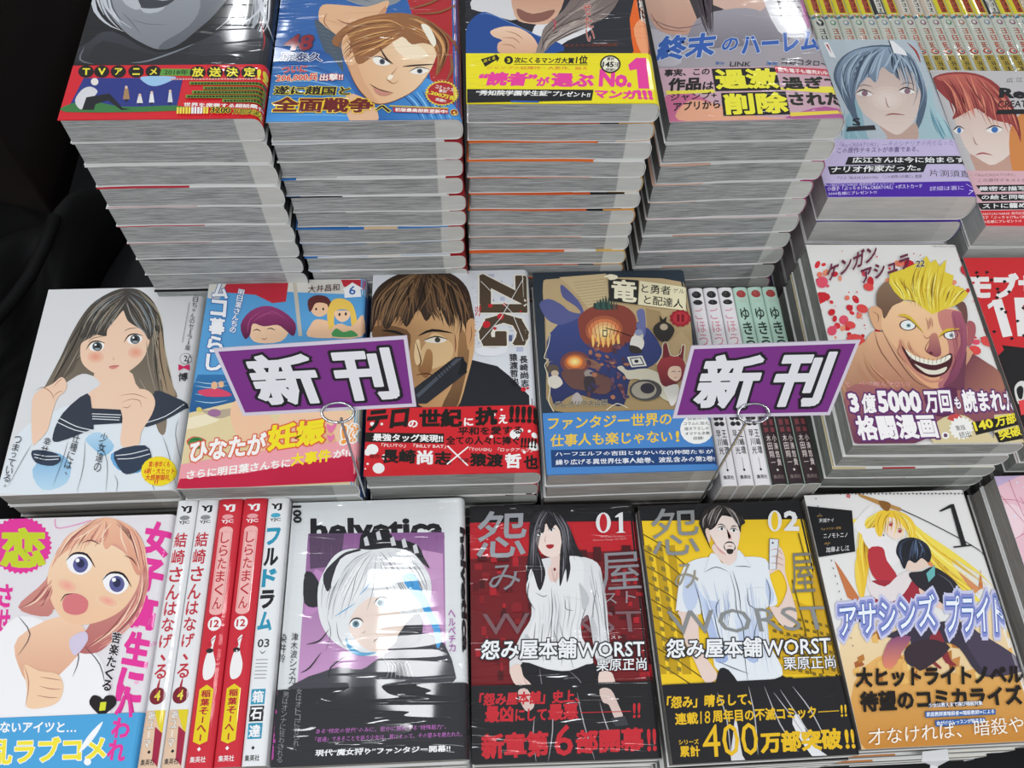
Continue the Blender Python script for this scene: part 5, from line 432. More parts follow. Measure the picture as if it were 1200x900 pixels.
"keng":{"ops":[["e","#d83038",9,168,1006,192,991,153,982],["e","#c82430",10,1219,897,1214,888,1214,899],["e","#d83038",10,257,1343,260,1337,252,1339],["e","#d83038",10,1265,447,1267,441,1258,443],["e","#c82430",9,297,1275,311,1239,274,1257],["e","#d83038",9,108,1618,87,1612,108,1635],["e","#e89070",10,-4,1170,-14,1162,-8,1179],["e","#e05068",9,416,1527,417,1496,400,1522],["e","#c82430",10,1455,1464,1459,1460,1450,1458],["e","#d83038",9,123,751,98,750,127,772],["e","#e89070",9,-194,603,-221,593,-197,623],["e","#d83038",9,239,1146,257,1134,229,1131],["e","#e89070",9,717,1626,728,1597,696,1610],["e","#e89070",9,100,1524,88,1503,88,1531],["e","#e89070",9,61,918,62,904,52,915],["e","#e89070",9,1127,1435,1092,1428,1131,1462],["e","#d83038",9,1222,892,1228,881,1211,884],["e","#e87860",10,1168,468,1165,461,1164,469],["e","#e87860",9,1172,880,1185,877,1165,866],["e","#d83038",9,9,1284,-51,1261,4,1334],["e","#e89070",9,1355,829,1368,821,1346,816],["e","#d83038",9,57,1617,36,1580,40,1627],["e","#d83038",9,249,451,226,429,235,471],["e","#c82430",9,1362,1193,1384,1191,1352,1167],["e","#c82430",9,811,1620,857,1617,799,1576],["e","#c82430",9,98,1524,100,1503,82,1517],["e","#c82430",9,-92,902,-114,899,-91,918],["e","#d83038",9,-7,697,7,688,-15,683],["e","#e05068",9,284,1134,284,1115,273,1131],["e","#d83038",9,97,1025,109,1001,74,1006],["e","#e05068",9,159,1079,121,1056,148,1118],["e","#e05068",9,1152,868,1184,864,1143,844],["e","#e05068",9,1409,1583,1402,1568,1399,1586],["e","#d83038",10,112,708,120,705,107,699],["e","#e05068",9,45,979,16,940,18,1004],["e","#c82430",10,200,1050,207,1049,198,1043],["e","#e89070",10,165,697,163,688,158,698],["e","#c82430",9,1446,1524,1440,1490,1426,1521],["e","#e05068",9,1152,670,1135,647,1139,680],["e","#d83038",9,147,762,129,756,146,775],["e","#e89070",9,1245,468,1213,461,1249,501],["e","#d83038",9,234,766,223,733,213,770],["e","#e87860",9,-141,665,-168,629,-162,684],["e","#e89070",9,1321,1050,1313,1026,1302,1051],["e","#e89070",9,136,1003,116,975,122,1015],["e","#e87860",9,1243,587,1235,566,1225,589],["e","#e89070",9,868,1382,885,1382,865,1369],["e","#c82430",9,177,1520,147,1515,180,1548],["e","#c82430",9,1406,1295,1414,1246,1366,1274],["e","#d83038",9,1139,515,1122,487,1125,522],["e","#d83038",9,1461,1470,1474,1460,1452,1459],["e","#c82430",10,-46,1282,-53,1275,-49,1286],["e","#e05068",9,73,1008,57,989,61,1021],["e","#e89070",9,1425,1607,1444,1583,1406,1586],["e","#e05068",9,184,740,194,711,156,722],["e","#d83038",9,263,535,273,520,252,525],["e","#e87860",9,-42,638,-64,601,-63,649],["e","#e89070",9,1268,1514,1244,1506,1269,1537],["e","#e89070",9,1536,1488,1493,1463,1529,1531],["e","#c82430",9,-136,718,-110,694,-154,695],["e","#e05068",9,116,628,145,617,100,594],["e","#e05068",9,-122,507,-121,466,-150,499],["e","#e05068",9,517,1372,505,1358,511,1378],["e","#c82430",9,1311,1405,1286,1362,1280,1420],["e","#e05068",9,-37,683,-51,673,-42,696],["e","#e87860",10,1307,660,1307,651,1300,658],["e","#e05068",9,1151,577,1105,540,1132,614],["e","#e05068",9,761,1625,747,1620,761,1641],["e","#e87860",9,16,1295,6,1269,-2,1300],["e","#e89070",9,1391,846,1380,829,1383,850],["e","#d83038",9,640,1574,645,1562,631,1567],["e","#c82430",9,402,971,391,944,381,977],["e","#e89070",10,1385,851,1376,850,1386,860],["e","#d83038",9,193,528,205,511,182,518],["e","#c82430",9,34,1440,46,1405,13,1426],["e","#c82430",9,1221,1352,1198,1333,1213,1367],["e","#e87860",9,53,1514,31,1499,45,1537],["e","#e89070",9,946,1490,985,1469,922,1449],["e","#e87860",9,1275,1188,1271,1168,1260,1185],["e","#c82430",9,270,923,251,905,261,936],["e","#c82430",10,1280,1461,1271,1458,1280,1468],["e","#e87860",10,1161,1395,1167,1394,1159,1388],["e","#c82430",9,35,1298,95,1289,21,1253],["e","#e87860",10,288,1288,283,1280,283,1291],["e","#d83038",10,252,1208,251,1200,245,1207],["e","#e87860",9,1052,624,1012,590,1035,651],["e","#e89070",9,591,1446,579,1412,572,1450],["e","#e89070",9,110,1533,81,1513,101,1559],["e","#e05068",10,1266,892,1259,887,1264,897],["e","#e05068",10,293,581,302,576,288,572],["e","#e05068",9,1165,510,1177,493,1148,494],["e","#e89070",9,1310,746,1312,728,1298,740],["e","#c82430",9,171,945,153,935,167,960],["e","#e05068",10,860,1413,865,1406,853,1406],["e","#e05068",9,58,1438,25,1386,21,1464],["e","#d83038",9,1289,1555,1305,1517,1259,1531],["e","#d83038",9,94,1245,107,1236,85,1230],["e","#d83038",9,1114,490,1079,455,1095,513],["e","#e05068",9,563,1425,550,1420,562,1434],["e","#c82430",9,451,1440,441,1386,423,1438],["e","#c82430",9,227,1189,245,1167,207,1167],["e","#e87860",9,228,1285,207,1280,229,1308],["e","#e87860",10,1316,826,1320,821,1311,821],["e","#e89070",9,21,676,9,666,15,687],["e","#c82430",9,1264,1563,1256,1509,1219,1554],["e","#e87860",9,288,1113,264,1094,279,1131],["e","#e89070",10,12,553,8,543,5,554],["e","#d83038",9,53,707,37,703,52,719],["e","#e89070",9,211,1475,207,1448,196,1474],["e","#e89070",9,-50,645,-62,643,-50,656],["e","#c82430",9,1453,1237,1461,1207,1433,1224],["e","#c82430",9,75,1147,47,1126,63,1172],["e","#c82430",9,87,1086,76,1055,70,1090],["e","#e87860",9,744,1625,767,1608,723,1593],["e","#e05068",9,96,1400,91,1385,85,1403],["e","#e87860",10,1315,1518,1315,1505,1307,1515],["e","#d83038",9,1155,906,1167,904,1152,896],["e","#dd4a48",10,210,879,277,848,178,819],["e","#dd4a48",10,326,1180,367,1160,306,1142],["e","#dd4a48",10,423,1388,460,1370,405,1353],["e","#dd4a48",10,199,1028,236,1011,182,996],["e","#dd4a48",10,1119,792,1161,772,1096,754],["e","#dd4a48",10,1242,873,1289,851,1216,830],["e","#dd4a48",10,1291,989,1322,974,1274,961],["e","#dd4a48",10,283,830,312,816,269,804],["e","#d83038",10,518,729,522,729,517,724],["e","#e87860",10,1562,1567,1566,1567,1560,1562],["e","#d83038",10,1282,1226,1287,1226,1281,1221],["e","#e87860",10,835,783,840,783,833,777],["e","#e87860",10,1388,700,1393,700,1386,694],["e","#c82430",10,843,1398,846,1398,841,1394],["e","#e87860",10,1104,1614,1108,1614,1102,1609],["e","#c82430",10,502,1355,506,1355,501,1351],["e","#c82430",10,82,738,88,738,80,730],["e","#c82430",10,245,933,250,933,244,927],["e","#c82430",10,891,461,896,461,889,456],["e","#c82430",10,898,523,903,523,896,517],["e","#d83038",10,1029,1485,1032,1485,1028,1481],["e","#d83038",10,702,1186,707,1186,701,1181],["e","#d83038",10,1472,1259,1477,1259,1470,1253],["e","#d83038",10,560,781,564,781,559,776],["e","#c82430",10,762,996,767,996,760,990],["e","#e87860",10,104,764,110,764,102,756],["e","#e87860",10,1014,1591,1020,1591,1012,1583],["e","#e87860",10,1064,1257,1071,1257,1062,1250],["e","#e87860",10,1378,1502,1384,1502,1377,1495],["e","#d83038",10,668,1205,675,1205,666,1198],["e","#c82430",10,53,751,59,751,51,744],["e","#e87860",10,852,893,858,893,850,886],["e","#d83038",10,230,1121,234,1121,229,1117],["e","#e87860",10,115,1204,119,1204,114,1199],["e","#d83038",10,306,989,310,989,304,984],["e","#c82430",10,1095,788,1101,788,1093,781],["e","#e87860",10,1425,942,1430,942,1424,936],["e","#e87860",10,1205,549,1210,549,1204,543],["e","#e87860",10,1129,1093,1136,1093,1127,1085],["e","#c82430",10,584,1164,589,1164,582,1158],["e","#c82430",10,428,1050,433,1050,427,1045],["e","#d83038",10,559,1689,566,1689,558,1681],["e","#e87860",10,1056,947,1062,947,1054,940],["e","#e87860",10,1196,593,1200,593,1195,589],["e","#e87860",10,186,605,193,605,184,597],["e","#e87860",10,1021,1040,1025,1040,1020,1036],["e","#e87860",10,818,518,824,518,816,511],["e","#c82430",10,1411,857,1418,857,1409,850],["e","#e87860",10,935,1533,941,1533,933,1526],["e","#e87860",10,688,564,691,564,687,561],["e","#d83038",10,88,1030,94,1030,86,1022],["e","#d83038",10,312,784,314,784,311,781],["e","#d83038",10,-102,580,-95,580,-103,573],["e","#e87860",10,74,831,78,831,73,827],["e","#e87860",10,-152,576,-148,576,-153,572],["e","#e87860",10,55,725,61,725,54,718],["e","#d83038",10,127,623,133,623,126,616],["e","#d83038",10,122,649,126,649,121,644],["e","#e87860",10,-111,905,-106,905,-113,898],["e","#c82430",10,188,907,191,907,187,903],["e","#d83038",10,1027,1336,1034,1335,1025,1328],["e","#e87860",10,1236,798,1240,798,1235,794],["e","#c82430",10,1352,714,1356,714,1350,709],["e","#d83038",10,316,1337,322,1336,315,1329],["e","#d83038",10,270,795,275,795,269,789],["e","#e87860",10,1236,1244,1242,1244,1234,1237],["e","#d83038",10,955,1442,959,1442,953,1437],["e","#d83038",10,1067,1376,1072,1376,1065,1369],["e","#d83038",10,794,1658,801,1658,792,1649],["e","#d83038",10,922,1702,927,1702,920,1695],["e","#e87860",10,798,1178,804,1178,797,1171],["e","#d83038",10,286,750,290,750,285,746],["e","#e87860",10,1277,1725,1284,1725,1275,1717],["e","#d83038",10,1712,1718,1718,1718,1710,1711],["e","#c82430",10,394,535,399,535,392,529],["e","#d83038",10,-70,726,-64,726,-72,718],["e","#e87860",10,872,712,877,712,871,706],["e","#c82430",10,1197,898,1204,898,1194,890],["e","#c82430",10,1589,1517,1595,1517,1586,1510],["e","#d83038",10,96,1164,102,1164,95,1158],["e","#c82430",10,1054,706,1060,706,1052,699],["e","#d83038",10,306,1020,313,1020,304,1013],["e","#c82430",10,871,1716,877,1716,869,1709],["e","#c82430",10,-5,1148,2,1148,-6,1140],["e","#e87860",10,283,1743,288,1743,282,1736],["e","#e87860",10,645,789,651,789,643,781],["e","#d83038",10,-89,565,-84,565,-90,559],["e","#c82430",10,767,789,772,789,765,783],["e","#d83038",10,547,1707,551,1707,546,1701],["e","#c82430",10,1001,714,1007,714,999,707],["e","#e87860",10,-43,671,-39,671,-43,667],["e","#e87860",10,301,1082,307,1082,300,1076],["e","#c82430",10,1354,1678,1359,1678,1353,1672],["e","#e87860",10,964,811,971,811,962,803],["e","#d83038",10,610,741,617,741,608,733],["e","#d83038",10,1104,1046,1111,1046,1102,1038],["e","#d83038",10,179,584,182,584,178,580],["e","#e87860",10,813,1113,820,1113,811,1105],["p","#dcac84>#8c5c50",3,[-104,577,129,766,340,895,316,669,474,573,612,463,519,207,-230,213]],["p","#c08468>#6a3448@-40",3,[1026,761,1171,679,1273,552,1280,350,1193,200,707,205,863,477]],["p","#e4b48c>#a8705c",3,[355,961,303,669,311,465,600,417,850,430,990,633,1058,825]],["p","#6e3a4c",3,[686,432,915,665,1055,825,963,538,884,354,666,355]],["p","#e0ad84",3,[366,1146,424,1200,473,1162,467,1044,437,977,377,994]],["p","#a85a60",3,[1122,1041,1179,1040,1170,957,1105,841,1065,842]],["l","#5c2c24",0.64,1,3,[397,1146,433,1111,417,1044]],["p","#f0c89c>#dca47c",4,[472,1128,524,1196,682,1247,886,1195,1080,1160,1116,1041,1061,825,962,633,858,508,747,454,657,478,565,604,520,764,467,894,434,994]],["p","#c88478>#b06c70",4,[935,1160,1104,1142,1116,1041,1061,825,962,633,858,508,747,454,770,540,895,745,920,892,899,1025]],["p","#a85c70>#7a3c58",4,[1032,1143,1107,1125,1116,1041,1061,825,962,633,858,508,778,468,854,570,967,761,1034,891,1014,1024]],["p","#c98a74",3,[552,894,562,763,620,604,697,525,797,539,761,509,665,509,569,620,520,764]],["p","#8a7058>#6a4c3c",3,[445,1214,488,1353,597,1441,674,1335,667,1248,568,1196,475,1077,473,1162]],["p","#6e4a44",3,[1075,1246,1157,1228,1147,1108,1108,1024,1104,1142]],["p","#e0c83c",0,[593,1423,620,1512,760,1566,913,1638,972,1693,983,1620,1037,1656,1048,1583,1127,1656,1078,1529,1142,1493,1103,1404,1182,1368,1211,1315,1147,1246,1060,1194,964,1160,866,1118,809,1178,754,1247,657,1265,616,1335]],["h",["#e8d44c","#c8a428","#f4ea80","#8a6a1c","#b08c24"],1.3,46,41,[669,1196,659,1335,622,1423,621,1519],[1036,1160,1109,1263,1172,1333,1215,1350]],["h",["#e8d44c","#c8a428","#f4ea80","#8a6a1c"],1.3,40,42,[766,1178,770,1369,821,1512,917,1657],[926,1126,972,1299,1049,1475,1115,1638]],["e","#5c2c2c",18,647,1018,715,1017,634,966],["e","#e8ecea",18,647,1018,704,1017,636,974],["e","#7aa0a8",18,651,1014,669,1014,647,996],["e","#1c2428",10,651,1014,659,1014,649,1006],["e","#5c2c2c",18,961,925,1020,924,949,881],["e","#e8ecea",18,961,925,1009,924,950,888],["e","#7aa0a8",18,965,921,982,921,960,903],["e","#1c2428",10,965,921,972,921,963,913],["l","#d8b82c",2.86,1,3,[591,1114,673,1093,752,946]],["l","#d8b82c",2.5,1,3,[857,899,941,968,1050,981]],["h",["#a85c50","#c88068","#7a3c40"],0.42,12,44,[552,894,542,796,560,699,612,572],[637,893,645,811,688,763,708,730]],["h",["#8a4450","#6a2c44","#a85c68"],0.43,14,45,[984,1126,967,958,941,761,825,539],[1109,1108,1081,957,1012,761,880,539]],["h",["#c88868","#a86850","#e8bc90"],0.55,14,46,[-22,577,7,452,42,361,70,240],[311,830,330,669,411,542,477,418]],["l","#5c2c2c",0.79,1,3,[582,1101,667,1073,752,942]],["l","#5c2c2c",0.78,1,3,[861,905,946,954,1054,964]],["p","#c08070>#8a4858",3,[801,925,848,942,856,892,843,762,798,726,754,746,728,775,761,827]],["p","#5c2430",3,[742,762,768,775,776,752,754,743]],["h",["#8a4c44","#b87868"],0.43,8,43,[802,1093,799,1025,767,959],[917,1092,885,1025,881,958]],["l","#8a4c44",0.78,1,3,[793,892,725,795,768,743,829,762]],["l","#8a4c44",0.62,1,3,[744,926,764,893,799,917]],["p","#4a1c22",3,[550,828,590,763,675,711,783,695,916,761,905,681,840,594,744,548,665,564,588,643]],["p","#ece8d8",3,[571,799,614,747,689,711,783,695,902,745,886,703,773,656,666,676,594,723]],["p","#e0dac8",3,[608,667,680,622,760,609,852,640,819,594,743,571,671,587]],["l","#8a8478",0.38,0,0,[600,747,593,696]],["l","#8a8478",0.38,0,0,[634,740,624,689]],["l","#8a8478",0.38,0,0,[667,734,654,683]],["l","#8a8478",0.38,0,0,[700,727,684,676]],["l","#8a8478",0.38,0,0,[734,720,715,669]],["l","#8a8478",0.38,0,0,[767,714,745,663]],["l","#8a8478",0.38,0,0,[805,725,779,671]],["l","#8a8478",0.38,0,0,[843,736,814,678]],["l","#8a8478",0.38,0,0,[881,747,848,686]],["l","#8a4c44",0.62,1,3,[540,845,506,764,553,667]],["l","#7a3c4c",0.62,1,3,[936,761,933,681,847,570]],["l","#5c2c30",0.62,1,3,[430,977,456,845,501,684,573,525,676,447]],["l","#7a4438",0.62,1,3,[369,961,380,765,500,510]],["t","ケンガン","#6a2440",[84,1425,543,1652,129,1601],0.03,None,0.03],["t","アシュラ","#6a2440",[371,1408,808,1576,390,1554],0.03,None,0.03],["t","22","#2a2430",[850,1576,922,1582,871,1639],0.02,"#e8e4e0",0.03],["t","URA SUNDAY COMICS","#7a6a70",[1040,1779,1243,1773,1044,1797],0.0,None,0.03],["t","え、まだ読んでない?","#c8303c",[29,467,522,468,42,511],0.0,"#f4e8e4",0.02],["p","#a86a68>#6a3450",3,[42,456,328,464,625,414,1038,442,1371,394,1351,236,961,175,717,139,450,3,6,7]],["p","#8c4a58",3,[326,456,449,375,367,232,192,182,175,312]],["p","#5c2a48",3,[625,414,874,452,765,229,628,243]],["p","#d8c89c",3,[658,178,835,228,926,175,1044,22,1033,-16,584,-11]],["p","#c84848",3,[735,203,815,241,848,189,774,177]],["p","#d8c89c",0,[1094,226,1384,249,1295,-31,1018,-28]],["t","3","#f6f2f2",[29,253,102,255,35,416],0.05,"#64306c",0.075],["t","億","#f6f2f2",[114,247,222,249,139,412],0.035,"#64306c",0.075],["t","5000","#f6f2f2",[241,251,568,246,256,438],0.05,"#64306c",0.075],["t","万回","#f6f2f2",[589,246,793,246,614,435],0.035,"#64306c",0.075],["t","も","#f6f2f2",[815,275,863,277,831,375],0.035,"#64306c",0.075],["t","読まれた","#f6f2f2",[878,246,1290,250,901,438],0.035,"#64306c",0.075],["t","格闘漫画","#f6f2f2",[42,27,635,41,44,227],0.04,"#64306c",0.075],["e","#f6f2f2",18,684,61,712,60,677,33],["e","#6a4a60",18,684,61,699,60,680,45],["p","#f0eee8",0,[893,118,905,99,879,88,880,63,855,62,846,37,825,45,808,22,795,40,771,23,767,46,741,38,747,63,722,65,737,89,718,100,740,120,728,139,754,150,753,175,778,176,786,202,808,193,825,217,839,199,863,217,867,193,893,201,887,175,912,173,896,149,916,137]],["t","重版","#201c20",[776,98,850,105,773,138],0.0,None,0.03],["t","続出","#201c20",[787,37,874,49,784,85],0.0,None,0.03],["p","#1c1a16",0,[906,163,1260,229,1269,147,910,61]],["t","140","#f0e038",[914,91,1063,123,914,165],0.04,None,0.03],["t","万部","#f0e038",[1075,123,1245,160,1089,210],0.035,None,0.03],["p","#1c1a16",0,[1049,77,1343,156,1330,44,1060,-4]],["t","突破!!!","#f0e038",[1078,16,1330,80,1076,97],0.035,None,0.03]],"base":"#e2e0dd"},
"mob":{"ops":[["p","#1c1a1c",0,[-95,984,13,956,368,898,481,686,215,47,-75,99]],["t","モブサイ","#ece8e6",[-90,1400,775,1390,-14,1660],0.06,None,0.03],["p","#ece8e6",0,[115,1381,202,1397,179,1035,94,1020]],["p","#ece8e6",0,[63,1336,134,1380,121,1335,61,1296]],["p","#ece8e6",0,[311,1407,537,1404,460,1031,219,1029]],["p","#cf2a30",0,[360,1332,513,1331,435,1097,317,1099]],["p","#dcdcd8",3,[38,549,104,614,150,588,92,437,26,413]],["p","#1c1a1c",3,[52,538,91,573,110,548,73,462,46,463]],["p","#17181c",0,[256,1041,278,1051,292,1035,273,1027,262,1016]],["p","#17181c",0,[50,1629,73,1641,87,1623,68,1614,57,1603]],["p","#17181c",0,[250,1180,272,1191,286,1175,266,1166,256,1156]],["p","#17181c",0,[270,1471,293,1482,307,1465,287,1456,276,1445]],["p","#17181c",0,[179,1268,201,1279,215,1262,196,1254,185,1243]],["p","#17181c",0,[264,1575,287,1587,301,1569,281,1560,270,1549]],["p","#17181c",0,[148,1413,171,1424,185,1407,165,1399,155,1387]],["p","#17181c",0,[148,1012,170,1022,184,1006,165,998,154,987]],["p","#17181c",0,[339,1308,362,1319,376,1302,356,1294,346,1283]],["p","#17181c",0,[181,1499,204,1511,218,1493,198,1485,187,1473]],["p","#17181c",0,[53,1670,76,1681,90,1664,71,1655,60,1643]],["p","#17181c",0,[179,1465,202,1476,216,1458,196,1450,185,1439]],["p","#17181c",0,[24,1080,46,1091,60,1074,41,1066,31,1056]],["p","#17181c",0,[154,1299,177,1310,190,1293,171,1285,161,1274]],["p","#17181c",0,[142,1672,165,1683,179,1665,159,1657,148,1645]],["p","#17181c",0,[157,1592,180,1603,194,1585,174,1577,163,1565]],["p","#cf2a30",0,[-3,978,53,1009,66,902,4,850]],["p","#e8484c",0,[34,438,132,462,113,338,17,315]]],"base":"#cf2a30"},
"girl":{"ops":[["e","#eebcd8",8,1212,434,1230,433,1214,421],["e","#eebcd8",8,704,1323,723,1322,707,1307],["e","#eebcd8",8,288,703,306,702,291,689],["e","#eebcd8",8,840,538,858,538,842,525],["e","#eebcd8",8,736,527,754,526,739,514],["e","#eebcd8",8,635,485,653,484,638,471],["e","#eebcd8",8,1035,1062,1054,1061,1038,1047],["e","#eebcd8",8,893,652,911,651,896,638],["e","#eebcd8",8,465,863,483,862,468,848],["e","#eebcd8",8,1082,1303,1101,1303,1084,1288],["e","#eebcd8",8,1190,635,1208,635,1192,622],["e","#eebcd8",8,1147,1185,1166,1185,1149,1170],["e","#eebcd8",8,438,494,456,494,441,481],["e","#eebcd8",8,1130,1009,1148,1008,1132,994],["e","#eebcd8",8,220,1447,239,1447,224,1432],["e","#eebcd8",8,889,1267,908,1267,892,1252],["e","#eebcd8",8,1333,777,1351,777,1335,763],["e","#eebcd8",8,509,706,526,705,512,692],["e","#eebcd8",8,770,293,787,292,773,280],["e","#eebcd8",8,1268,894,1286,894,1270,880],["e","#eebcd8",8,1016,623,1034,623,1018,610],["e","#eebcd8",8,1262,212,1279,212,1264,200],["e","#eebcd8",8,208,1176,226,1175,211,1161],["e","#eebcd8",8,854,1247,873,1246,857,1232],["e","#eebcd8",8,772,1614,791,1613,775,1598],["e","#eebcd8",8,1237,879,1255,878,1239,865],["p","#e4359a",0,[419,1610,440,1589,424,1573,440,1550,421,1538,434,1514,411,1506,419,1481,395,1477,398,1453,372,1454,371,1430,345,1436,339,1414,313,1424,302,1405,278,1419,263,1402,240,1420,222,1407,202,1428,181,1419,164,1442,140,1438,128,1462,103,1462,95,1487,68,1492,65,1517,39,1527,41,1550,15,1564,22,1586,-2,1603,9,1623,-12,1644,4,1660,-14,1683,6,1695,-8,1720,14,1728,5,1754,30,1758,26,1784,52,1783,53,1808,80,1802,86,1825,113,1814,123,1835,149,1820,164,1838,187,1819,206,1832,227,1811,249,1820,265,1796,290,1800,302,1775,329,1774,336,1748,363,1743,366,1717,392,1708,390,1683,415,1669,408,1647,431,1629]],["t","恋","#c6d22a",[109,1455,425,1444,46,1754],0.05,None,0.03],["l","#e69ac4",0.91,0,3,[416,1807,439,1741,532,1748,675,1790]],["t","さ","#e4359a",[160,1178,253,1166,135,1342],0.04,None,0.03],["t","せ","#e4359a",[187,1004,278,993,163,1164],0.04,None,0.03],["t","口","#e4359a",[213,835,303,824,189,990],0.04,None,0.03],["t","女","#e4359a",[1074,1528,1261,1488,1077,1783],0.055,None,0.03],["t","子","#e4359a",[1071,1262,1254,1223,1074,1506],0.055,None,0.03],["t","高","#e4359a",[1069,1006,1248,968,1071,1241],0.055,None,0.03],["t","生","#e4359a",[1066,761,1242,724,1069,986],0.055,None,0.03],["t","に","#e4359a",[1064,525,1236,490,1066,742],0.055,None,0.03],["t","ハ","#e4359a",[1095,429,1214,415,1084,558],0.04,None,0.03],["t","わ","#e4359a",[1106,293,1223,278,1096,418],0.04,None,0.03],["t","れ","#e4359a",[1117,159,1233,145,1107,282],0.04,None,0.03],["p","#f2f0f2",3,[189,865,314,1106,619,1012,826,882,950,758,1039,484,1001,372,302,399]],["p","#f4ccac>#dca488",3,[347,960,602,1095,811,964,729,766,543,617,388,778]],["p","#c87a72",3,[446,1249,476,1399,384,1251,299,1169,428,1143,589,1159]],["p","#e8aa98>#b86a68",4,[299,1169,444,1356,482,1576,600,1732,758,1808,943,1744,1081,1556,1166,1289,1097,1078,998,937,895,840,749,865,815,1046,850,1192,575,1223,519,1098]],["p","#f6d6b4>#f0c4a0",4,[451,1422,486,1553,596,1640,884,1585,1060,1423,1095,1313,1041,1164,952,1083,817,1036,694,1040,577,1117,483,1269]],["p","#f0bc9c>#dc9880",4,[604,1732,510,1643,467,1443,512,1530,661,1638,768,1635,824,1565,880,1608,981,1515,1068,1375,1106,1400,1103,1556,990,1719,779,1810]],["h",["#e8ac90","#d08878","#f4c8ac","#b87068"],1.09,30,51,[759,1801,600,1732,498,1598,470,1452],[782,1795,821,1702,811,1633,794,1611]],["h",["#e8ac90","#d08878","#f4c8ac","#b87068"],1.09,30,52,[803,1799,903,1722,984,1628,1046,1513],[939,1767,1070,1625,1152,1376,1145,1289]],["h",["#c87a72","#b06060","#e0a090","#f0b8a4"],1.27,26,53,[1096,1334,1083,1163,984,1020,768,874],[1166,1289,1135,1098,1036,956,894,844]],["h",["#c87a72","#b06060","#e0a090"],1.26,18,54,[476,1399,425,1249,339,1176],[512,1289,497,1204,448,1147]],["l","#f4d2b8",1.37,1,3,[678,1776,549,1664,484,1464]],["l","#f4d2b8",1.37,1,3,[763,1782,652,1684,575,1641]],["l","#f4d2b8",1.36,1,3,[830,1771,781,1680,798,1588]],["l","#f4d2b8",1.36,1,3,[899,1745,915,1653,978,1537]],["l","#f4d2b8",1.35,1,3,[972,1697,1038,1558,1085,1400]],["l","#f4d2b8",1.3,1,3,[1110,1378,1121,1183,1028,998]],["l","#f4d2b8",1.28,1,3,[1093,1226,1004,1019,847,882]],["l","#f4d2b8",1.3,1,3,[490,1333,414,1207,321,1164]],["l","#8a4848",0.91,1,3,[717,1798,570,1664,496,1508]],["l","#8a4848",0.9,1,3,[947,1721,1009,1604,1086,1422]],["l","#8a4848",0.87,1,3,[1138,1333,1110,1120,961,918]],["l","#8a4848",0.85,1,3,[1062,1164,950,980,808,871]],["l","#8a4848",0.86,1,3,[453,1313,393,1208,314,1160]],["p","#f6f4f6",3,[561,1497,599,1541,701,1520,749,1442,693,1383,603,1416]],["e","#5a5c94",18,666,1458,719,1457,677,1399],["e","#2a2c50",18,664,1467,692,1466,671,1434],["e","#fafafa",10,639,1490,653,1490,642,1475],["l","#2a1c24",1.76,1,3,[559,1489,603,1541,695,1529,772,1433]],["p","#f6f4f6",3,[842,1347,881,1390,981,1369,1027,1293,971,1235,882,1268]],["e","#5a5c94",18,945,1309,998,1307,956,1250],["e","#2a2c50",18,944,1318,971,1317,949,1285],["e","#fafafa",10,919,1340,934,1340,922,1325],["l","#2a1c24",1.73,1,3,[840,1339,885,1390,975,1378,1050,1284]],["l","#6a3c3c",0.89,1,3,[644,1616,704,1637,774,1603]],["l","#6a3c3c",0.88,1,3,[960,1516,1020,1487,1062,1436]],["e","#f0a090*#f2cdaa",18,604,1308,697,1272,596,1255],["e","#f0a090*#f2cdaa",18,904,1190,996,1155,896,1147],["p","#d8787c",3,[596,1201,628,1251,699,1244,767,1195,768,1123,703,1100,623,1128]],["l","#2a1c24",0.85,1,3,[581,1197,604,1243,653,1250]],["p","#f2cdaa",3,[428,777,537,733,661,709,717,629,707,534,627,499,509,503,484,619]],["l","#b87a6a",0.6,1,3,[546,694,628,679,700,665]],["l","#b87a6a",0.6,1,3,[558,635,642,613,711,610]],["l","#b87a6a",0.59,1,3,[551,578,633,560,704,557]],["l","#b87a6a",0.61,1,3,[428,777,487,657,498,504]],["l","#4a4650",0.63,1,3,[314,1106,424,978,375,838]],["l","#4a4650",0.62,1,3,[729,967,781,804,765,686]],["l","#4a4650",0.61,1,3,[806,883,930,759,998,600]],["p","#d4c8e0",3,[703,948,786,986,819,923,757,825,705,887]],["t","苦","#1c1418",[976,904,1038,890,977,977],0.03,"#ece8ec",0.04],["t","楽","#1c1418",[975,825,1036,811,976,897],0.03,"#ece8ec",0.04],["t","た","#1c1418",[973,747,1035,733,974,818],0.03,"#ece8ec",0.04],["t","く","#1c1418",[972,670,1033,656,973,741],0.03,"#ece8ec",0.04],["t","る","#1c1418",[971,594,1032,581,972,664],0.03,"#ece8ec",0.04],["p","#1c1418",3,[910,507,919,560,963,555,991,535,1010,557,1062,551,1083,501,1037,453,998,432]],["t","1","#d8dc30",[980,463,1019,465,978,516],0.05,None,0.03],["b","#4ba3d8",443],["t","ないアイツと…","#f4f6f8",[371,352,858,334,363,419],0.03,None,0.03],["t","乱ラブコメ","#f2e23c",[341,162,1078,158,315,314],0.04,"#f8f8f8",0.03],["l","#f4f6f8",4.24,1,3,[1016,394,957,300,901,212]],["e","#f4f6f8",18,965,155,988,154,969,134],["t","ハ","#e4359a",[1082,435,1201,410,1084,563],0.04,None,0.03],["t","わ","#e4359a",[1081,299,1198,274,1082,424],0.04,None,0.03],["t","れ","#e4359a",[1079,166,1195,142,1080,288],0.04,None,0.03]],"base":"#e4e0e4"},
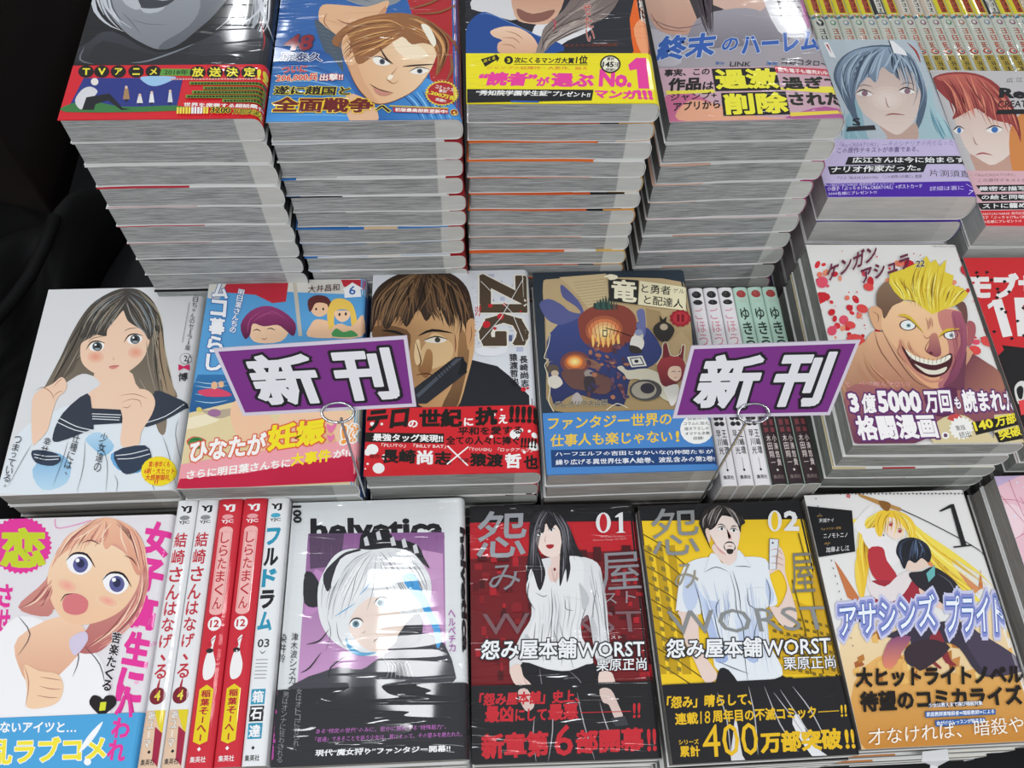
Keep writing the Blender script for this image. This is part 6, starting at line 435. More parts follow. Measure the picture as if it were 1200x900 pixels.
"helv":{"ops":[["t","helvetica","#1c1c20",[149,1514,1128,1495,136,1693],0.04,None,0.03],["p","#8a5a90>#cf9ecb",0,[129,1575,1125,1552,1131,495,1128,421,130,461]],["p","#5a4460",0,[136,1575,392,1569,384,1442,282,1318,161,1308]],["p","#c08abf",0,[202,1307,286,1262,273,1031,146,955,142,1198]],["p","#c898c4",0,[962,1422,1113,1388,1117,866,992,819]],["l","#3c3044",0.44,1,0,[594,1489,595,1368]],["l","#c08abf",0.35,1,0,[474,1477,476,1371]],["l","#7a5080",0.43,1,0,[741,1544,742,1391]],["l","#3c3044",0.48,1,0,[1066,1464,1064,1408]],["l","#c08abf",0.33,1,0,[639,1389,640,1270]],["l","#7a5080",0.45,1,0,[911,1386,909,1318]],["l","#7a5080",1.05,1,0,[914,1386,912,1298]],["l","#c08abf",1.04,1,0,[474,1552,478,1408]],["l","#7a5080",0.4,1,0,[201,1502,202,1431]],["l","#c08abf",0.28,1,0,[859,1395,858,1266]],["l","#7a5080",0.29,1,0,[343,1412,343,1360]],["l","#3c3044",0.77,1,0,[666,1550,667,1445]],["l","#3c3044",0.83,1,0,[336,1552,336,1498]],["l","#c08abf",0.9,1,0,[706,1521,704,1473]],["l","#3c3044",0.91,1,0,[411,1440,414,1314]],["l","#c08abf",0.63,1,0,[701,1546,702,1398]],["l","#c08abf",0.59,1,0,[305,1475,309,1356]],["l","#3c3044",1.01,1,0,[719,1413,717,1358]],["l","#3c3044",0.62,1,0,[999,1476,997,1321]],["l","#c08abf",0.57,1,0,[700,1549,700,1455]],["l","#7a5080",0.97,1,0,[354,1485,355,1406]],["l","#3c3044",0.3,1,0,[423,1469,427,1337]],["l","#c08abf",0.94,1,0,[927,1455,926,1348]],["l","#3c3044",1.09,1,0,[215,1453,218,1365]],["l","#7a5080",0.4,1,0,[511,1405,511,1330]],["l","#3c3044",0.32,1,0,[817,1392,817,1240]],["l","#3c3044",0.79,1,0,[320,1397,319,1353]],["l","#7a5080",0.53,1,0,[205,1532,205,1487]],["l","#7a5080",0.76,1,0,[918,1493,916,1434]],["l","#c08abf",0.38,1,0,[233,1469,236,1378]],["l","#7a5080",0.78,1,0,[287,1466,292,1332]],["l","#c08abf",1.03,1,0,[787,1500,786,1400]],["l","#c08abf",0.39,1,0,[240,1559,245,1424]],["l","#3c3044",1.02,1,0,[939,1515,937,1448]],["l","#c08abf",0.61,1,0,[606,1449,605,1387]],["l","#c08abf",0.33,1,0,[616,1386,617,1271]],["l","#7a5080",0.74,1,0,[709,1447,709,1345]],["l","#3c3044",1.02,1,0,[668,1391,669,1284]],["l","#3c3044",0.9,1,0,[1071,1528,1068,1472]],["l","#7a5080",1.04,1,0,[823,1467,822,1341]],["p","#2c2c32",3,[124,1268,177,1280,236,1195,261,1112,233,1032,138,1062]],["p","#45454c",3,[130,461,175,545,274,578,400,611,555,592,656,652,835,747,913,757,965,820,1123,736,1120,422]],["p","#1f1f24",3,[507,1452,517,1553,586,1568,711,1564,767,1501,837,1498,934,1451,976,1364,1017,1278,907,1367,714,1445,551,1379,497,1367]],["p","#d4d6da",0,[548,1465,535,1523,559,1540,581,1470]],["p","#d4d6da",0,[636,1505,623,1564,648,1580,669,1510]],["p","#d4d6da",0,[741,1458,728,1516,753,1533,774,1463]],["p","#d4d6da",0,[824,1441,812,1499,836,1516,857,1446]],["p","#d4d6da",0,[907,1395,895,1453,920,1469,940,1400]],["p","#e6e8ea",4,[251,952,226,1140,252,1263,332,1401,439,1447,590,1435,741,1444,879,1410,962,1322,1017,1222,1031,1111,1004,1004,965,925,833,851,732,699,577,680,433,736,324,818]],["p","#ecd8cc",3,[493,996,602,1086,723,1054,832,930,834,825,783,749,680,699,575,731,494,811,458,878]],["p","#e6e8ea",3,[421,972,470,1064,613,1154,638,1222,722,1095,831,983,898,927,909,1171,717,1317,499,1310,372,1162]],["h",["#c8cace","#f4f4f6","#8a8c94","#dfe1e4","#f8f8f8"],0.82,40,61,[590,1435,442,1383,326,1261,268,1098,267,898],[632,1405,595,1293,560,1156,510,1049,462,944]],["h",["#c8cace","#f4f4f6","#8a8c94","#dfe1e4","#f8f8f8"],0.82,40,62,[632,1405,663,1291,721,1150,804,1038,898,927],[714,1445,880,1382,990,1251,1024,1111,978,951]],["l","#5c5e66",0.49,1,3,[439,1440,334,1358,263,1194,259,1031]],["l","#5c5e66",0.49,1,3,[522,1423,405,1300,334,1123,304,950]],["l","#5c5e66",0.49,1,3,[591,1406,501,1268,468,1104,422,945]],["l","#5c5e66",0.49,1,3,[632,1405,623,1264,614,1126,579,993]],["l","#5c5e66",0.49,1,3,[660,1404,677,1262,735,1108,845,956]],["l","#5c5e66",0.49,1,3,[714,1416,799,1272,883,1117,925,953]],["l","#5c5e66",0.49,1,3,[769,1414,881,1283,963,1141,978,978]],["l","#5c5e66",0.49,1,3,[400,1413,310,1303,279,1138]],["l","#5c5e66",0.49,1,3,[838,1383,936,1253,1004,1098]],["l","#5c5e66",0.46,1,3,[304,950,336,843,305,716]],["l","#5c5e66",0.46,1,3,[371,921,390,815,446,736]],["p","#303038",3,[360,1386,426,1426,522,1437,404,1314,330,1191,293,1138,259,1263]],["p","#e6e8ea",3,[374,1371,495,1424,522,1416,418,1313,344,1177,319,1192]],["p","#34343c",3,[808,826,911,954,965,925,965,820,913,744,732,712,783,762]],["p","#4aa0dc",3,[827,1229,881,1252,929,1211,950,1142,991,1072,1031,976,1084,868,1099,763,1070,712,1044,843,991,951,937,1047,883,1117,842,1173]],["l","#1c5a90",0.41,1,3,[854,1228,896,1171,883,1130]],["p","#62a8d0",3,[442,813,470,761,550,706,654,702,577,680,499,696,452,749]],["l","#5aa8d8",0.8,1,3,[497,1049,420,998,356,958]],["l","#5aa8d8",0.68,1,3,[598,1196,560,1142,521,1102]],["e","#f2f2f2",18,677,1045,722,1044,678,1013],["e","#5a8a98",18,677,1043,701,1042,678,1018],["e","#1c2c34",18,677,1045,689,1045,677,1032],["l","#202028",1.21,1,3,[626,1039,657,1078,703,1080,730,1054]],["e","#f2f2f2",18,506,902,551,901,507,871],["e","#5a8a98",18,506,900,530,899,507,876],["e","#1c2c34",18,506,902,518,902,506,889],["l","#202028",1.18,1,3,[456,896,486,935,531,936,558,911]],["l","#3c2c34",0.65,1,3,[631,770,644,785,664,795]],["l","#8a6a68",0.39,1,3,[545,835,566,840,571,853]],["l","#2c2c32",1.05,1,3,[321,870,261,794,172,772]],["l","#2c2c32",1.03,1,3,[279,717,208,618,147,583]],["l","#2c2c32",1.03,1,3,[448,685,349,613,340,539]],["l","#1c1c20",0.51,1,3,[681,676,735,598,711,524]],["l","#b8bac0",0.51,1,3,[694,670,745,600,726,523]],["l","#1c1c20",0.51,1,3,[707,665,755,602,742,523]],["l","#b8bac0",0.51,1,3,[720,659,765,604,757,522]],["l","#1c1c20",0.51,1,3,[733,654,776,606,772,522]],["l","#b8bac0",0.51,1,3,[746,648,786,609,788,521]],["l","#1c1c20",0.51,1,3,[759,642,796,611,803,520]],["l","#b8bac0",0.51,1,3,[772,637,806,613,818,520]],["l","#1c1c20",0.51,1,3,[785,631,817,615,834,519]],["l","#b8bac0",0.51,1,3,[798,626,827,617,849,519]],["l","#1c1c20",0.51,1,3,[811,620,837,619,865,518]],["l","#b8bac0",0.51,1,3,[824,615,848,621,880,517]],["l","#1c1c20",0.51,1,3,[837,609,858,623,895,517]],["l","#b8bac0",0.51,1,3,[850,604,868,626,911,516]],["t","001","#1c1c20",[79,1656,63,1794,16,1656],0.04,None,0.03],["t","ヘ","#a85aa8",[1149,920,1198,919,1149,975],0.01,None,0.03],["t","ル","#a85aa8",[1150,861,1198,860,1149,915],0.01,None,0.03],["t","ベ","#a85aa8",[1150,802,1198,801,1150,856],0.01,None,0.03],["t","チ","#a85aa8",[1151,744,1198,742,1150,797],0.01,None,0.03],["t","カ","#a85aa8",[1151,686,1198,685,1151,739],0.01,None,0.03],["t","helvetica","#1c1c20",[1240,1587,1243,680,1282,1586],0.05,None,0],["t","津","#2a2a2e",[67,802,114,797,66,856],0.0,None,0.03],["t","木","#2a2a2e",[68,743,115,739,67,797],0.0,None,0.03],["t","波","#2a2a2e",[69,685,116,681,68,738],0.0,None,0.03],["t","シ","#2a2a2e",[70,628,117,623,69,680],0.0,None,0.03],["t","ズ","#2a2a2e",[71,571,118,566,70,623],0.0,None,0.03],["t","カ","#2a2a2e",[72,514,118,510,71,566],0.0,None,0.03],["t","染","#2a2a2e",[-11,792,36,786,-11,855],0.0,None,0.03],["t","井","#2a2a2e",[-11,725,36,719,-11,787],0.0,None,0.03],["t","鈴","#2a2a2e",[-11,658,36,652,-11,719],0.0,None,0.03],["b","#2a2a2f",478],["t","女","#8a8a90",[129,445,167,442,129,483],0.0,None,0.03],["t","は","#8a8a90",[130,404,167,400,129,442],0.0,None,0.03],["t","オ","#8a8a90",[130,363,168,360,130,401],0.0,None,0.03],["t","ト","#8a8a90",[131,322,168,319,130,360],0.0,None,0.03],["t","コ","#8a8a90",[132,282,169,278,131,319],0.0,None,0.03],["t","に","#8a8a90",[132,242,169,238,132,279],0.0,None,0.03],["t","狩","#8a8a90",[133,202,170,199,132,239],0.0,None,0.03],["t","ら","#8a8a90",[133,162,170,159,133,199],0.0,None,0.03],["t","れ","#8a8a90",[134,123,171,120,133,159],0.0,None,0.03],["t","、","#8a8a90",[147,95,158,94,147,106],0.0,None,0.03],["t","男","#8a8a90",[42,429,79,424,42,467],0.0,None,0.03],["t","は","#8a8a90",[41,388,78,383,42,426],0.0,None,0.03],["t","オ","#8a8a90",[40,347,78,342,41,385],0.0,None,0.03],["t","ン","#8a8a90",[40,306,77,301,40,344],0.0,None,0.03],["t","ナ","#8a8a90",[39,266,76,261,40,303],0.0,None,0.03],["t","に","#8a8a90",[38,226,75,221,39,262],0.0,None,0.03],["t","狂","#8a8a90",[38,186,74,181,38,222],0.0,None,0.03],["t","わ","#8a8a90",[37,146,73,141,38,182],0.0,None,0.03],["t","さ","#8a8a90",[36,107,73,102,37,143],0.0,None,0.03],["t","れ","#8a8a90",[36,68,72,63,36,104],0.0,None,0.03],["t","る","#8a8a90",[35,29,71,24,35,64],0.0,None,0.03],["t","ある“特定の世代”のみに、密かに開花する“特殊能力”。","#c070c0",[275,190,1128,186,277,221],0.0,None,0.03],["t","「普通」であることを装う少女は、異によって、その望みを絶たれた。","#c070c0",[274,140,1234,136,276,171],0.0,None,0.03],["t","現代“魔女狩り”ファンタジー開幕!!","#f2f2f4",[280,53,1155,47,281,94],0.025,None,0.03],["t","helvetica","#c050a8",[-35,472,-12,35,3,471],0.05,None,0]],"base":"#dfe2e4"},
"w1":{"ops":[["p","#c01c28",0,[-9,1687,1278,1673,1306,466,-2,494]],["p","#74141c",0,[-7,1404,1279,1450,1306,466,-2,494]],["p","#9c1a24",0,[615,838,658,839,659,816,616,817]],["p","#881820",0,[1310,966,1353,967,1350,927,1307,928]],["p","#b01c28",0,[314,1411,357,1413,357,1340,314,1341]],["p","#9c1a24",0,[206,646,221,648,222,592,206,592]],["p","#9c1a24",0,[657,704,701,705,699,649,656,650]],["p","#9c1a24",0,[32,1365,88,1366,90,1320,34,1322]],["p","#4c0e14",0,[1306,1016,1340,1018,1336,966,1302,967]],["p","#9c1a24",0,[687,653,725,654,723,589,685,590]],["p","#881820",0,[728,960,745,962,744,914,727,914]],["p","#9c1a24",0,[611,878,648,879,648,829,610,830]],["p","#b01c28",0,[1227,562,1270,563,1268,530,1226,532]],["p","#b01c28",0,[1146,1053,1174,1055,1173,1025,1145,1025]],["p","#9c1a24",0,[477,963,527,964,527,922,477,923]],["p","#5e1018",0,[486,676,500,678,502,662,487,662]],["p","#4c0e14",0,[63,1237,105,1239,106,1180,65,1181]],["p","#b01c28",0,[230,816,245,818,247,788,232,788]],["p","#b01c28",0,[776,777,812,778,812,744,776,745]],["p","#4c0e14",0,[371,995,428,996,429,955,372,956]],["p","#4c0e14",0,[607,928,629,930,628,873,606,874]],["p","#b01c28",0,[1241,1385,1268,1386,1264,1325,1237,1326]],["p","#9c1a24",0,[230,735,266,736,267,708,232,709]],["p","#b01c28",0,[1246,544,1281,545,1282,529,1247,530]],["p","#881820",0,[1143,814,1169,816,1169,794,1143,795]],["p","#5e1018",0,[659,977,689,978,688,926,658,926]],["p","#b01c28",0,[1203,1246,1230,1248,1226,1183,1199,1183]],["p","#4c0e14",0,[420,676,462,677,462,639,421,640]],["p","#9c1a24",0,[961,942,976,944,977,928,962,929]],["p","#5e1018",0,[167,663,199,664,200,637,169,638]],["p","#b01c28",0,[641,1352,682,1353,680,1296,640,1297]],["p","#4c0e14",0,[1003,1029,1044,1030,1040,966,1000,967]],["p","#881820",0,[770,1095,800,1097,799,1040,768,1041]],["p","#9c1a24",0,[209,822,229,824,231,807,210,808]],["p","#5e1018",0,[1143,617,1180,618,1177,563,1140,564]],["p","#881820",0,[1023,783,1045,785,1045,755,1023,756]],["p","#5e1018",0,[639,875,662,877,662,830,639,830]],["p","#b01c28",0,[787,1337,818,1339,819,1317,788,1318]],["p","#5e1018",0,[196,1334,225,1336,226,1280,197,1281]],["p","#4c0e14",0,[499,1382,536,1383,536,1341,500,1342]],["p","#9c1a24",0,[76,904,109,906,110,843,77,844]],["p","#4c0e14",0,[1284,1383,1315,1384,1314,1351,1283,1352]],["p","#b01c28",0,[917,1136,954,1137,955,1113,917,1114]],["p","#4c0e14",0,[215,1009,256,1011,257,949,216,950]],["p","#5e1018",0,[590,733,606,735,605,680,589,680]],["p","#9c1a24",0,[691,750,722,752,721,701,691,702]],["p","#9c1a24",0,[1271,907,1316,908,1314,873,1270,875]],["p","#4c0e14",0,[423,974,453,976,454,943,424,944]],["p","#5e1018",0,[611,720,631,722,630,681,611,682]],["p","#5e1018",0,[1071,1141,1128,1142,1125,1093,1069,1094]],["p","#b01c28",0,[1044,718,1084,719,1084,696,1044,697]],["p","#5e1018",0,[819,681,859,682,857,626,817,627]],["p","#5e1018",0,[549,838,578,840,577,784,548,785]],["p","#4c0e14",0,[509,1057,559,1058,560,1033,510,1034]],["p","#b01c28",0,[1128,1295,1155,1297,1151,1230,1125,1230]],["p","#b01c28",0,[1249,611,1296,612,1292,553,1245,554]],["p","#b01c28",0,[1116,1205,1171,1206,1172,1188,1117,1190]],["p","#b01c28",0,[55,727,77,729,78,704,57,704]],["p","#9c1a24",0,[1175,560,1222,560,1220,518,1173,519]],["p","#5e1018",0,[821,1309,866,1310,865,1263,820,1264]],["p","#5e1018",0,[139,1411,159,1413,161,1374,141,1374]],["p","#5e1018",0,[835,991,878,992,877,955,835,957]],["p","#4c0e14",0,[1213,1366,1267,1367,1267,1349,1214,1350]],["p","#5e1018",0,[627,676,671,676,669,612,626,614]],["p","#4c0e14",0,[695,588,724,589,725,571,696,571]],["p","#9c1a24",0,[468,1203,501,1205,501,1144,468,1145]],["p","#9c1a24",0,[1267,1362,1314,1363,1311,1314,1265,1315]],["p","#5e1018",0,[773,892,822,893,821,844,772,845]],["p","#4c0e14",0,[998,1024,1037,1026,1036,992,998,993]],["p","#b01c28",0,[506,842,535,843,536,824,508,825]],["p","#b01c28",0,[196,1306,232,1308,234,1283,198,1284]],["p","#5e1018",0,[22,1217,58,1219,59,1162,24,1163]],["p","#5e1018",0,[1005,1096,1036,1098,1033,1034,1002,1035]],["p","#9c1a24",0,[435,653,477,654,477,608,436,609]],["p","#881820",0,[307,1074,348,1076,350,1053,308,1054]],["p","#9c1a24",0,[878,1013,904,1015,904,980,877,981]],["p","#4c0e14",0,[157,908,192,909,194,875,158,876]],["p","#b01c28",0,[777,900,807,902,807,869,777,870]],["p","#9c1a24",0,[1154,612,1210,613,1207,568,1152,569]],["p","#b01c28",0,[231,1064,254,1066,255,1032,232,1033]],["p","#5e1018",0,[786,669,806,671,806,638,786,639]],["p","#881820",0,[61,1129,99,1131,100,1069,62,1070]],["p","#b01c28",0,[139,1195,190,1196,190,1125,140,1127]],["p","#4c0e14",0,[228,1031,254,1033,255,972,229,972]],["p","#4c0e14",0,[253,1172,273,1174,274,1146,255,1146]],["p","#5e1018",0,[606,593,639,594,638,532,605,533]],["p","#4c0e14",0,[584,1065,610,1066,609,1001,583,1002]],["p","#881820",0,[314,955,360,956,361,913,315,915]],["p","#9c1a24",0,[1127,1093,1159,1095,1159,1071,1127,1072]],["p","#5e1018",0,[1144,715,1175,716,1170,651,1140,652]],["p","#b01c28",0,[193,702,225,704,226,672,195,673]],["p","#881820",0,[540,698,560,699,560,661,540,661]],["p","#5e1018",0,[416,1269,435,1271,435,1208,416,1208]],["p","#4c0e14",0,[682,1132,700,1134,701,1107,683,1108]],["p","#b01c28",0,[498,948,523,950,522,883,497,883]],["p","#9c1a24",0,[1059,1282,1083,1284,1079,1220,1056,1220]],["p","#9c1a24",0,[1057,1163,1095,1165,1091,1098,1053,1099]],["p","#9c1a24",0,[641,952,698,953,697,906,641,908]],["p","#5e1018",0,[595,1387,632,1388,632,1351,595,1352]],["p","#881820",0,[113,943,167,944,169,904,115,905]],["p","#4c0e14",0,[546,1400,584,1401,584,1361,547,1362]],["p","#b01c28",0,[32,740,68,741,70,693,33,694]],["p","#881820",0,[292,1056,342,1057,342,1001,293,1002]],["p","#b01c28",0,[106,833,121,834,122,804,107,804]],["p","#9c1a24",0,[919,1092,962,1093,959,1032,916,1033]],["p","#881820",0,[1314,1263,1357,1264,1356,1240,1314,1241]],["p","#4c0e14",0,[717,1245,769,1246,767,1182,715,1183]],["p","#5e1018",0,[1131,1376,1152,1377,1151,1334,1130,1335]],["p","#b01c28",0,[902,753,953,753,950,699,900,700]],["p","#881820",0,[555,752,578,753,577,689,554,689]],["p","#b01c28",0,[474,1150,516,1151,517,1115,475,1116]],["p","#881820",0,[425,918,463,920,463,876,425,877]],["p","#9c1a24",0,[1205,1127,1259,1128,1257,1094,1204,1095]],["p","#4c0e14",0,[1228,1178,1267,1179,1263,1119,1224,1120]],["p","#5e1018",0,[1196,1313,1255,1314,1252,1263,1194,1264]],["p","#9c1a24",0,[1259,553,1288,554,1287,526,1259,527]],["p","#b01c28",0,[555,633,582,634,584,616,557,617]],["p","#9c1a24",0,[867,980,890,981,890,954,867,954]],["p","#4c0e14",0,[1070,816,1106,817,1103,760,1067,760]],["p","#b01c28",0,[666,823,700,824,699,768,664,769]],["p","#4c0e14",0,[1261,666,1304,667,1301,622,1258,623]],["p","#5e1018",0,[684,786,741,787,742,766,685,767]],["p","#5e1018",0,[288,1186,305,1188,306,1146,289,1146]],["p","#881820",0,[681,1023,713,1025,713,998,682,999]],["p","#4c0e14",0,[843,838,863,839,862,795,842,796]],["p","#5e1018",0,[940,855,983,856,984,838,941,839]],["p","#9c1a24",0,[959,973,1013,974,1013,950,959,951]],["p","#4c0e14",0,[1128,990,1187,990,1185,944,1126,946]],["p","#4c0e14",0,[187,590,222,591,222,530,188,531]],["p","#b01c28",0,[1171,941,1212,942,1209,898,1169,899]],["p","#881820",0,[332,1067,371,1069,371,1003,332,1004]],["p","#881820",0,[1138,814,1171,815,1171,797,1139,798]],["p","#4c0e14",0,[173,1238,207,1240,207,1175,174,1176]],["p","#881820",0,[870,819,885,820,885,798,871,799]],["p","#881820",0,[191,1152,214,1153,215,1113,192,1114]],["p","#4c0e14",0,[1069,948,1119,949,1119,930,1070,931]],["p","#4c0e14",0,[1245,1368,1274,1369,1269,1297,1240,1298]],["p","#b01c28",0,[152,1408,201,1409,203,1371,153,1372]],["p","#881820",0,[973,1290,1018,1292,1018,1265,974,1267]],["p","#5e1018",0,[1078,1308,1124,1309,1121,1246,1074,1247]],["p","#b01c28",0,[497,1160,527,1162,528,1140,498,1141]],["p","#5e1018",0,[353,813,406,813,407,785,355,786]],["p","#4c0e14",0,[651,1401,669,1403,670,1386,652,1386]],["p","#5e1018",0,[575,971,613,972,612,911,574,912]],["p","#4c0e14",0,[1139,735,1170,736,1170,718,1140,718]],["p","#5e1018",0,[818,1251,877,1251,875,1188,816,1189]],["p","#4c0e14",0,[418,1147,465,1148,466,1129,419,1130]],["p","#4c0e14",0,[418,1066,446,1067,446,1012,418,1013]],["p","#b01c28",0,[1183,703,1215,704,1215,685,1184,686]],["p","#b01c28",0,[1346,1383,1382,1384,1380,1347,1344,1348]],["p","#4c0e14",0,[463,1391,492,1392,493,1362,464,1363]],["p","#881820",0,[86,1298,142,1299,144,1242,87,1243]],["p","#4c0e14",0,[803,1449,873,1448,871,1363,801,1365]],["p","#4c0e14",0,[922,1471,978,1470,974,1361,918,1362]],["p","#4c0e14",0,[1035,1420,1129,1417,1128,1357,1035,1359]],["p","#4c0e14",0,[1135,1478,1206,1476,1198,1356,1128,1357]],["p","#4c0e14",0,[54,1419,124,1417,127,1381,58,1383]],["p","#4c0e14",0,[194,1440,287,1437,290,1377,197,1380]],["p","#4c0e14",0,[685,1440,741,1439,741,1367,685,1368]],["t","怨","#9a9da3",[40,1402,412,1408,68,1771],0.01,None,0.03],["t","み","#8c8a90",[132,1156,361,1164,145,1347],0.0,None,0.03],["t","屋","#8c8a90",[955,1131,1255,1142,965,1419],0.0,None,0.03],["t","WORST","#7c5a60",[86,842,1231,834,84,993],-0.01,None,0.03],["t","ワースト","#9a8a90",[659,1023,1199,1046,669,1110],-0.01,None,0.03],["p","#dfe0e2",4,[426,1241,439,1361,738,1407,942,1349,971,1168,983,963,980,765,990,641,884,630,859,853,839,967,773,855,856,631,641,569,380,644,307,565,268,647,359,838,437,977]],["p","#e8e9ea",3,[426,1241,569,1312,738,1407,838,1351,825,1171,862,1082,792,925,796,770,856,631,684,582,504,600,360,658,433,892,467,1005,413,1108]],["p","#e9cfc6",3,[593,1418,601,1357,568,1297,596,1210,685,1279,693,1400]],["p","#f0dcd2",3,[491,1607,491,1544,531,1435,603,1400,680,1431,715,1524,691,1618,603,1668]],["p","#1d1b20",4,[557,1778,485,1735,450,1640,441,1483,420,1346,412,1211,451,1315,502,1150,552,1268,536,1358,506,1466,485,1544,503,1623,554,1590,576,1669,607,1604,651,1651,690,1555,673,1447,658,1310,655,1176,705,1309,707,1204,740,1308,744,1411,841,1394,802,1475,752,1633,698,1730,624,1773]],["h",["#0c0b0e","#4a4850","#26242a","#6a6870"],0.76,30,71,[563,1775,483,1687,451,1514,415,1226],[608,1764,556,1637,512,1482,504,1179]],["h",["#0c0b0e","#4a4850","#26242a","#6a6870"],0.76,34,72,[593,1771,663,1651,683,1478,666,1205],[683,1737,752,1633,767,1507,827,1400]],["l","#8a8890",0.63,1,3,[547,1749,496,1639,474,1483,467,1330]],["l","#8a8890",0.63,1,3,[593,1764,543,1685,516,1591]],["l","#8a8890",0.63,1,3,[638,1747,665,1682,697,1587,694,1416]],["l","#8a8890",0.63,1,3,[683,1730,736,1617,740,1445]],["l","#8a8890",0.6,1,3,[501,1436,525,1313,520,1209]],["l","#8a8890",0.6,1,3,[694,1416,688,1324,677,1235]],["p","#f2f2f2",3,[502,1575,527,1591,550,1581,525,1567]],["e","#26262a",10,526,1580,535,1579,526,1569],["l","#17151a",0.77,1,3,[499,1574,527,1594,555,1584]],["p","#f2f2f2",3,[591,1608,616,1623,639,1613,614,1600]],["e","#26262a",10,615,1612,624,1612,615,1601],["l","#17151a",0.77,1,3,[588,1606,616,1626,644,1616]],["l","#17151a",0.62,1,3,[504,1619,525,1628,555,1615]],["l","#17151a",0.62,1,3,[590,1643,618,1658,650,1648]],["l","#c08a80",0.46,1,3,[574,1574,560,1527,574,1521]],["p","#a81c28",3,[567,1490,597,1498,627,1494,619,1473,589,1464]],["h",["#c4c6ca","#f2f2f4","#9a9ca2","#d4d6da"],0.73,26,73,[459,1151,481,1005,459,835,408,643],[823,1142,812,996,773,855,788,660]],["h",["#b4b6ba","#f2f2f4","#8a8c92"],0.74,14,74,[868,1350,883,1170,911,965,902,685],[969,1318,985,1079,983,878,984,655]],["p","#26262a",3,[433,1226,410,1108,467,1005,416,1108]],["l","#6a6c72",0.59,1,3,[591,1177,589,1031,575,888,556,639]],["l","#6a6c72",0.59,1,3,[432,1211,416,1108,467,1005]],["l","#6a6c72",0.59,1,3,[823,1142,855,1082,810,968,773,855]],["l","#6a6c72",0.58,1,0,[674,1102,846,1068]],["l","#6a6c72",0.58,1,3,[688,1087,686,1014,740,998]],["l","#6a6c72",0.57,1,3,[463,920,442,780,409,671]],["l","#6a6c72",0.57,1,3,[634,915,654,774,630,610]],["l","#6a6c72",0.57,1,3,[716,856,693,718,713,594]],["l","#6a6c72",0.59,1,3,[927,1169,886,1023,875,881]],["l","#6a6c72",0.59,1,3,[966,1109,963,907,977,738]],["l","#6a6c72",0.58,1,3,[473,1136,529,1105,559,1119]],["l","#6a6c72",0.57,1,3,[588,860,612,775,593,693]],["l","#6a6c72",0.57,1,3,[520,918,498,778,506,641]],["p","#c2c5c8",3,[798,1202,862,1082,812,996,805,1098]],["p","#c2c5c8",3,[868,966,902,852,881,768,859,853]],["p","#c2c5c8",3,[388,837,428,780,395,671,354,699]],["p","#cfd2d5",3,[738,970,714,828,747,689,696,773]],["p","#1b1a1f",3,[359,645,531,594,684,579,858,623,928,495,958,362,356,379,333,511]],["l","#77757c",0.69,1,3,[476,601,485,507,495,427]],["l","#77757c",0.68,1,3,[684,575,749,513,797,419]],["p","#e8cfc4",3,[267,607,338,632,362,550,402,509,454,428,463,337,410,364,385,430,345,471,292,512]],["p","#e8cfc4",3,[892,562,976,560,998,493,1032,412,1036,308,1006,283,986,361,963,258,924,285,903,363,882,443]],["l","#a87a72",0.54,1,3,[873,496,908,416,914,324]],["l","#a87a72",0.54,1,3,[914,495,949,414,959,297]],["l","#a87a72",0.54,1,3,[970,493,989,400,1001,309]],["l","#a87a72",0.54,1,3,[362,537,400,456,424,377]],["l","#a87a72",0.54,1,3,[333,511,372,444,397,391]],["l","#d8b8b0",1.19,1,3,[599,1312,622,1206,642,1295]],["e","#7a2430",10,622,1305,631,1305,621,1293],["t","怨み屋本舗","#eef0f2",[66,669,739,663,77,807],0.025,"#2a2a30",0.06],["t","WORST","#eef0f2",[748,668,1222,663,755,771],0.015,"#2a2a30",0.06],["t","ワースト","#f0f0f0",[908,789,1070,789,910,811],0.0,None,0.03],["t","栗原正尚","#eef0f2",[873,570,1225,569,880,655],0.01,"#2a2a30",0.03],["e","#e8e8e8",18,1013,1659,1070,1658,1006,1577],["e","#c01c28",18,1013,1659,1042,1658,1007,1587],["p","#e8e8e8",0,[1140,1732,1169,1741,1157,1586,1177,1576,1101,1575,1126,1587,1134,1702,1107,1697,1108,1707]],["t","Shoridan Kurihara","#d8a0a0",[984,1540,1169,1541,985,1555],0.0,None,0.03],["t","Grantes Hangu WORST","#d8a0a0",[920,1512,1176,1516,922,1530],0.0,None,0.03],["b","#1b1a1e",494],["p","#d8c0b8",3,[321,454,386,462,429,358,380,319,344,361]],["p","#d8c0b8",3,[885,448,961,446,1006,342,1030,260,976,251,941,344,900,365]],["p","#3a3a40",0,[944,258,1042,270,1062,211,972,205]],["l","#a8a4aa",0.72,1,3,[426,277,412,158,425,-6]],["l","#a8a4aa",0.73,1,3,[549,355,545,194,505,-1]],["l","#a8a4aa",0.74,1,3,[727,432,760,227,818,-10]],["l","#a8a4aa",0.74,1,3,[878,366,909,223,960,83]],["t","「怨み屋本舗」史上、","#c42430",[48,361,735,366,58,447],0.04,None,0.03],["t","最凶","#c42430",[89,255,280,253,95,360],0.045,None,0.03],["t","にして","#c42430",[293,257,506,255,300,337],0.03,None,0.03],["t","最悪","#c42430",[518,254,723,257,524,360],0.045,None,0.03],["l","#c42430",0.52,0,0,[744,300,1088,299]],["t","!!","#c42430",[1096,254,1148,256,1106,351],0.02,None,0.03],["t","新章第","#c42430",[64,24,515,34,62,184],0.045,None,0.03],["t","6","#c42430",[548,29,674,33,559,225],0.01,None,0.03],["t","部開幕","#c42430",[691,40,1151,46,702,189],0.045,None,0.03],["t","!!","#c42430",[1172,41,1236,43,1183,183],0.03,None,0.03]],"base":"#17171a"},
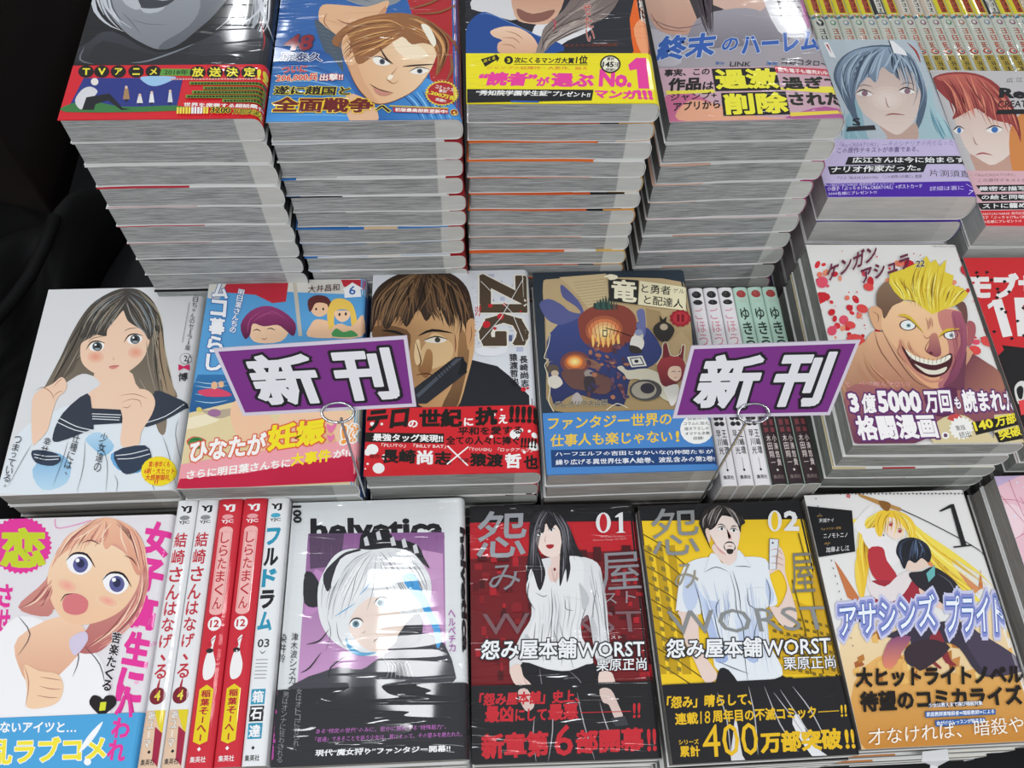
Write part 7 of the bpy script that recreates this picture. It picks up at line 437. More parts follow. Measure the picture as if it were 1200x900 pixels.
"w2":{"ops":[["p","#f0c824",0,[11,1700,1280,1660,1278,495,-7,503]],["p","#c09a14",0,[-14,1504,48,1511,43,576,-23,579]],["p","#c09a14",0,[79,1500,142,1507,130,571,64,575]],["p","#c09a14",0,[173,1496,235,1503,217,567,152,570]],["l","#6a5610",0.96,0,0,[-2,1601,150,1497,312,1322]],["l","#6a5610",0.95,0,0,[-11,1480,146,1372,307,1205]],["l","#6a5610",0.94,0,0,[-19,1360,143,1249,303,1089]],["l","#6a5610",0.93,0,0,[-27,1243,139,1129,299,976]],["l","#6a5610",0.91,0,0,[-35,1128,136,1011,295,865]],["l","#6a5610",0.9,0,0,[-43,1015,133,895,291,756]],["l","#6a5610",0.89,0,0,[-51,904,130,781,287,649]],["l","#6a5610",0.88,0,0,[-58,794,127,669,284,543]],["l","#6a5610",0.87,0,0,[-66,687,124,559,280,439]],["p","#8a7630",0,[28,1502,59,1489,57,1455,26,1469]],["p","#8a7630",0,[107,1499,138,1485,136,1452,105,1465]],["p","#8a7630",0,[29,1425,60,1412,58,1378,27,1392]],["p","#8a7630",0,[109,1422,139,1408,137,1375,106,1388]],["p","#8a7630",0,[31,1349,62,1335,60,1303,29,1316]],["p","#8a7630",0,[110,1345,140,1332,138,1299,107,1312]],["p","#8a7630",0,[32,1273,63,1260,61,1227,30,1241]],["p","#8a7630",0,[111,1270,141,1257,139,1224,109,1237]],["p","#8a7630",0,[34,1199,65,1186,62,1153,32,1166]],["p","#8a7630",0,[112,1195,142,1182,140,1150,110,1163]],["p","#8a7630",0,[36,1125,66,1112,64,1080,34,1093]],["p","#8a7630",0,[113,1121,143,1108,141,1076,111,1089]],["p","#8a7630",0,[37,1052,67,1039,65,1008,35,1020]],["p","#8a7630",0,[114,1048,144,1035,142,1004,112,1017]],["p","#8a7630",0,[39,980,69,967,67,936,37,948]],["p","#8a7630",0,[115,976,145,963,143,932,113,945]],["p","#8a7630",0,[40,908,70,896,68,865,38,877]],["p","#8a7630",0,[116,905,146,892,144,861,114,874]],["p","#8a7630",0,[42,838,71,825,69,795,40,807]],["p","#8a7630",0,[117,834,147,822,145,791,115,803]],["p","#8a7630",0,[43,768,73,756,70,725,41,738]],["p","#8a7630",0,[118,764,148,752,146,722,116,734]],["p","#8a7630",0,[44,699,74,687,72,657,43,669]],["p","#8a7630",0,[119,695,149,683,146,653,117,665]],["p","#8a7630",0,[46,630,75,618,73,589,44,601]],["p","#8a7630",0,[120,627,149,615,147,585,118,597]],["p","#d8ac1c",0,[820,930,1030,1056,1359,882,1296,515,830,537]],["p","#cca020",0,[1374,1541,1430,1177,1296,515,1160,521,1198,1187]],["p","#7a641a",0,[851,973,877,965,875,943,849,951]],["p","#7a641a",0,[899,960,925,952,922,929,897,937]],["p","#7a641a",0,[947,946,972,938,970,916,944,924]],["p","#7a641a",0,[994,933,1020,925,1017,902,992,910]],["p","#7a641a",0,[1042,919,1067,911,1065,889,1039,897]],["p","#7a641a",0,[1089,906,1115,898,1112,876,1086,883]],["p","#7a641a",0,[1137,892,1162,884,1159,862,1134,870]],["p","#7a641a",0,[1184,879,1209,871,1207,849,1181,857]],["p","#7a641a",0,[1231,866,1257,858,1254,836,1228,843]],["p","#7a641a",0,[1278,852,1304,844,1301,822,1275,830]],["p","#7a641a",0,[848,910,873,902,871,880,845,888]],["p","#7a641a",0,[895,897,921,889,919,867,893,875]],["p","#7a641a",0,[943,884,968,876,966,854,940,861]],["p","#7a641a",0,[990,870,1016,862,1013,840,987,848]],["p","#7a641a",0,[1037,857,1063,849,1060,827,1035,835]],["p","#7a641a",0,[1084,843,1110,836,1107,814,1082,821]],["p","#7a641a",0,[1132,830,1157,822,1154,800,1129,808]],["p","#7a641a",0,[1179,817,1204,809,1201,787,1176,795]],["p","#7a641a",0,[1226,804,1251,796,1248,774,1223,782]],["p","#7a641a",0,[1273,790,1298,782,1295,761,1270,768]],["p","#7a641a",0,[844,848,870,840,868,818,842,826]],["p","#7a641a",0,[891,835,917,827,915,805,889,813]],["p","#7a641a",0,[939,822,964,814,962,792,936,800]],["p","#7a641a",0,[986,808,1011,800,1009,779,983,786]],["p","#7a641a",0,[1033,795,1058,787,1056,765,1030,773]],["p","#7a641a",0,[1080,782,1105,774,1103,752,1077,760]],["p","#7a641a",0,[1127,769,1152,761,1150,739,1124,747]],["p","#7a641a",0,[1174,755,1199,748,1196,726,1171,734]],["p","#7a641a",0,[1220,742,1246,734,1243,713,1218,721]],["p","#7a641a",0,[1267,729,1293,721,1290,700,1264,707]],["p","#7a641a",0,[841,787,866,779,864,757,839,765]],["p","#7a641a",0,[888,773,913,766,911,744,886,752]],["p","#7a641a",0,[935,760,960,752,958,731,932,738]],["p","#7a641a",0,[982,747,1007,739,1005,718,979,725]],["p","#7a641a",0,[1029,734,1054,726,1051,704,1026,712]],["p","#7a641a",0,[1075,721,1101,713,1098,691,1073,699]],["p","#7a641a",0,[1122,708,1147,700,1145,678,1119,686]],["p","#7a641a",0,[1169,695,1194,687,1191,665,1166,673]],["p","#7a641a",0,[1215,681,1241,674,1238,652,1212,660]],["p","#7a641a",0,[1262,668,1287,661,1284,639,1259,647]],["p","#7a641a",0,[837,726,863,718,861,696,835,704]],["p","#7a641a",0,[884,712,910,705,907,683,882,691]],["p","#7a641a",0,[931,699,956,692,954,670,929,678]],["p","#7a641a",0,[978,686,1003,679,1000,657,975,665]],["p","#7a641a",0,[1024,673,1049,666,1047,644,1022,652]],["p","#7a641a",0,[1071,660,1096,653,1093,631,1068,639]],["p","#7a641a",0,[1117,647,1142,640,1140,618,1115,626]],["p","#7a641a",0,[1164,634,1189,627,1186,605,1161,613]],["p","#7a641a",0,[1210,621,1235,614,1232,592,1207,600]],["p","#7a641a",0,[1256,608,1281,601,1279,579,1254,587]],["p","#7a641a",0,[834,665,859,657,857,636,832,644]],["p","#7a641a",0,[881,652,906,645,904,623,878,631]],["p","#7a641a",0,[927,639,952,632,950,610,925,618]],["p","#7a641a",0,[974,626,999,619,996,597,971,605]],["p","#7a641a",0,[1020,613,1045,606,1043,584,1018,592]],["p","#7a641a",0,[1066,600,1091,593,1089,572,1064,579]],["p","#7a641a",0,[1113,587,1138,580,1135,559,1110,566]],["p","#7a641a",0,[1159,575,1184,567,1181,546,1156,553]],["p","#7a641a",0,[1205,562,1230,554,1227,533,1202,541]],["p","#7a641a",0,[1251,549,1276,541,1273,520,1248,528]],["p","#7a641a",0,[831,605,856,598,854,577,829,584]],["p","#7a641a",0,[877,592,902,585,900,564,875,571]],["p","#7a641a",0,[923,580,948,572,946,551,921,558]],["p","#7a641a",0,[970,567,995,559,992,538,967,546]],["p","#7a641a",0,[1016,554,1041,546,1038,525,1013,533]],["p","#7a641a",0,[1062,541,1087,533,1084,512,1059,520]],["p","#7a641a",0,[1108,528,1133,521,1130,500,1105,507]],["p","#7a641a",0,[1154,515,1179,508,1176,487,1151,494]],["p","#7a641a",0,[1200,503,1225,495,1222,474,1197,482]],["p","#7a641a",0,[1246,490,1271,482,1268,462,1243,469]],["l","#6a5610",0.98,0,0,[1183,1549,1198,1187,1138,523]],["l","#6a5610",0.98,0,0,[1255,1546,1264,1068,1248,517]],["l","#6a5610",0.94,0,0,[1059,1194,1077,851,1050,527]],["l","#6a5610",0.98,0,0,[1332,1568,1338,1181,1301,600]],["p","#e6cfc4",3,[186,1003,199,942,200,795,251,649,302,506,396,543,342,659,303,790,321,997]],["p","#e6cfc4",3,[847,1033,917,999,1003,1117,1007,1210,974,1275,905,1246,918,1309,1010,1449,1040,1367,1020,1257,1031,1101,1041,948,1013,875,961,844,895,895]],["p","#e4e9ee",4,[272,1322,463,1393,579,1340,712,1382,896,1358,899,1215,915,1029,824,996,811,854,803,738,851,535,657,447,567,438,403,585,383,643,380,801,351,995,333,974,187,1010,175,1033]],["p","#cfdaf0>#9cb0dc",3,[350,1178,396,1084,498,1049,447,931,452,783,489,652,398,642,380,801,367,994]],["p","#dce4f2>#aabce0",3,[593,984,721,933,761,827,692,628,609,660,588,791]],["p","#c4d0e8",3,[288,1274,353,1193,331,1056,261,999,234,1122]],["p","#c4d0e8",3,[868,1217,905,1091,859,1017,847,1109]],["p","#e9d3c9",3,[518,1487,528,1406,607,1323,681,1383,683,1480]],["p","#f0dfd6",3,[524,1668,612,1714,734,1675,741,1576,703,1463,655,1417,606,1403,564,1437,531,1519,511,1569]],["p","#e9cdc0",3,[469,1604,507,1611,506,1520,477,1518]],["p","#d6a09a",0,[643,1613,672,1546,643,1524,671,1523]],["p","#d6a09a",3,[517,1569,541,1486,606,1406,563,1429,528,1503]],["p","#26211f",4,[445,1671,490,1753,578,1800,674,1793,746,1742,795,1656,760,1624,744,1572,734,1625,721,1693,663,1729,612,1697,566,1633,519,1602,500,1619,479,1587,498,1453,471,1538,451,1613]],["h",["#14110f","#5a5450","#8a8480","#302a28"],0.8,30,75,[610,1795,523,1759,482,1703,462,1621],[642,1791,599,1732,565,1666,520,1605]],["h",["#14110f","#5a5450","#8a8480","#302a28"],0.8,26,76,[642,1791,669,1762,692,1711,738,1609],[703,1771,759,1725,785,1673,767,1627]],["l","#a8a4a0",0.82,1,3,[519,1735,479,1687,468,1621]],["l","#a8a4a0",0.83,1,3,[590,1776,548,1717,511,1635]],["l","#a8a4a0",0.83,1,3,[639,1774,596,1715,561,1650]],["l","#a8a4a0",0.83,1,3,[686,1768,727,1726,744,1642]],["l","#a8a4a0",0.83,1,3,[714,1744,737,1692,744,1625]],["p","#f4f4f4",3,[575,1613,609,1623,631,1603,604,1595]],["e","#26262a",10,607,1608,616,1607,605,1596],["l","#17151a",0.81,1,3,[573,1614,610,1626,635,1607]],["p","#f4f4f4",3,[665,1595,699,1605,721,1586,694,1578]],["e","#26262a",10,696,1591,706,1590,694,1579],["l","#17151a",0.81,1,3,[662,1597,699,1609,725,1589]],["l","#17151a",0.81,1,3,[576,1636,610,1644,644,1619]],["l","#17151a",0.81,1,3,[675,1615,703,1627,729,1616]],["l","#2a2422",1.12,1,3,[604,1483,626,1499,651,1501,672,1493,685,1473]],["l","#2a2422",0.8,1,3,[604,1483,600,1458,611,1435]],["l","#2a2422",0.8,1,3,[685,1473,680,1451,664,1432]],["p","#2a2422",3,[613,1444,639,1449,666,1439,652,1413,629,1408,615,1418]],["l","#8a4a48",0.64,1,3,[623,1468,643,1470,664,1465]],["p","#e4e9ee",3,[481,1408,419,1278,512,1311,599,1276,563,1341,523,1413]],["p","#e4e9ee",3,[707,1440,776,1303,730,1308,654,1321,681,1383]],["h",["#c4d0e8","#f0f4f8","#a4b4d4"],0.77,24,77,[355,1209,391,1054,422,873,420,598],[585,1198,568,1015,522,839,554,522]],["h",["#c4d0e8","#f0f4f8","#b4c2dc"],0.77,18,78,[677,1194,674,1010,660,773,630,462],[862,1186,835,973,809,766,822,537]],["l","#3c4454",0.62,1,3,[419,1278,512,1315,599,1276]],["l","#3c4454",0.63,1,3,[652,1313,730,1311,772,1300]],["l","#3c4454",0.63,1,0,[481,1408,419,1278]],["l","#3c4454",0.64,1,0,[707,1440,776,1303]],["l","#3c4454",0.63,1,3,[607,1276,620,1135,608,983,632,863,604,632,596,436]],["l","#3c4454",0.63,1,3,[631,1281,648,1118,633,952]],["l","#3c4454",0.62,1,0,[715,1146,839,1150]],["l","#3c4454",0.62,1,3,[718,1146,707,1024,820,973]],["l","#3c4454",0.62,1,0,[353,1193,351,995]],["l","#3c4454",0.62,1,3,[329,1241,351,1086,357,935,378,787]],["l","#3c4454",0.62,1,3,[868,1217,877,1108,835,973]],["l","#3c4454",0.6,1,3,[442,991,447,842,481,695]],["l","#3c4454",0.61,1,3,[503,1079,462,1020,462,930]],["l","#3c4454",0.6,1,3,[748,917,690,772,692,628]],["l","#3c4454",0.59,1,3,[556,778,619,717,699,743]],["l","#3c4454",0.58,1,3,[413,641,508,594,617,547]],["p","#dfe3e8",0,[953,1514,1021,1504,1009,1433,968,1370,956,1279,902,1278]],["l","#5a5e66",0.49,0,0,[953,1514,1021,1504,956,1279,902,1278,953,1514]],["e","#3a3e44",10,971,1480,979,1480,970,1472],["l","#b88a80",0.64,1,3,[940,1420,990,1431,1028,1384]],["l","#b88a80",0.64,1,3,[931,1372,979,1376,1029,1342]],["l","#b88a80",0.63,1,3,[921,1325,968,1323,1021,1304]],["p","#1b1a1f",3,[401,571,476,582,567,438,671,446,849,524,889,436,895,326,394,364]],["t","怨","#8a8c8c",[49,1415,411,1418,89,1787],0.0,None,0.03],["t","み","#9a9484",[181,1164,357,1165,213,1350],-0.005,None,0.03],["t","屋","#7c7a70",[1036,1088,1209,1089,1083,1392],-0.005,None,0.03],["t","WORST","#8a8c8c",[107,839,1258,824,99,1008],-0.015,None,0.03],["t","怨み屋本舗","#eef0f2",[53,681,730,657,72,814],0.025,"#2a2a30",0.06],["t","WORST","#eef0f2",[739,661,1224,659,756,769],0.015,"#2a2a30",0.06],["t","ワースト","#4a4030",[912,779,1079,780,916,801],0.0,None,0.03],["t","栗原正尚","#eef0f2",[866,561,1235,556,876,650],0.01,"#2a2a30",0.03],["e","#e8e8e8",18,1021,1651,1074,1649,1004,1567],["e","#f0c824",18,1021,1651,1048,1650,1006,1577],["t","2","#e8e8e8",[1077,1569,1191,1564,1105,1728],0.04,None,0.03],["b","#1b1a1e",503],["p","#1b1a1e",0,[334,478,913,512,1017,3,506,-10]],["p","#e2e2e4",3,[904,265,950,84,1038,2,1014,-9,933,7,848,208]],["p","#d8d6d8",3,[471,267,471,30,506,-10,391,-4,429,150]],["l","#b8b6ba",0.85,1,3,[809,434,900,246,1017,3]],["l","#b8b6ba",0.85,1,3,[761,416,857,248,946,65]],["l","#b8b6ba",0.85,1,3,[371,435,407,270,391,-4]],["l","#b8b6ba",0.85,1,3,[595,465,600,260,576,25]],["l","#b8b6ba",0.86,1,3,[704,460,763,212,853,30]],["l","#b8b6ba",0.86,1,3,[900,450,995,281,1068,39]],["t","「怨み」晴らして、","#e6b91e",[6,346,594,342,22,427],0.035,None,0.03],["t","連載","#e6b91e",[51,240,209,240,57,316],0.03,None,0.03],["t","18","#e6b91e",[222,239,290,240,234,319],0.0,None,0.03],["t","周年目の不滅コミック","#e6b91e",[308,243,1023,235,317,323],0.03,None,0.03],["l","#e6b91e",0.53,0,0,[1041,275,1185,276]],["t","!!","#e6b91e",[1189,235,1233,237,1203,312],0.02,None,0.03],["t","シリーズ","#e6b91e",[58,117,193,114,58,149],0.02,None,0.03],["t","累計","#e6b91e",[55,40,189,37,61,109],0.03,None,0.03],["t","400","#e6b91e",[209,28,585,28,229,231],0.0,None,0.03],["t","万部突破","#e6b91e",[599,35,1153,35,616,168],0.045,None,0.03],["t","!!","#e6b91e",[1174,34,1243,34,1191,155],0.03,None,0.03]],"base":"#17171a"},
"asn":{"ops":[["p","#f0dcb4>#dca860",3,[29,727,287,871,745,789,1197,896,1316,672,1400,369,1056,-174,-84,-121]],["p","#e8b468>#c08030",3,[50,428,380,621,679,459,1131,499,1308,286,1251,-48,56,-34]],["p","#b87838",0,[1283,792,1314,813,1357,773,1277,746]],["p","#a86030",0,[1088,514,1122,534,1120,467,1083,470]],["p","#e8b868",0,[439,719,504,738,471,686,436,674]],["p","#c88848",0,[472,700,514,719,516,644,470,654]],["p","#a86030",0,[661,626,703,645,693,578,657,580]],["p","#b87838",0,[578,497,622,516,648,478,574,453]],["p","#b87838",0,[284,765,319,785,324,707,282,719]],["p","#b87838",0,[242,791,267,812,293,731,240,745]],["p","#e8b868",0,[382,445,412,465,448,412,380,402]],["p","#a86030",0,[380,701,420,721,419,645,377,656]],["p","#a86030",0,[964,488,1008,507,989,450,959,444]],["p","#b87838",0,[484,475,519,494,502,420,481,431]],["p","#f0d08c",0,[1237,730,1287,750,1297,689,1231,684]],["p","#b87838",0,[672,619,720,638,710,568,668,574]],["p","#a86030",0,[753,524,807,543,808,505,749,480]],["p","#f0d08c",0,[921,458,959,477,966,410,917,414]],["p","#b87838",0,[804,683,863,702,860,625,799,637]],["p","#a86030",0,[85,563,134,582,155,545,84,519]],["p","#c88848",0,[378,622,414,641,439,573,375,577]],["p","#c88848",0,[473,694,511,714,499,636,470,649]],["p","#c88848",0,[1065,532,1122,551,1084,479,1060,488]],["p","#e8b868",0,[778,674,815,694,813,637,773,629]],["p","#c88848",0,[786,554,851,572,821,503,782,510]],["p","#e8b868",0,[62,517,115,535,109,493,60,473]],["p","#c88848",0,[308,606,364,624,350,578,306,561]],["p","#b87838",0,[732,597,801,616,785,554,728,553]],["p","#a86030",0,[1030,515,1074,534,1077,473,1025,471]],["p","#a86030",0,[1277,785,1306,806,1301,722,1271,739]],["p","#c88848",0,[113,460,169,478,137,416,111,416]],["p","#f0d08c",0,[305,550,350,569,370,522,302,506]],["p","#b87838",0,[229,476,267,495,258,427,227,432]],["p","#e8b868",0,[256,522,300,541,300,484,254,478]],["p","#f0d08c",0,[619,570,644,590,653,534,616,526]],["p","#b87838",0,[930,528,973,547,966,482,925,484]],["p","#b87838",0,[116,597,165,616,164,579,114,553]],["p","#a86030",0,[615,626,655,646,675,590,612,581]],["p","#e8b868",0,[794,495,847,513,823,439,790,451]],["p","#f0d08c",0,[446,530,491,549,480,504,443,486]],["p","#b87838",0,[972,593,1027,612,1026,561,968,548]],["p","#e8b868",0,[1100,611,1167,630,1133,576,1095,566]],["p","#e8b868",0,[418,540,451,560,460,483,415,496]],["p","#e8b868",0,[245,560,310,578,288,520,243,516]],["p","#e8b868",0,[253,736,293,756,293,691,251,691]],["p","#f0d08c",0,[1009,510,1061,528,1056,460,1004,465]],["p","#e8b868",0,[1201,598,1238,618,1230,538,1195,553]],["p","#b87838",0,[507,547,564,565,545,487,504,502]],["p","#b87838",0,[934,568,965,587,981,537,930,523]],["p","#f0d08c",0,[336,624,397,643,392,569,334,579]],["p","#c88848",0,[667,663,719,683,692,605,663,618]],["p","#a86030",0,[1065,548,1116,566,1129,528,1060,503]],["p","#c87848",0,[115,1298,148,1230,239,999,175,1002,147,1019]],["p","#d89060",0,[574,1346,974,1230,1147,1042,1025,966,954,1164]],["p","#c87848",0,[1131,1043,1193,1188,1166,1041]],["p","#f4e060>#f0c848",3,[577,1675,425,1610,299,1615,345,1561,344,1423,266,1275,234,1112,251,983,307,1141,410,1353,400,1187,452,1136,397,1303,470,1521]],["p","#f2dc58",3,[720,1634,849,1489,1009,1346,1160,1189,1260,1037,1166,1156,989,1279,1077,1029,1116,947,1002,999,912,1133,824,1286,768,1441]],["p","#eac23c",3,[295,1357,278,1159,255,998,327,1157,385,1320,369,1422]],["h",["#f8ea88","#e0b430","#f4dc58","#c89828"],1.01,24,81,[539,1658,378,1560,295,1357,247,1031],[568,1640,427,1420,401,1253,420,1137]],["h",["#f8ea88","#e0b430","#f4dc58","#c89828"],1.01,24,82,[749,1615,891,1402,1050,1260,1249,1054],[761,1475,836,1269,934,1099,1100,947]],["p","#ece8e8",3,[485,1714,332,1579,336,1527,402,1455,398,1370,480,1367,544,1484,616,1378,610,1294,552,1263,529,1365,481,1435,420,1523,420,1593,510,1677]],["p","#ece8e8",3,[374,1508,507,1537,535,1450,626,1412,606,1278,515,1248,398,1370]],["p","#b83440",3,[389,1371,501,1383,508,1282,554,1148,444,1103,368,1188]],["p","#a02c3c",3,[331,1108,420,1137,642,1111,726,1174,774,1057,822,943,694,948,462,926,343,963]],["p","#e6dcdc",3,[323,1141,440,1087,558,1164,649,1193,642,1111,531,1003,427,975,327,1027]],["p","#e8c8b8",3,[698,1077,781,1025,951,938,986,841,868,878,703,980]],["p","#f2dccf",3,[572,1604,556,1518,587,1455,643,1446,699,1495,721,1564,681,1618]],["p","#f0c83c",4,[496,1590,539,1658,629,1676,739,1642,793,1561,768,1441,711,1358,657,1343,726,1442,708,1529,660,1601,592,1604,515,1468,482,1504]],["h",["#f8ea88","#e0b430","#c89828","#f4dc58"],0.68,26,83,[628,1673,547,1623,505,1555,484,1486],[678,1671,756,1580,761,1475,695,1358]],["l","#a8781c",0.52,1,3,[573,1657,521,1589,502,1503]],["l","#a8781c",0.52,1,3,[641,1658,576,1604,536,1519]],["l","#a8781c",0.52,1,3,[690,1649,734,1563,730,1425]],["e","#b04048",18,611,1557,626,1557,607,1544],["e","#b04048",18,667,1503,682,1503,663,1489],["l","#5a2020",0.52,1,3,[593,1569,616,1578,633,1564]],["l","#5a2020",0.52,1,3,[651,1518,676,1524,691,1506]],["p","#e8d0c0",3,[613,1244,665,1192,751,1206,810,1236,763,1305,660,1292]],["p","#23252e",4,[594,1346,647,1428,753,1450,840,1400,857,1318,818,1253,775,1288,715,1253,671,1275,621,1211,606,1278]],["h",["#14161c","#3c465c","#5c7090","#23252e"],0.83,26,84,[752,1445,659,1411,611,1345,606,1278],[784,1440,836,1387,850,1318,798,1253]],["l","#4c5a78",0.68,1,3,[654,1394,619,1328,626,1260]],["l","#4c5a78",0.68,1,3,[746,1424,706,1341,675,1275]],["l","#4c5a78",0.68,1,3,[806,1396,789,1338,758,1288]],["p","#2b2830",3,[644,1177,747,1189,838,1219,921,1166,990,1065,972,953,877,909,800,976,721,1043,670,1094]],["p","#6ab4b4",0,[775,1172,859,1234,835,1153,775,1106]],["l","#7a7684",0.5,1,3,[856,1168,934,1099,960,969]],["p","#3b3444",3,[361,728,555,797,913,813,1042,715,1160,587,1296,521,1343,475,1106,426,941,448,857,631,740,666,598,612,507,511,446,573,525,691]],["p","#4a4054",3,[903,782,1096,682,1270,538,1343,475,1076,427,971,491]],["p","#8a5078>#e08868",3,[389,712,534,721,442,619,352,518,291,521,295,595]],["p","#8a3038",3,[598,612,720,759,758,727,772,559,805,513,732,531,700,638,636,580,692,503,661,504]],["p","#3a2c34",3,[450,588,501,661,655,700,794,634,564,494,507,511]],["l","#3a3c40",0.88,0,3,[715,1678,905,1565,1157,1391,1313,1249]],["p","#b88a4c",0,[410,1824,549,1765,726,1687,710,1661,570,1714,435,1787]],["p","#c87070",0,[335,1827,361,1808,347,1780,323,1791]],["p","#8a5c2c",3,[572,1753,651,1729,628,1673,596,1670,569,1710]],["t","アサシンズ","#c9cae6",[29,743,745,789,72,974],0.01,"#c9cae6",0.2],["t","プライド","#c9cae6",[801,737,1225,725,873,1005],0.01,"#c9cae6",0.2],["t","アサシンズ","#8a90cc",[29,743,745,789,72,974],0.01,"#8a90cc",0.12],["t","プライド","#8a90cc",[801,737,1225,725,873,1005],0.01,"#8a90cc",0.12],["t","アサシンズ","#eef2fa",[29,743,745,789,72,974],0.01,"#3c64b0",0.035],["t","プライド","#eef2fa",[801,737,1225,725,873,1005],0.01,"#3c64b0",0.035],["p","#161618",0,[-21,1733,340,1680,286,1358,-45,1321]],["t","天城ケイ","#f0f0f0",[64,1593,179,1594,71,1626],0.0,None,0.03],["t","ニノモトニノ","#f0f0f0",[71,1470,254,1473,79,1506],0.0,None,0.03],["t","加藤よし江","#f0f0f0",[65,1360,244,1368,74,1400],0.0,None,0.03],["t","原作","#b8904c",[59,1640,99,1638,63,1655],0.0,None,0.03],["t","キャラクター原案","#b8904c",[65,1532,220,1536,70,1552],0.0,None,0.03],["t","漫画","#b8904c",[64,1420,109,1424,68,1435],0.0,None,0.03],["p","#1c1b1e",0,[1113,1698,1145,1703,1142,1367,1101,1364]],["p","#1c1b1e",0,[1012,1650,1113,1698,1122,1677,1025,1644]],["p","#1c1b1e",0,[1038,1367,1185,1376,1182,1366,1040,1356]],["e","#4a4a4e",10,76,1828,84,1828,75,1822],["e","#4a4a4e",10,105,1824,113,1824,104,1818],["e","#4a4a4e",10,135,1826,143,1826,134,1820],["e","#4a4a4e",10,164,1822,172,1822,163,1816],["e","#4a4a4e",10,195,1824,202,1823,193,1817],["e","#4a4a4e",10,224,1820,231,1820,222,1814],["e","#4a4a4e",10,254,1821,262,1821,252,1815],["e","#4a4a4e",10,283,1818,291,1817,281,1811],["e","#4a4a4e",10,313,1819,321,1819,312,1813],["e","#4a4a4e",10,342,1815,350,1815,341,1809],["e","#4a4a4e",10,373,1817,380,1817,371,1811],["e","#4a4a4e",10,402,1813,409,1813,400,1807],["e","#4a4a4e",10,432,1815,440,1814,430,1808],["e","#4a4a4e",10,461,1811,469,1811,459,1805],["e","#4a4a4e",10,491,1812,499,1812,490,1806],["e","#4a4a4e",10,520,1809,528,1808,519,1802],["e","#4a4a4e",10,551,1810,558,1810,549,1804],["e","#4a4a4e",10,580,1806,587,1806,578,1800],["e","#4a4a4e",10,610,1808,618,1808,609,1802],["e","#4a4a4e",10,639,1804,647,1804,638,1798],["e","#4a4a4e",10,670,1806,677,1805,668,1799],["e","#4a4a4e",10,699,1802,706,1802,697,1796],["e","#4a4a4e",10,729,1803,737,1803,728,1797],["e","#4a4a4e",10,758,1800,766,1799,757,1793],["e","#4a4a4e",10,789,1801,796,1801,787,1795],["e","#4a4a4e",10,818,1797,825,1797,816,1791],["e","#4a4a4e",10,848,1799,856,1799,847,1793],["e","#4a4a4e",10,877,1795,885,1795,876,1789],["e","#4a4a4e",10,908,1797,916,1796,906,1790],["e","#4a4a4e",10,937,1793,945,1793,935,1787],["e","#4a4a4e",10,968,1794,975,1794,966,1788],["e","#4a4a4e",10,997,1791,1004,1790,995,1784],["e","#4a4a4e",10,1027,1792,1035,1792,1025,1786],["e","#4a4a4e",10,1056,1788,1064,1788,1055,1782],["e","#4a4a4e",10,1087,1790,1095,1790,1085,1783],["e","#4a4a4e",10,1116,1786,1124,1786,1114,1780],["e","#4a4a4e",10,1147,1788,1154,1787,1145,1781],["e","#4a4a4e",10,1176,1784,1183,1783,1174,1777],["e","#4a4a4e",10,1207,1785,1214,1785,1205,1779],["e","#4a4a4e",10,1236,1782,1243,1781,1234,1775],["e","#6a6a6e",10,82,1785,86,1785,80,1778],["e","#6a6a6e",10,83,1722,87,1722,81,1714],["e","#6a6a6e",10,84,1660,88,1659,82,1652],["e","#6a6a6e",10,85,1597,89,1597,83,1590],["e","#6a6a6e",10,86,1536,90,1536,84,1528],["e","#6a6a6e",10,87,1475,91,1475,85,1467],["e","#6a6a6e",10,88,1414,92,1414,86,1407],["e","#6a6a6e",10,89,1355,93,1354,87,1347],["e","#6a6a6e",10,89,1295,94,1295,88,1288],["e","#6a6a6e",10,90,1236,95,1236,89,1229],["e","#6a6a6e",10,91,1178,96,1178,90,1171],["e","#6a6a6e",10,92,1120,96,1120,90,1113],["e","#6a6a6e",10,93,1063,97,1063,91,1056],["e","#6a6a6e",10,94,1006,98,1006,92,999],["e","#6a6a6e",10,95,950,99,950,93,943],["e","#6a6a6e",10,96,894,100,894,94,887],["e","#6a6a6e",10,96,839,101,838,95,832],["e","#6a6a6e",10,97,784,101,783,96,777],["e","#6a6a6e",10,98,729,102,729,97,723],["e","#6a6a6e",10,99,675,103,675,97,669],["t","大ヒットライトノベル","#1a1410",[48,393,1236,366,85,526],0.045,None,0.03],["t","待望のコミカライズ","#1a1410",[45,233,1188,228,69,367],0.045,None,0.03],["t","少女は教えまで掬び暗殺対象","#f2f4f8",[524,241,901,241,528,270],0.015,"#2c62a8",0.03],["p","#2c62a8",0,[479,178,971,177,982,210,490,217]],["t","家庭教師兼暗殺者≪暗殺教師≫による","#f2f4f8",[490,184,964,183,498,213],0.015,"#2c62a8",0.03],["p","#2c62a8",0,[534,118,882,127,893,159,540,157]],["t","命がけのレッスンが始まる!","#f2f4f8",[544,124,875,133,548,152],0.015,"#2c62a8",0.03],["t","才なければ、暗殺や","#f6f0e4",[45,20,1129,56,71,124],-0.005,None,0.03]],"base":"#e6e4e2"},
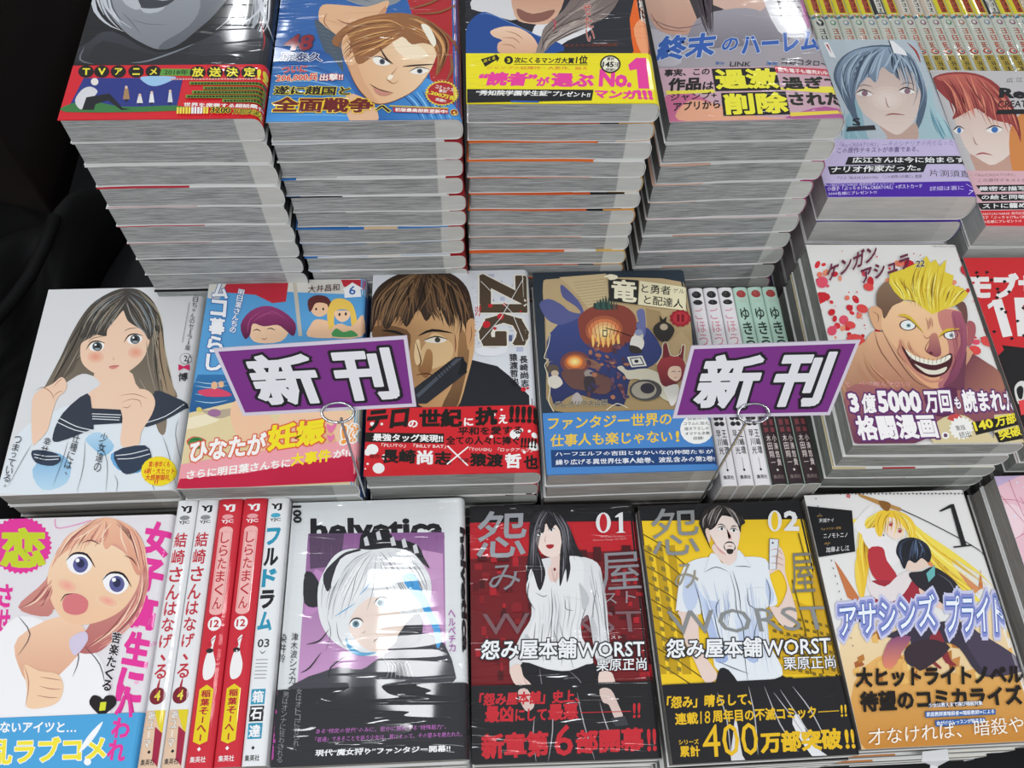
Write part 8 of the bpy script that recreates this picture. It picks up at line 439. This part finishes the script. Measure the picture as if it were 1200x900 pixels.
"pink":{"ops":[["p","#ecc0cc",3,[-313,1571,-34,1718,273,1833,575,1824,91,484,-362,500]],["p","#f2d4dc",3,[-170,1498,26,1595,135,1523,35,1324,-136,1297]],["l","#b83c6c",0.44,0,3,[-62,1790,-1,1665,128,1405]],["l","#b83c6c",0.44,0,3,[105,1785,109,1644,133,1421]],["l","#b83c6c",0.43,0,3,[4,1630,157,1591,149,1370]],["l","#b83c6c",0.41,0,3,[-222,1283,-56,1294,138,1387]],["l","#b83c6c",0.43,0,3,[142,1643,173,1539,144,1404]],["e","#e8e0f0",10,-372,808,-361,808,-375,798],["e","#e8e0f0",10,-209,1190,-201,1189,-212,1181],["e","#e8e0f0",10,-176,865,-170,864,-177,859],["e","#e8e0f0",10,-404,822,-396,821,-406,814],["e","#e8e0f0",10,161,1763,170,1762,158,1754],["e","#e8e0f0",10,56,1491,68,1491,51,1478],["e","#e8e0f0",10,200,1726,205,1726,198,1721],["e","#e8e0f0",10,-265,707,-257,707,-267,700],["e","#e8e0f0",10,-196,1273,-191,1273,-198,1268],["e","#e8e0f0",10,-200,1255,-191,1255,-203,1246],["e","#e8e0f0",10,-120,1494,-114,1494,-122,1487],["e","#e8e0f0",10,-61,1422,-56,1422,-63,1417],["e","#e8e0f0",10,-28,1115,-18,1115,-31,1105],["e","#e8e0f0",10,-402,656,-391,656,-406,646],["e","#e8e0f0",10,-198,1376,-187,1376,-201,1366],["e","#e8e0f0",10,-207,708,-199,708,-209,701],["e","#e8e0f0",10,-72,990,-65,990,-74,983],["e","#e8e0f0",10,-230,766,-219,766,-234,755],["e","#e8e0f0",10,-155,1083,-150,1083,-157,1078],["e","#e8e0f0",10,-318,860,-310,860,-321,852]],"base":"#c9b4d8"}}
POSE = {'helv': (-0.0717, 0.1582, 0.8178, 0.13, 0.128, 0.182), 'w1': (0.0587, 0.1557, 0.8049, -0.52, 0.128, 0.182), 'w2': (0.1892, 0.1512, 0.8101, 0.68, 0.128, 0.182), 'asn': (0.3175, 0.1548, 0.8122, 0.42, 0.128, 0.182), 'girl': (-0.2832, 0.1498, 0.823, 0.0, 0.1275, 0.182), 'sail': (-0.2823, 0.3457, 0.8344, 0.41, 0.128, 0.182), 'beach': (-0.1481, 0.3407, 0.8481, -0.01, 0.128, 0.182), 'man': (-0.0156, 0.3453, 0.8507, -0.14, 0.128, 0.182), 'drag': (0.116, 0.3434, 0.849, 0.14, 0.128, 0.182), 'keng': (0.3387, 0.3496, 0.8704, -1.08, 0.128, 0.182), 'tg': (-0.1946, 0.5181, 1.0277, 0.12, 0.1265, 0.182), 'king': (-0.0668, 0.523, 1.0198, 0.38, 0.1275, 0.182), 'kag': (0.0649, 0.5298, 1.0268, -0.44, 0.128, 0.182), 'harem': (0.2046, 0.548, 0.9931, 0.99, 0.128, 0.182), 're': (0.3538, 0.5588, 0.9008, -0.71, 0.127, 0.188), 're2': (0.4986, 0.5499, 0.8716, -1.51, 0.127, 0.188), 'mob': (0.482, 0.3494, 0.85, -0.65, 0.128, 0.182), 'pink': (0.4637, 0.1612, 0.823, -0.05, 0.128, 0.182)}

# ------------------------------------------------------------------ setting
props(box('floor', -3, -2, -0.02, 3, 4, 0, M['floor']), kind='structure')
tb = link('display_table', None, None, (0.25, 0.5, 0)); props(tb, 'black display table carrying all the stacks of comics', 'table')
o = box('table_top', -0.43, 0.045, 0.66, 1.0, 1.05, TABLE, M['table'], None); o.parent = tb; o.location = Vector(o.location)-tb.location
o = box('front_panel', -0.42, 0.06, 0.0, 0.99, 0.08, 0.66, M['table'], None); o.parent = tb; o.location = Vector(o.location)-tb.location
o = box('side_panel', -0.42, 0.08, 0.0, -0.40, 1.04, 0.66, M['table'], None); o.parent = tb; o.location = Vector(o.location)-tb.location
o = box('side_panel', 0.97, 0.08, 0.0, 0.99, 1.04, 0.66, M['table'], None); o.parent = tb; o.location = Vector(o.location)-tb.location
cb = link('side_cabinet', None, None, (-0.72, 0.95, 0)); props(cb, 'dark brown cabinet at the left beyond the table end', 'cabinet')
for nm, a in (('body', (-1.0, 0.66, 0.06, -0.46, 1.3, 0.93)), ('cabinet_top', (-1.02, 0.645, 0.93, -0.445, 1.32, 0.955)), ('plinth', (-0.98, 0.7, 0, -0.48, 1.28, 0.06))):
    o = box(nm, *a, M['panel'], None, 0.003); o.parent = cb; o.location = Vector(o.location)-cb.location
props(box('wall_back', -3, 3.9, 0, 3, 4, 2.8, M['wall']), kind='structure')
props(box('wall_left', -3.1, -2, 0, -3, 4, 2.8, M['wall']), kind='structure')
props(box('wall_right', 3, -2, 0, 3.1, 4, 2.8, M['wall']), kind='structure')
# black bag slumped against the table's left end
def bag():
    V = []; F = []; nx, ny = 30, 26
    for j in range(ny):
        for i in range(nx):
            u, v = i/(nx-1), j/(ny-1)
            x = -0.50+0.14*u; y = 0.20+0.42*v
            edge = min(u, 1-u, v, 1-v)*4; h = min(edge, 1)**.5
            z = 0.705 + h*(0.06+0.028*math.sin(5*u+3.1*v)+0.02*math.sin(11*v-4*u+1)+0.012*math.sin(17*u+6*v)) + .05*(1-u)*h
            z -= 0.0 if h > 0 else 0
            V.append((x+.02*math.sin(7*v), y+.015*math.sin(9*u), z))
    for j in range(ny-1):
        for i in range(nx-1): a = j*nx+i; F.append((a, a+1, a+nx+1, a+nx))
    me = mesh('bag_body', V, F, M['cloth'], smooth=True); return me
bg_o = link('cloth_bag', None, None, (0, 0, 0)); props(bg_o, 'black cloth bag slumped at the left end of the table', 'bag')
o = link('bag_body', bag(), bg_o); sm = o.modifiers.new('thick', 'SOLIDIFY'); sm.thickness = 0.006
tube('strap', [(-0.47+.08*k/14, 0.26+.30*(k/14)**1.6, 0.80+.008*math.sin(k*.9)-.02*(k/14)) for k in range(15)], 0.006, M['cloth'], bg_o)

# ------------------------------------------------------------------ the stacks
W6 = [(0, 1, '#e2e2e0')]
def St(art, n, pg, mat, label, where, edges, **k):
    x, y, z, a, w, h = POSE[art]; return stack(x, y, z, a, w, h, n, pg, mat, art, label, where, edges, **k)
St('tg', 16, 'grey', 'taut', 'black comic with a pale grey face and red band, top of the leftmost tall stack', 'the leftmost tall stack of the back row', [W6, [(0, .45, '#c03040')], [(0, 1, '#18181a')], [(0, .3, '#c8323c'), (.5, .75, '#e8e4d8')]], spine='#1c1c20')
St('king', 18, 'grey', 'wrapped', 'blue and red comic with a frowning brown-haired man, top of second tall stack', 'the second tall stack from the left', [[(.88, 1, '#a02028')], [(0, .4, '#3c78bc'), (.4, .55, '#e0c4a0'), (.55, .86, '#4c84c0'), (.86, 1, '#a02028')], [(0, .12, '#3c78bc'), (.88, 1, '#a02028')], [(0, .3, '#202228'), (.88, 1, '#a02028')]], spine='#6a1418')
St('kag', 19, 'grey', 'wrapped', 'comic with bright yellow band lettered in pink, top of the third tall stack', 'the third tall stack from the left', [[(0, .68, '#e0672c'), (.68, .84, '#1c1c20'), (.84, 1, '#e0a050')], [(0, .64, '#e0672c'), (.84, 1, '#d8b060')], [(0, .7, '#e87838')], [(0, .66, '#d86030'), (.66, .9, '#26262a')]], spine='#1c1c20')
St('harem', 14, 'grey', 'taut', 'grey-violet comic with yellow words on black blocks, top of the fourth tall stack', 'the fourth tall stack, rightmost of the back row', [W6, [(0, .3, '#e2b8a4'), (.9, 1, '#b04078')], [(0, 1, '#e8d8d8')], [(.2, .6, '#d8a890'), (.9, 1, '#3c1c38')]], spine='#7a4a70')
St('re', 7, 'pale', 'wrapped', 'thick comic with a blue-grey-haired face and a violet band, right of the tall stacks', 'the short stack of thick books with a violet band', [[(0, 1, '#4a2aa0')], W6], r=.008, spine='#a8b8c4')
St('re2', 6, 'pale', 'wrapped', 'thick comic with a red-haired, blue-eyed face and a red band, at the far right edge', 'the short stack of thick books with a red band', [W6, [(0, 1, '#c8a0a4')]], r=.008)
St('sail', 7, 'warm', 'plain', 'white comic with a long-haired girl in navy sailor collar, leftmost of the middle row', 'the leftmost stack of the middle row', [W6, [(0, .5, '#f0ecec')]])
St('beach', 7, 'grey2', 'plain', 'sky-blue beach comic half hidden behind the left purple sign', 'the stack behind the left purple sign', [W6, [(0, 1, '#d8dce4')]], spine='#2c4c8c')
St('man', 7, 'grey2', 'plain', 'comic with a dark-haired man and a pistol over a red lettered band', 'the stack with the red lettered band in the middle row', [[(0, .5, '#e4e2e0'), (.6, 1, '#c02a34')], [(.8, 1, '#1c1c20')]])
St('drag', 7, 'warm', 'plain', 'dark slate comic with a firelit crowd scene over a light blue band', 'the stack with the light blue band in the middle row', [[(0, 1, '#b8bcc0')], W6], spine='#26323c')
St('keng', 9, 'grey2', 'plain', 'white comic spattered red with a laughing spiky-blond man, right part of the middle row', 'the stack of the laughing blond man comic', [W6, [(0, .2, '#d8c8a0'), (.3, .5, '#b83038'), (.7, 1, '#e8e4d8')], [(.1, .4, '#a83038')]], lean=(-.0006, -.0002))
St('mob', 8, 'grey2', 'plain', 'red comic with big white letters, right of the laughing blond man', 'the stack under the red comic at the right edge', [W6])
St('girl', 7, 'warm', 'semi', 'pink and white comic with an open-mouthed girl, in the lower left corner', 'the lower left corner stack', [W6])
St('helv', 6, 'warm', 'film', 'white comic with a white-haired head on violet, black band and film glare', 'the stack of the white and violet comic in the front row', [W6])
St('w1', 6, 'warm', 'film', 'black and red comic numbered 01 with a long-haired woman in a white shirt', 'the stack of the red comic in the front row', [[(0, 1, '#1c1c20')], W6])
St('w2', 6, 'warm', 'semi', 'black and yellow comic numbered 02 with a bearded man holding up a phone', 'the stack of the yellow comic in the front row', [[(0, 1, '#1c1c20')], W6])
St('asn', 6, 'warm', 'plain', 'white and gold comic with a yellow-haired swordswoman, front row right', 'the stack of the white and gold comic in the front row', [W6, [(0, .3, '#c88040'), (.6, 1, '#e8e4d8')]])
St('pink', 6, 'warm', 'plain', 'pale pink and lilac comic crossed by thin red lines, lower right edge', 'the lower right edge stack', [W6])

# ------------------------------------------------------------------ comics standing spine-up between the stacks
def mascot(c): return [sp_oval(c, 6, 171.5, 4.1, 4.4)]
def ops_pale(c2):
    return ([sp_rect('#e9e6e8', 0.2, 0.2, 12, 181.8)] + [sp_oval('#1c1a1c', 6, 175, 4, 3.6), *[['l', '#e8e4e4', .7, 1, 0, [30, y, 92, y+4]] for y in (1736, 1752, 1768)], sp_oval('#1c1a1c', 6, 167, 4, 2.6), *[['l', '#e8e4e4', .6, 1, 0, [30, y, 92, y]] for y in (1664, 1678)]]
      + sp_vert('ごほうび', '#d88a9c', 5.4, 162, 7, 13, .0) + [sp_oval('#3c3438', 6, 66, 3.6, 3.6), sp_oval('#2a2628', 4, 57, 2, 2), sp_oval('#2a2628', 8, 57, 2, 2), sp_oval('#2a2628', 4, 52, 2, 2), sp_oval('#2a2628', 8, 52, 2, 2)]
      + sp_vert('早川光', '#2c2a2c', 4, 47, 3.6, 7.2) + sp_vert('王嶋環', '#2c2a2c', 8.4, 47, 3.6, 7.2) + [['l', '#6a686a', .3, 0, 0, [60, 230, 60, 120]], sp_text('◆', '#1c1a1c', 5, 11.4, 7, 14), sp_text('集英社', '#1c1a1c', 2, 5.2, 10, 8.4)])
def ops_mint():
    return ([sp_rect('#b9d8c8', 0.2, 60, 12, 181.8), sp_rect('#34262a', 0.2, 0.2, 12, 60)] + [sp_oval('#a83c3c', 6, 175, 4, 3.8), *[['l', '#e8d8d0', .7, 1, 0, [34, y, 88, y+4]] for y in (1736, 1752, 1768)], *[['l', '#a83c3c', .9, 1, 0, [26, y, 94, y]] for y in (1670, 1686)]]
      + sp_vert('ゆきうさぎ', '#2c4038', 5.8, 162, 7.4, 14.6, .02) + [sp_oval('#c87070', 6, 61.5, 3.4, 2.2), sp_rect('#7a3a40', 2, 50, 5, 55), sp_rect('#7a3a40', 7, 50, 10, 55), sp_rect('#7a3a40', 2, 44, 5, 48), sp_rect('#7a3a40', 7, 44, 10, 48)]
      + sp_vert('木田翔一', '#d8ccc8', 4, 42, 3.4, 6.8) + sp_vert('小湊悠貴', '#d8ccc8', 8.6, 42, 3.4, 6.8) + [sp_text('◆', '#e0d8d4', 5, 10.6, 7, 13), sp_text('集英社', '#8a7a78', 2, 4.6, 10, 7.8)])
wid = [.0128]*3+[.0128]*3; x = .1855
pos6 = ['leftmost', 'second', 'third']
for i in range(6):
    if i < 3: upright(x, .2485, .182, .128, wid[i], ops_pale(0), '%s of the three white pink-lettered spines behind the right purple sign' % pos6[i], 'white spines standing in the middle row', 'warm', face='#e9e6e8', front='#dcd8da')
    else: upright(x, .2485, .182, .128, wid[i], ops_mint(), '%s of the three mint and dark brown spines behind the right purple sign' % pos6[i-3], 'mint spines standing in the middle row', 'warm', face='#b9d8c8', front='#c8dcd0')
    x += wid[i]
def yj(c1, c2): return [sp_text('YJ', c1, 3, 172, 11, 177.6, .05), sp_oval(c2, 7, 168.4, 3.6, 1.8), sp_text('YJC', c1, 3, 163.4, 11, 166.2, .03)]
def ops_yuki():
    return ([sp_rect('#e6e6e8', .2, .2, 13, 181.8)] + yj('#1c1c20', '#8a8c90') + sp_vert('結崎さん', '#c03040', 6.4, 158, 9, 12.6, .02) + sp_vert('はなげ、', '#c03040', 6.4, 108, 8.4, 11, .02) + sp_vert('る', '#c03040', 6.2, 66, 8, 11, .02)
      + [['l', '#a82838', 1.6, 1, 3, [66, 560, 60, 500, 64, 430]], sp_oval('#7a1c2c', 6.4, 45, 5.2, 5.4, 20), sp_text('4', '#e8dc50', 4.6, 42, 8.4, 48.4, .03), sp_rect('#e0c0a4', .2, .2, 13, 36), ['p', '#e0cc20', 0, [60, 360, 128, 360, 128, 200, 100, 260]], ['p', '#a01c40', 0, [80, 260, 128, 220, 128, 20, 90, 60]]]
      + sp_vert('鏡ユーマ', '#f0ece8', 4.6, 36, 4.4, 5.8, .02, '#8a6a54', .03) + [sp_text('◆', '#1c1a1c', 5.4, 9.6, 7.6, 12), sp_text('集英社', '#1c1a1c', 2, 3, 11, 6.6)])
def ops_shira():
    return ([sp_rect('#cc2838', .2, .2, 16, 181.8)] + [['t', 'YJ', '#f4f0f0', [35, 1720, 125, 1720, 35, 1778], .05, None, 0], sp_oval('#e8a0a4', 8, 168.4, 4, 1.8), sp_text('YJC', '#f4f0f0', 3.6, 163, 12.4, 166.2, .03)]
      + [sp_rect('#f0b4b0', 3.2, 100, 12.8, 158), sp_oval('#f0b4b0', 8, 158, 4.8, 3), sp_oval('#f0b4b0', 8, 100, 4.8, 3), sp_rect('#e08888', 3.8, 101, 12.2, 157), sp_rect('#f0b8b4', 4.2, 101.4, 11.8, 156.6)]
      + sp_vert('しらたまくん', '#c02434', 8, 157, 6.2, 9.4, .01) + [sp_oval('#f4f0f0', 8, 91, 4.6, 4.8, 20), sp_text('12', '#c02434', 5, 88.6, 11, 93.6, .03)]
      + [['p', '#f0ecec', 3, [50, 700, 80, 760, 70, 800, 100, 830, 90, 740, 120, 640, 110, 560, 60, 540, 40, 600]], ['l', '#8a2430', .5, 1, 3, [50, 760, 80, 800, 110, 820]], sp_oval('#2a2024', 7, 73, 2.4, 1.6)]
      + [['p', '#e6cc1c', 0, [34, 480, 80, 510, 126, 480, 126, 160, 80, 140, 34, 160]]] + sp_vert('稲葉そーへー', '#b01c2c', 8, 48, 6, 5.4, .03) + [sp_text('◆', '#f4f0f0', 6.8, 10, 9.2, 12.6), sp_text('集英社', '#f4f0f0', 3, 3.4, 13, 7)])
def ops_blue():
    o_ = [sp_rect('#e8eaec', .2, .2, 14, 181.8)] + yj('#1c1c20', '#4aa8c8')
    for k, (ch, c) in enumerate(zip('フルドラム', ('#2a94b4', '#1c1c20', '#2a94b4', '#1c1c20', '#2a94b4'))):
        o_ += sp_vert(ch, c, 6.6, 160-15.2*k, 10, 15.2, .05)
    o_ += [sp_text('03', '#3c4044', 3, 74, 11, 79.6, .02), ['l', '#3c4044', .7, 1, 3, [50, 720, 70, 700, 90, 720]]]
    for k in range(6): o_ += [['l', '#8a8c90', .5, 0, 0, [30, 660-24*k, 110, 658-24*k]]]
    for k, (ch, c) in enumerate(zip('箱石達', ('#2a94b4', '#1c1c20', '#2a94b4'))):
        o_ += [sp_rect(c, 2, 37.4-10.6*k, 11.4, 47-10.6*k), sp_text(ch, '#f0f0f2', 3, 38.4-10.6*k, 10.4, 46-10.6*k, .03)]
    return o_ + [sp_text('◆', '#1c1c20', 5.6, 9.6, 7.8, 12), sp_text('集英社', '#1c1c20', 2, 3, 11.4, 6.6)]
x = -.2180
for i, (t, op, f_, lab, g) in enumerate(((.0148, ops_yuki(), '#e6e6e8', 'left of the two white spines numbered 4, beside the lower left comic', 'white spines with a red title'),
    (.0150, ops_yuki(), '#e6e6e8', 'right of the two white spines numbered 4, touching the red spines', 'white spines with a red title'),
    (.0178, ops_shira(), '#cc2838', 'left one of the two red spines numbered 12, beside the white spines', 'red spines numbered 12'),
    (.0176, ops_shira(), '#cc2838', 'right one of the two red spines numbered 12, beside the blue-lettered spine', 'red spines numbered 12'),
    (.0160, ops_blue(), '#e8eaec', 'white spine with bold blue and black letters, numbered 03, left of the violet comic', None))):
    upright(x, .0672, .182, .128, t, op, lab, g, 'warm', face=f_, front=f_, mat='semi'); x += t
# back right: many narrow spines of one long series
def ops_back(k):
    col1 = random.choice(('#d8cc28', '#d8cc28', '#d8cc28', '#c8b8a8', '#2a2a2c')); fig = random.choice(('#b8402c', '#a8482c', '#c05030'))
    o_ = [sp_rect('#c4c8bc', .2, .2, 14, 175.8), sp_rect(col1, .3, 92, 14, 175.8), sp_rect('#b8502c' if col1 == '#d8cc28' else '#e0dcd0', 4, 94, 11, 128)]
    o_ += sum([sp_marks('#4a1c14' if col1 == '#d8cc28' else '#20242c', 7.4, 124-8.6*j, 5.6, 7, j) for j in range(4)], [])
    for j, c in enumerate(('#3c7890', '#c07040', '#4a8a5a', '#b89040', '#7a4a80')): o_.append(sp_oval(c, 2+j*2.6, 87+(j % 2)*2, 2, 2, 8))
    o_ += [sp_oval('#1c1e22', 7, 78, 4, 5.4) if k < 9 else sp_oval(random.choice(('#7a8a9c', '#a86a5a', '#5a8a6a', '#8a5a70')), 7, 78, 3.2, 4), sp_oval('#d0d2c8', 6.6, 78.4, 1.8, 2.6)]
    o_ += sum([sp_marks('#1c1e22' if k < 9 else fig, 7, 64-11*j, 7, 9, j+5) for j in range(3)], [])
    o_ += [sp_oval('#b03a30', 7, 32, 4.4, 4.4), sp_oval('#d8c8b0', 7, 32, 2.8, 2.8), sp_oval('#3a6a80', 7.8, 31.6, 1.5, 1.5)]
    o_ += [sp_rect('#b8a040', 2, 1, 12, 26)] + sum([sp_marks('#2a2618', 7, 21-8*j, 7, 6.6, j+9) for j in range(3)], [])
    return o_
NB = 26
for k in range(NB):
    t = .0142; xx = .262+k*t
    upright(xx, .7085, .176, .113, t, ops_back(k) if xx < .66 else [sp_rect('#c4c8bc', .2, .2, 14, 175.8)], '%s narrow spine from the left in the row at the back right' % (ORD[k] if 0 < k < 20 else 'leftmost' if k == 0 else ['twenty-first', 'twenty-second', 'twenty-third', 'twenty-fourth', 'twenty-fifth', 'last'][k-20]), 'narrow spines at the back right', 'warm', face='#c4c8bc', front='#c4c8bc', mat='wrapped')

# ------------------------------------------------------------------ the two purple signs on wire holders
def sign(P, corners, label, tilt, xs, half_txt):
    e = R(42); sx, sy, sz = P
    s_ = link('sign_holder', None, None, (sx, sy, TABLE)); props(s_, label, 'sign', 'purple new-arrival signs on wire holders')
    h = sz-TABLE
    # card in the plane that leans back by 48 degrees
    Mt = Matrix(((1, 0, 0, 0), (0, math.sin(e), -math.cos(e), 0), (0, math.cos(e), math.sin(e), h), (0, 0, 0, 1)))
    c = [Vector((a/1000, b/1000, 0)) for a, b in corners]; th = .0006; cen = sum(c, Vector())/4
    def slab(k, z0, z1):
        q = [cen+(v-cen)*1.0 for v in c]
        if k: 
            q = []
            for i in range(4):
                v, a, b = c[i], c[i-1], c[(i+1) % 4]; q.append(v+(a-v).normalized()*k+(b-v).normalized()*k)
        return [tuple(v+Vector((0, 0, z))) for z in (z0, z1) for v in q]
    fc = [(0, 1, 2, 3), (7, 6, 5, 4), (0, 4, 5, 1), (1, 5, 6, 2), (2, 6, 7, 3), (3, 7, 4, 0)]
    card = link('sign_card', mesh('sign_card', slab(0, -th, th), fc, M['laminate']), s_); card.matrix_local = Mt
    face = link('purple_print', mesh('purple_print', slab(.0022, th, th+.00006), fc, M['plain'], [lin('#762a7e')]*6), card)
    x0 = -.2; pr = Print(.4, .2, lambda u, v, l: (u-.2, v-.1, th+.0001+l*8))
    A0, B0, C0, D0 = c[3], c[2], c[1], c[0]      # bottom left, bottom right, top right, top left
    def uv(a, b): q = A0*(1-a)*(1-b)+B0*a*(1-b)+C0*a*b+D0*(1-a)*b; return [(q.x+.2)*1e4, (q.y+.1)*1e4]
    for t_, a0, a1 in half_txt:
        q = uv(a0, .13)+uv(a1, .13)+uv(a0, .87)
        pr.text(t_, '#dddbe0', q, .04, '#15101a', .045)
    pr.build(card, M['plain'], ('print', 'lettering'))
    # wire: foot, stem and the double coil that grips the card's lower edge
    tube('wire_stem', [(0, .0, .0015), (0, 0, h*.3), (0, 0, h*.7), (0, -.0005, h-.012), (.001, -.002, h-.006)], .0009, M['wire'], s_)
    up = Vector((0, math.cos(e), math.sin(e))); pts = []
    for k in range(49):
        a = 2*math.pi*k/20; rr = .0098; zc = h+.0005
        n_ = Vector((0, -math.cos(R(60)), math.sin(R(60)))); v_ = Vector((0, math.sin(R(60)), math.cos(R(60))))
        pts.append(Vector((0, -.001, zc)) + Vector((1, 0, 0))*rr*math.cos(a-1.57) + v_*rr*.62*math.sin(a-1.57) + n_*(.0032-.0017*k/20*1.0+.0008))
    tube('wire_coil', pts, .00075, M['wire'], s_, 12)
    tube('wire_foot', [(.003*math.cos(a*.5), .0015*math.sin(a*.5), .0012) for a in range(13)], .0008, M['wire'], s_)
    return s_
sign((-.0822, .2515, .9577), [(-70.7, 41.7), (43.8, 47.2), (47.5, 2.1), (-57.7, -1.3)], 'purple slanted sign with two white characters, the left one, before the beach comic', 0, 0, (('新', .13, .50), ('刊', .58, .92)))
sign((.1748, .2475, .951), [(-41.0, 44.3), (64.0, 45.8), (50.1, -3.2), (-50.1, -2.8)], 'purple slanted sign with two white characters, the right one, before the standing spines', 0, 0, (('新', .10, .48), ('刊', .56, .90)))

# torn white paper tab caught under the right front stack
tab = link('paper_tab', mesh('paper_tab', [(0, 0, 0), (.018, .001, 0), (.0185, -.006, -.003), (.012, -.009, -.008), (.011, -.012, -.009), (.006, -.0115, -.009), (.0065, -.008, -.007), (-.001, -.006, -.003),
  (0, 0, .0006), (.018, .001, .0006), (.0185, -.006, -.0024), (.012, -.009, -.0074), (.011, -.012, -.0084), (.006, -.0115, -.0084), (.0065, -.008, -.0064), (-.001, -.006, -.0024)],
  [(7, 2, 1, 0), (6, 3, 2, 7), (5, 4, 3, 6), (8, 9, 10, 15), (15, 10, 11, 14), (14, 11, 12, 13)]+[(i, (i+1) % 8, 8+(i+1) % 8, 8+i) for i in range(8)], M['tab']), None, (.305, .0626, .79))
props(tab, 'torn white tab sticking out under the front right comic', 'tab')
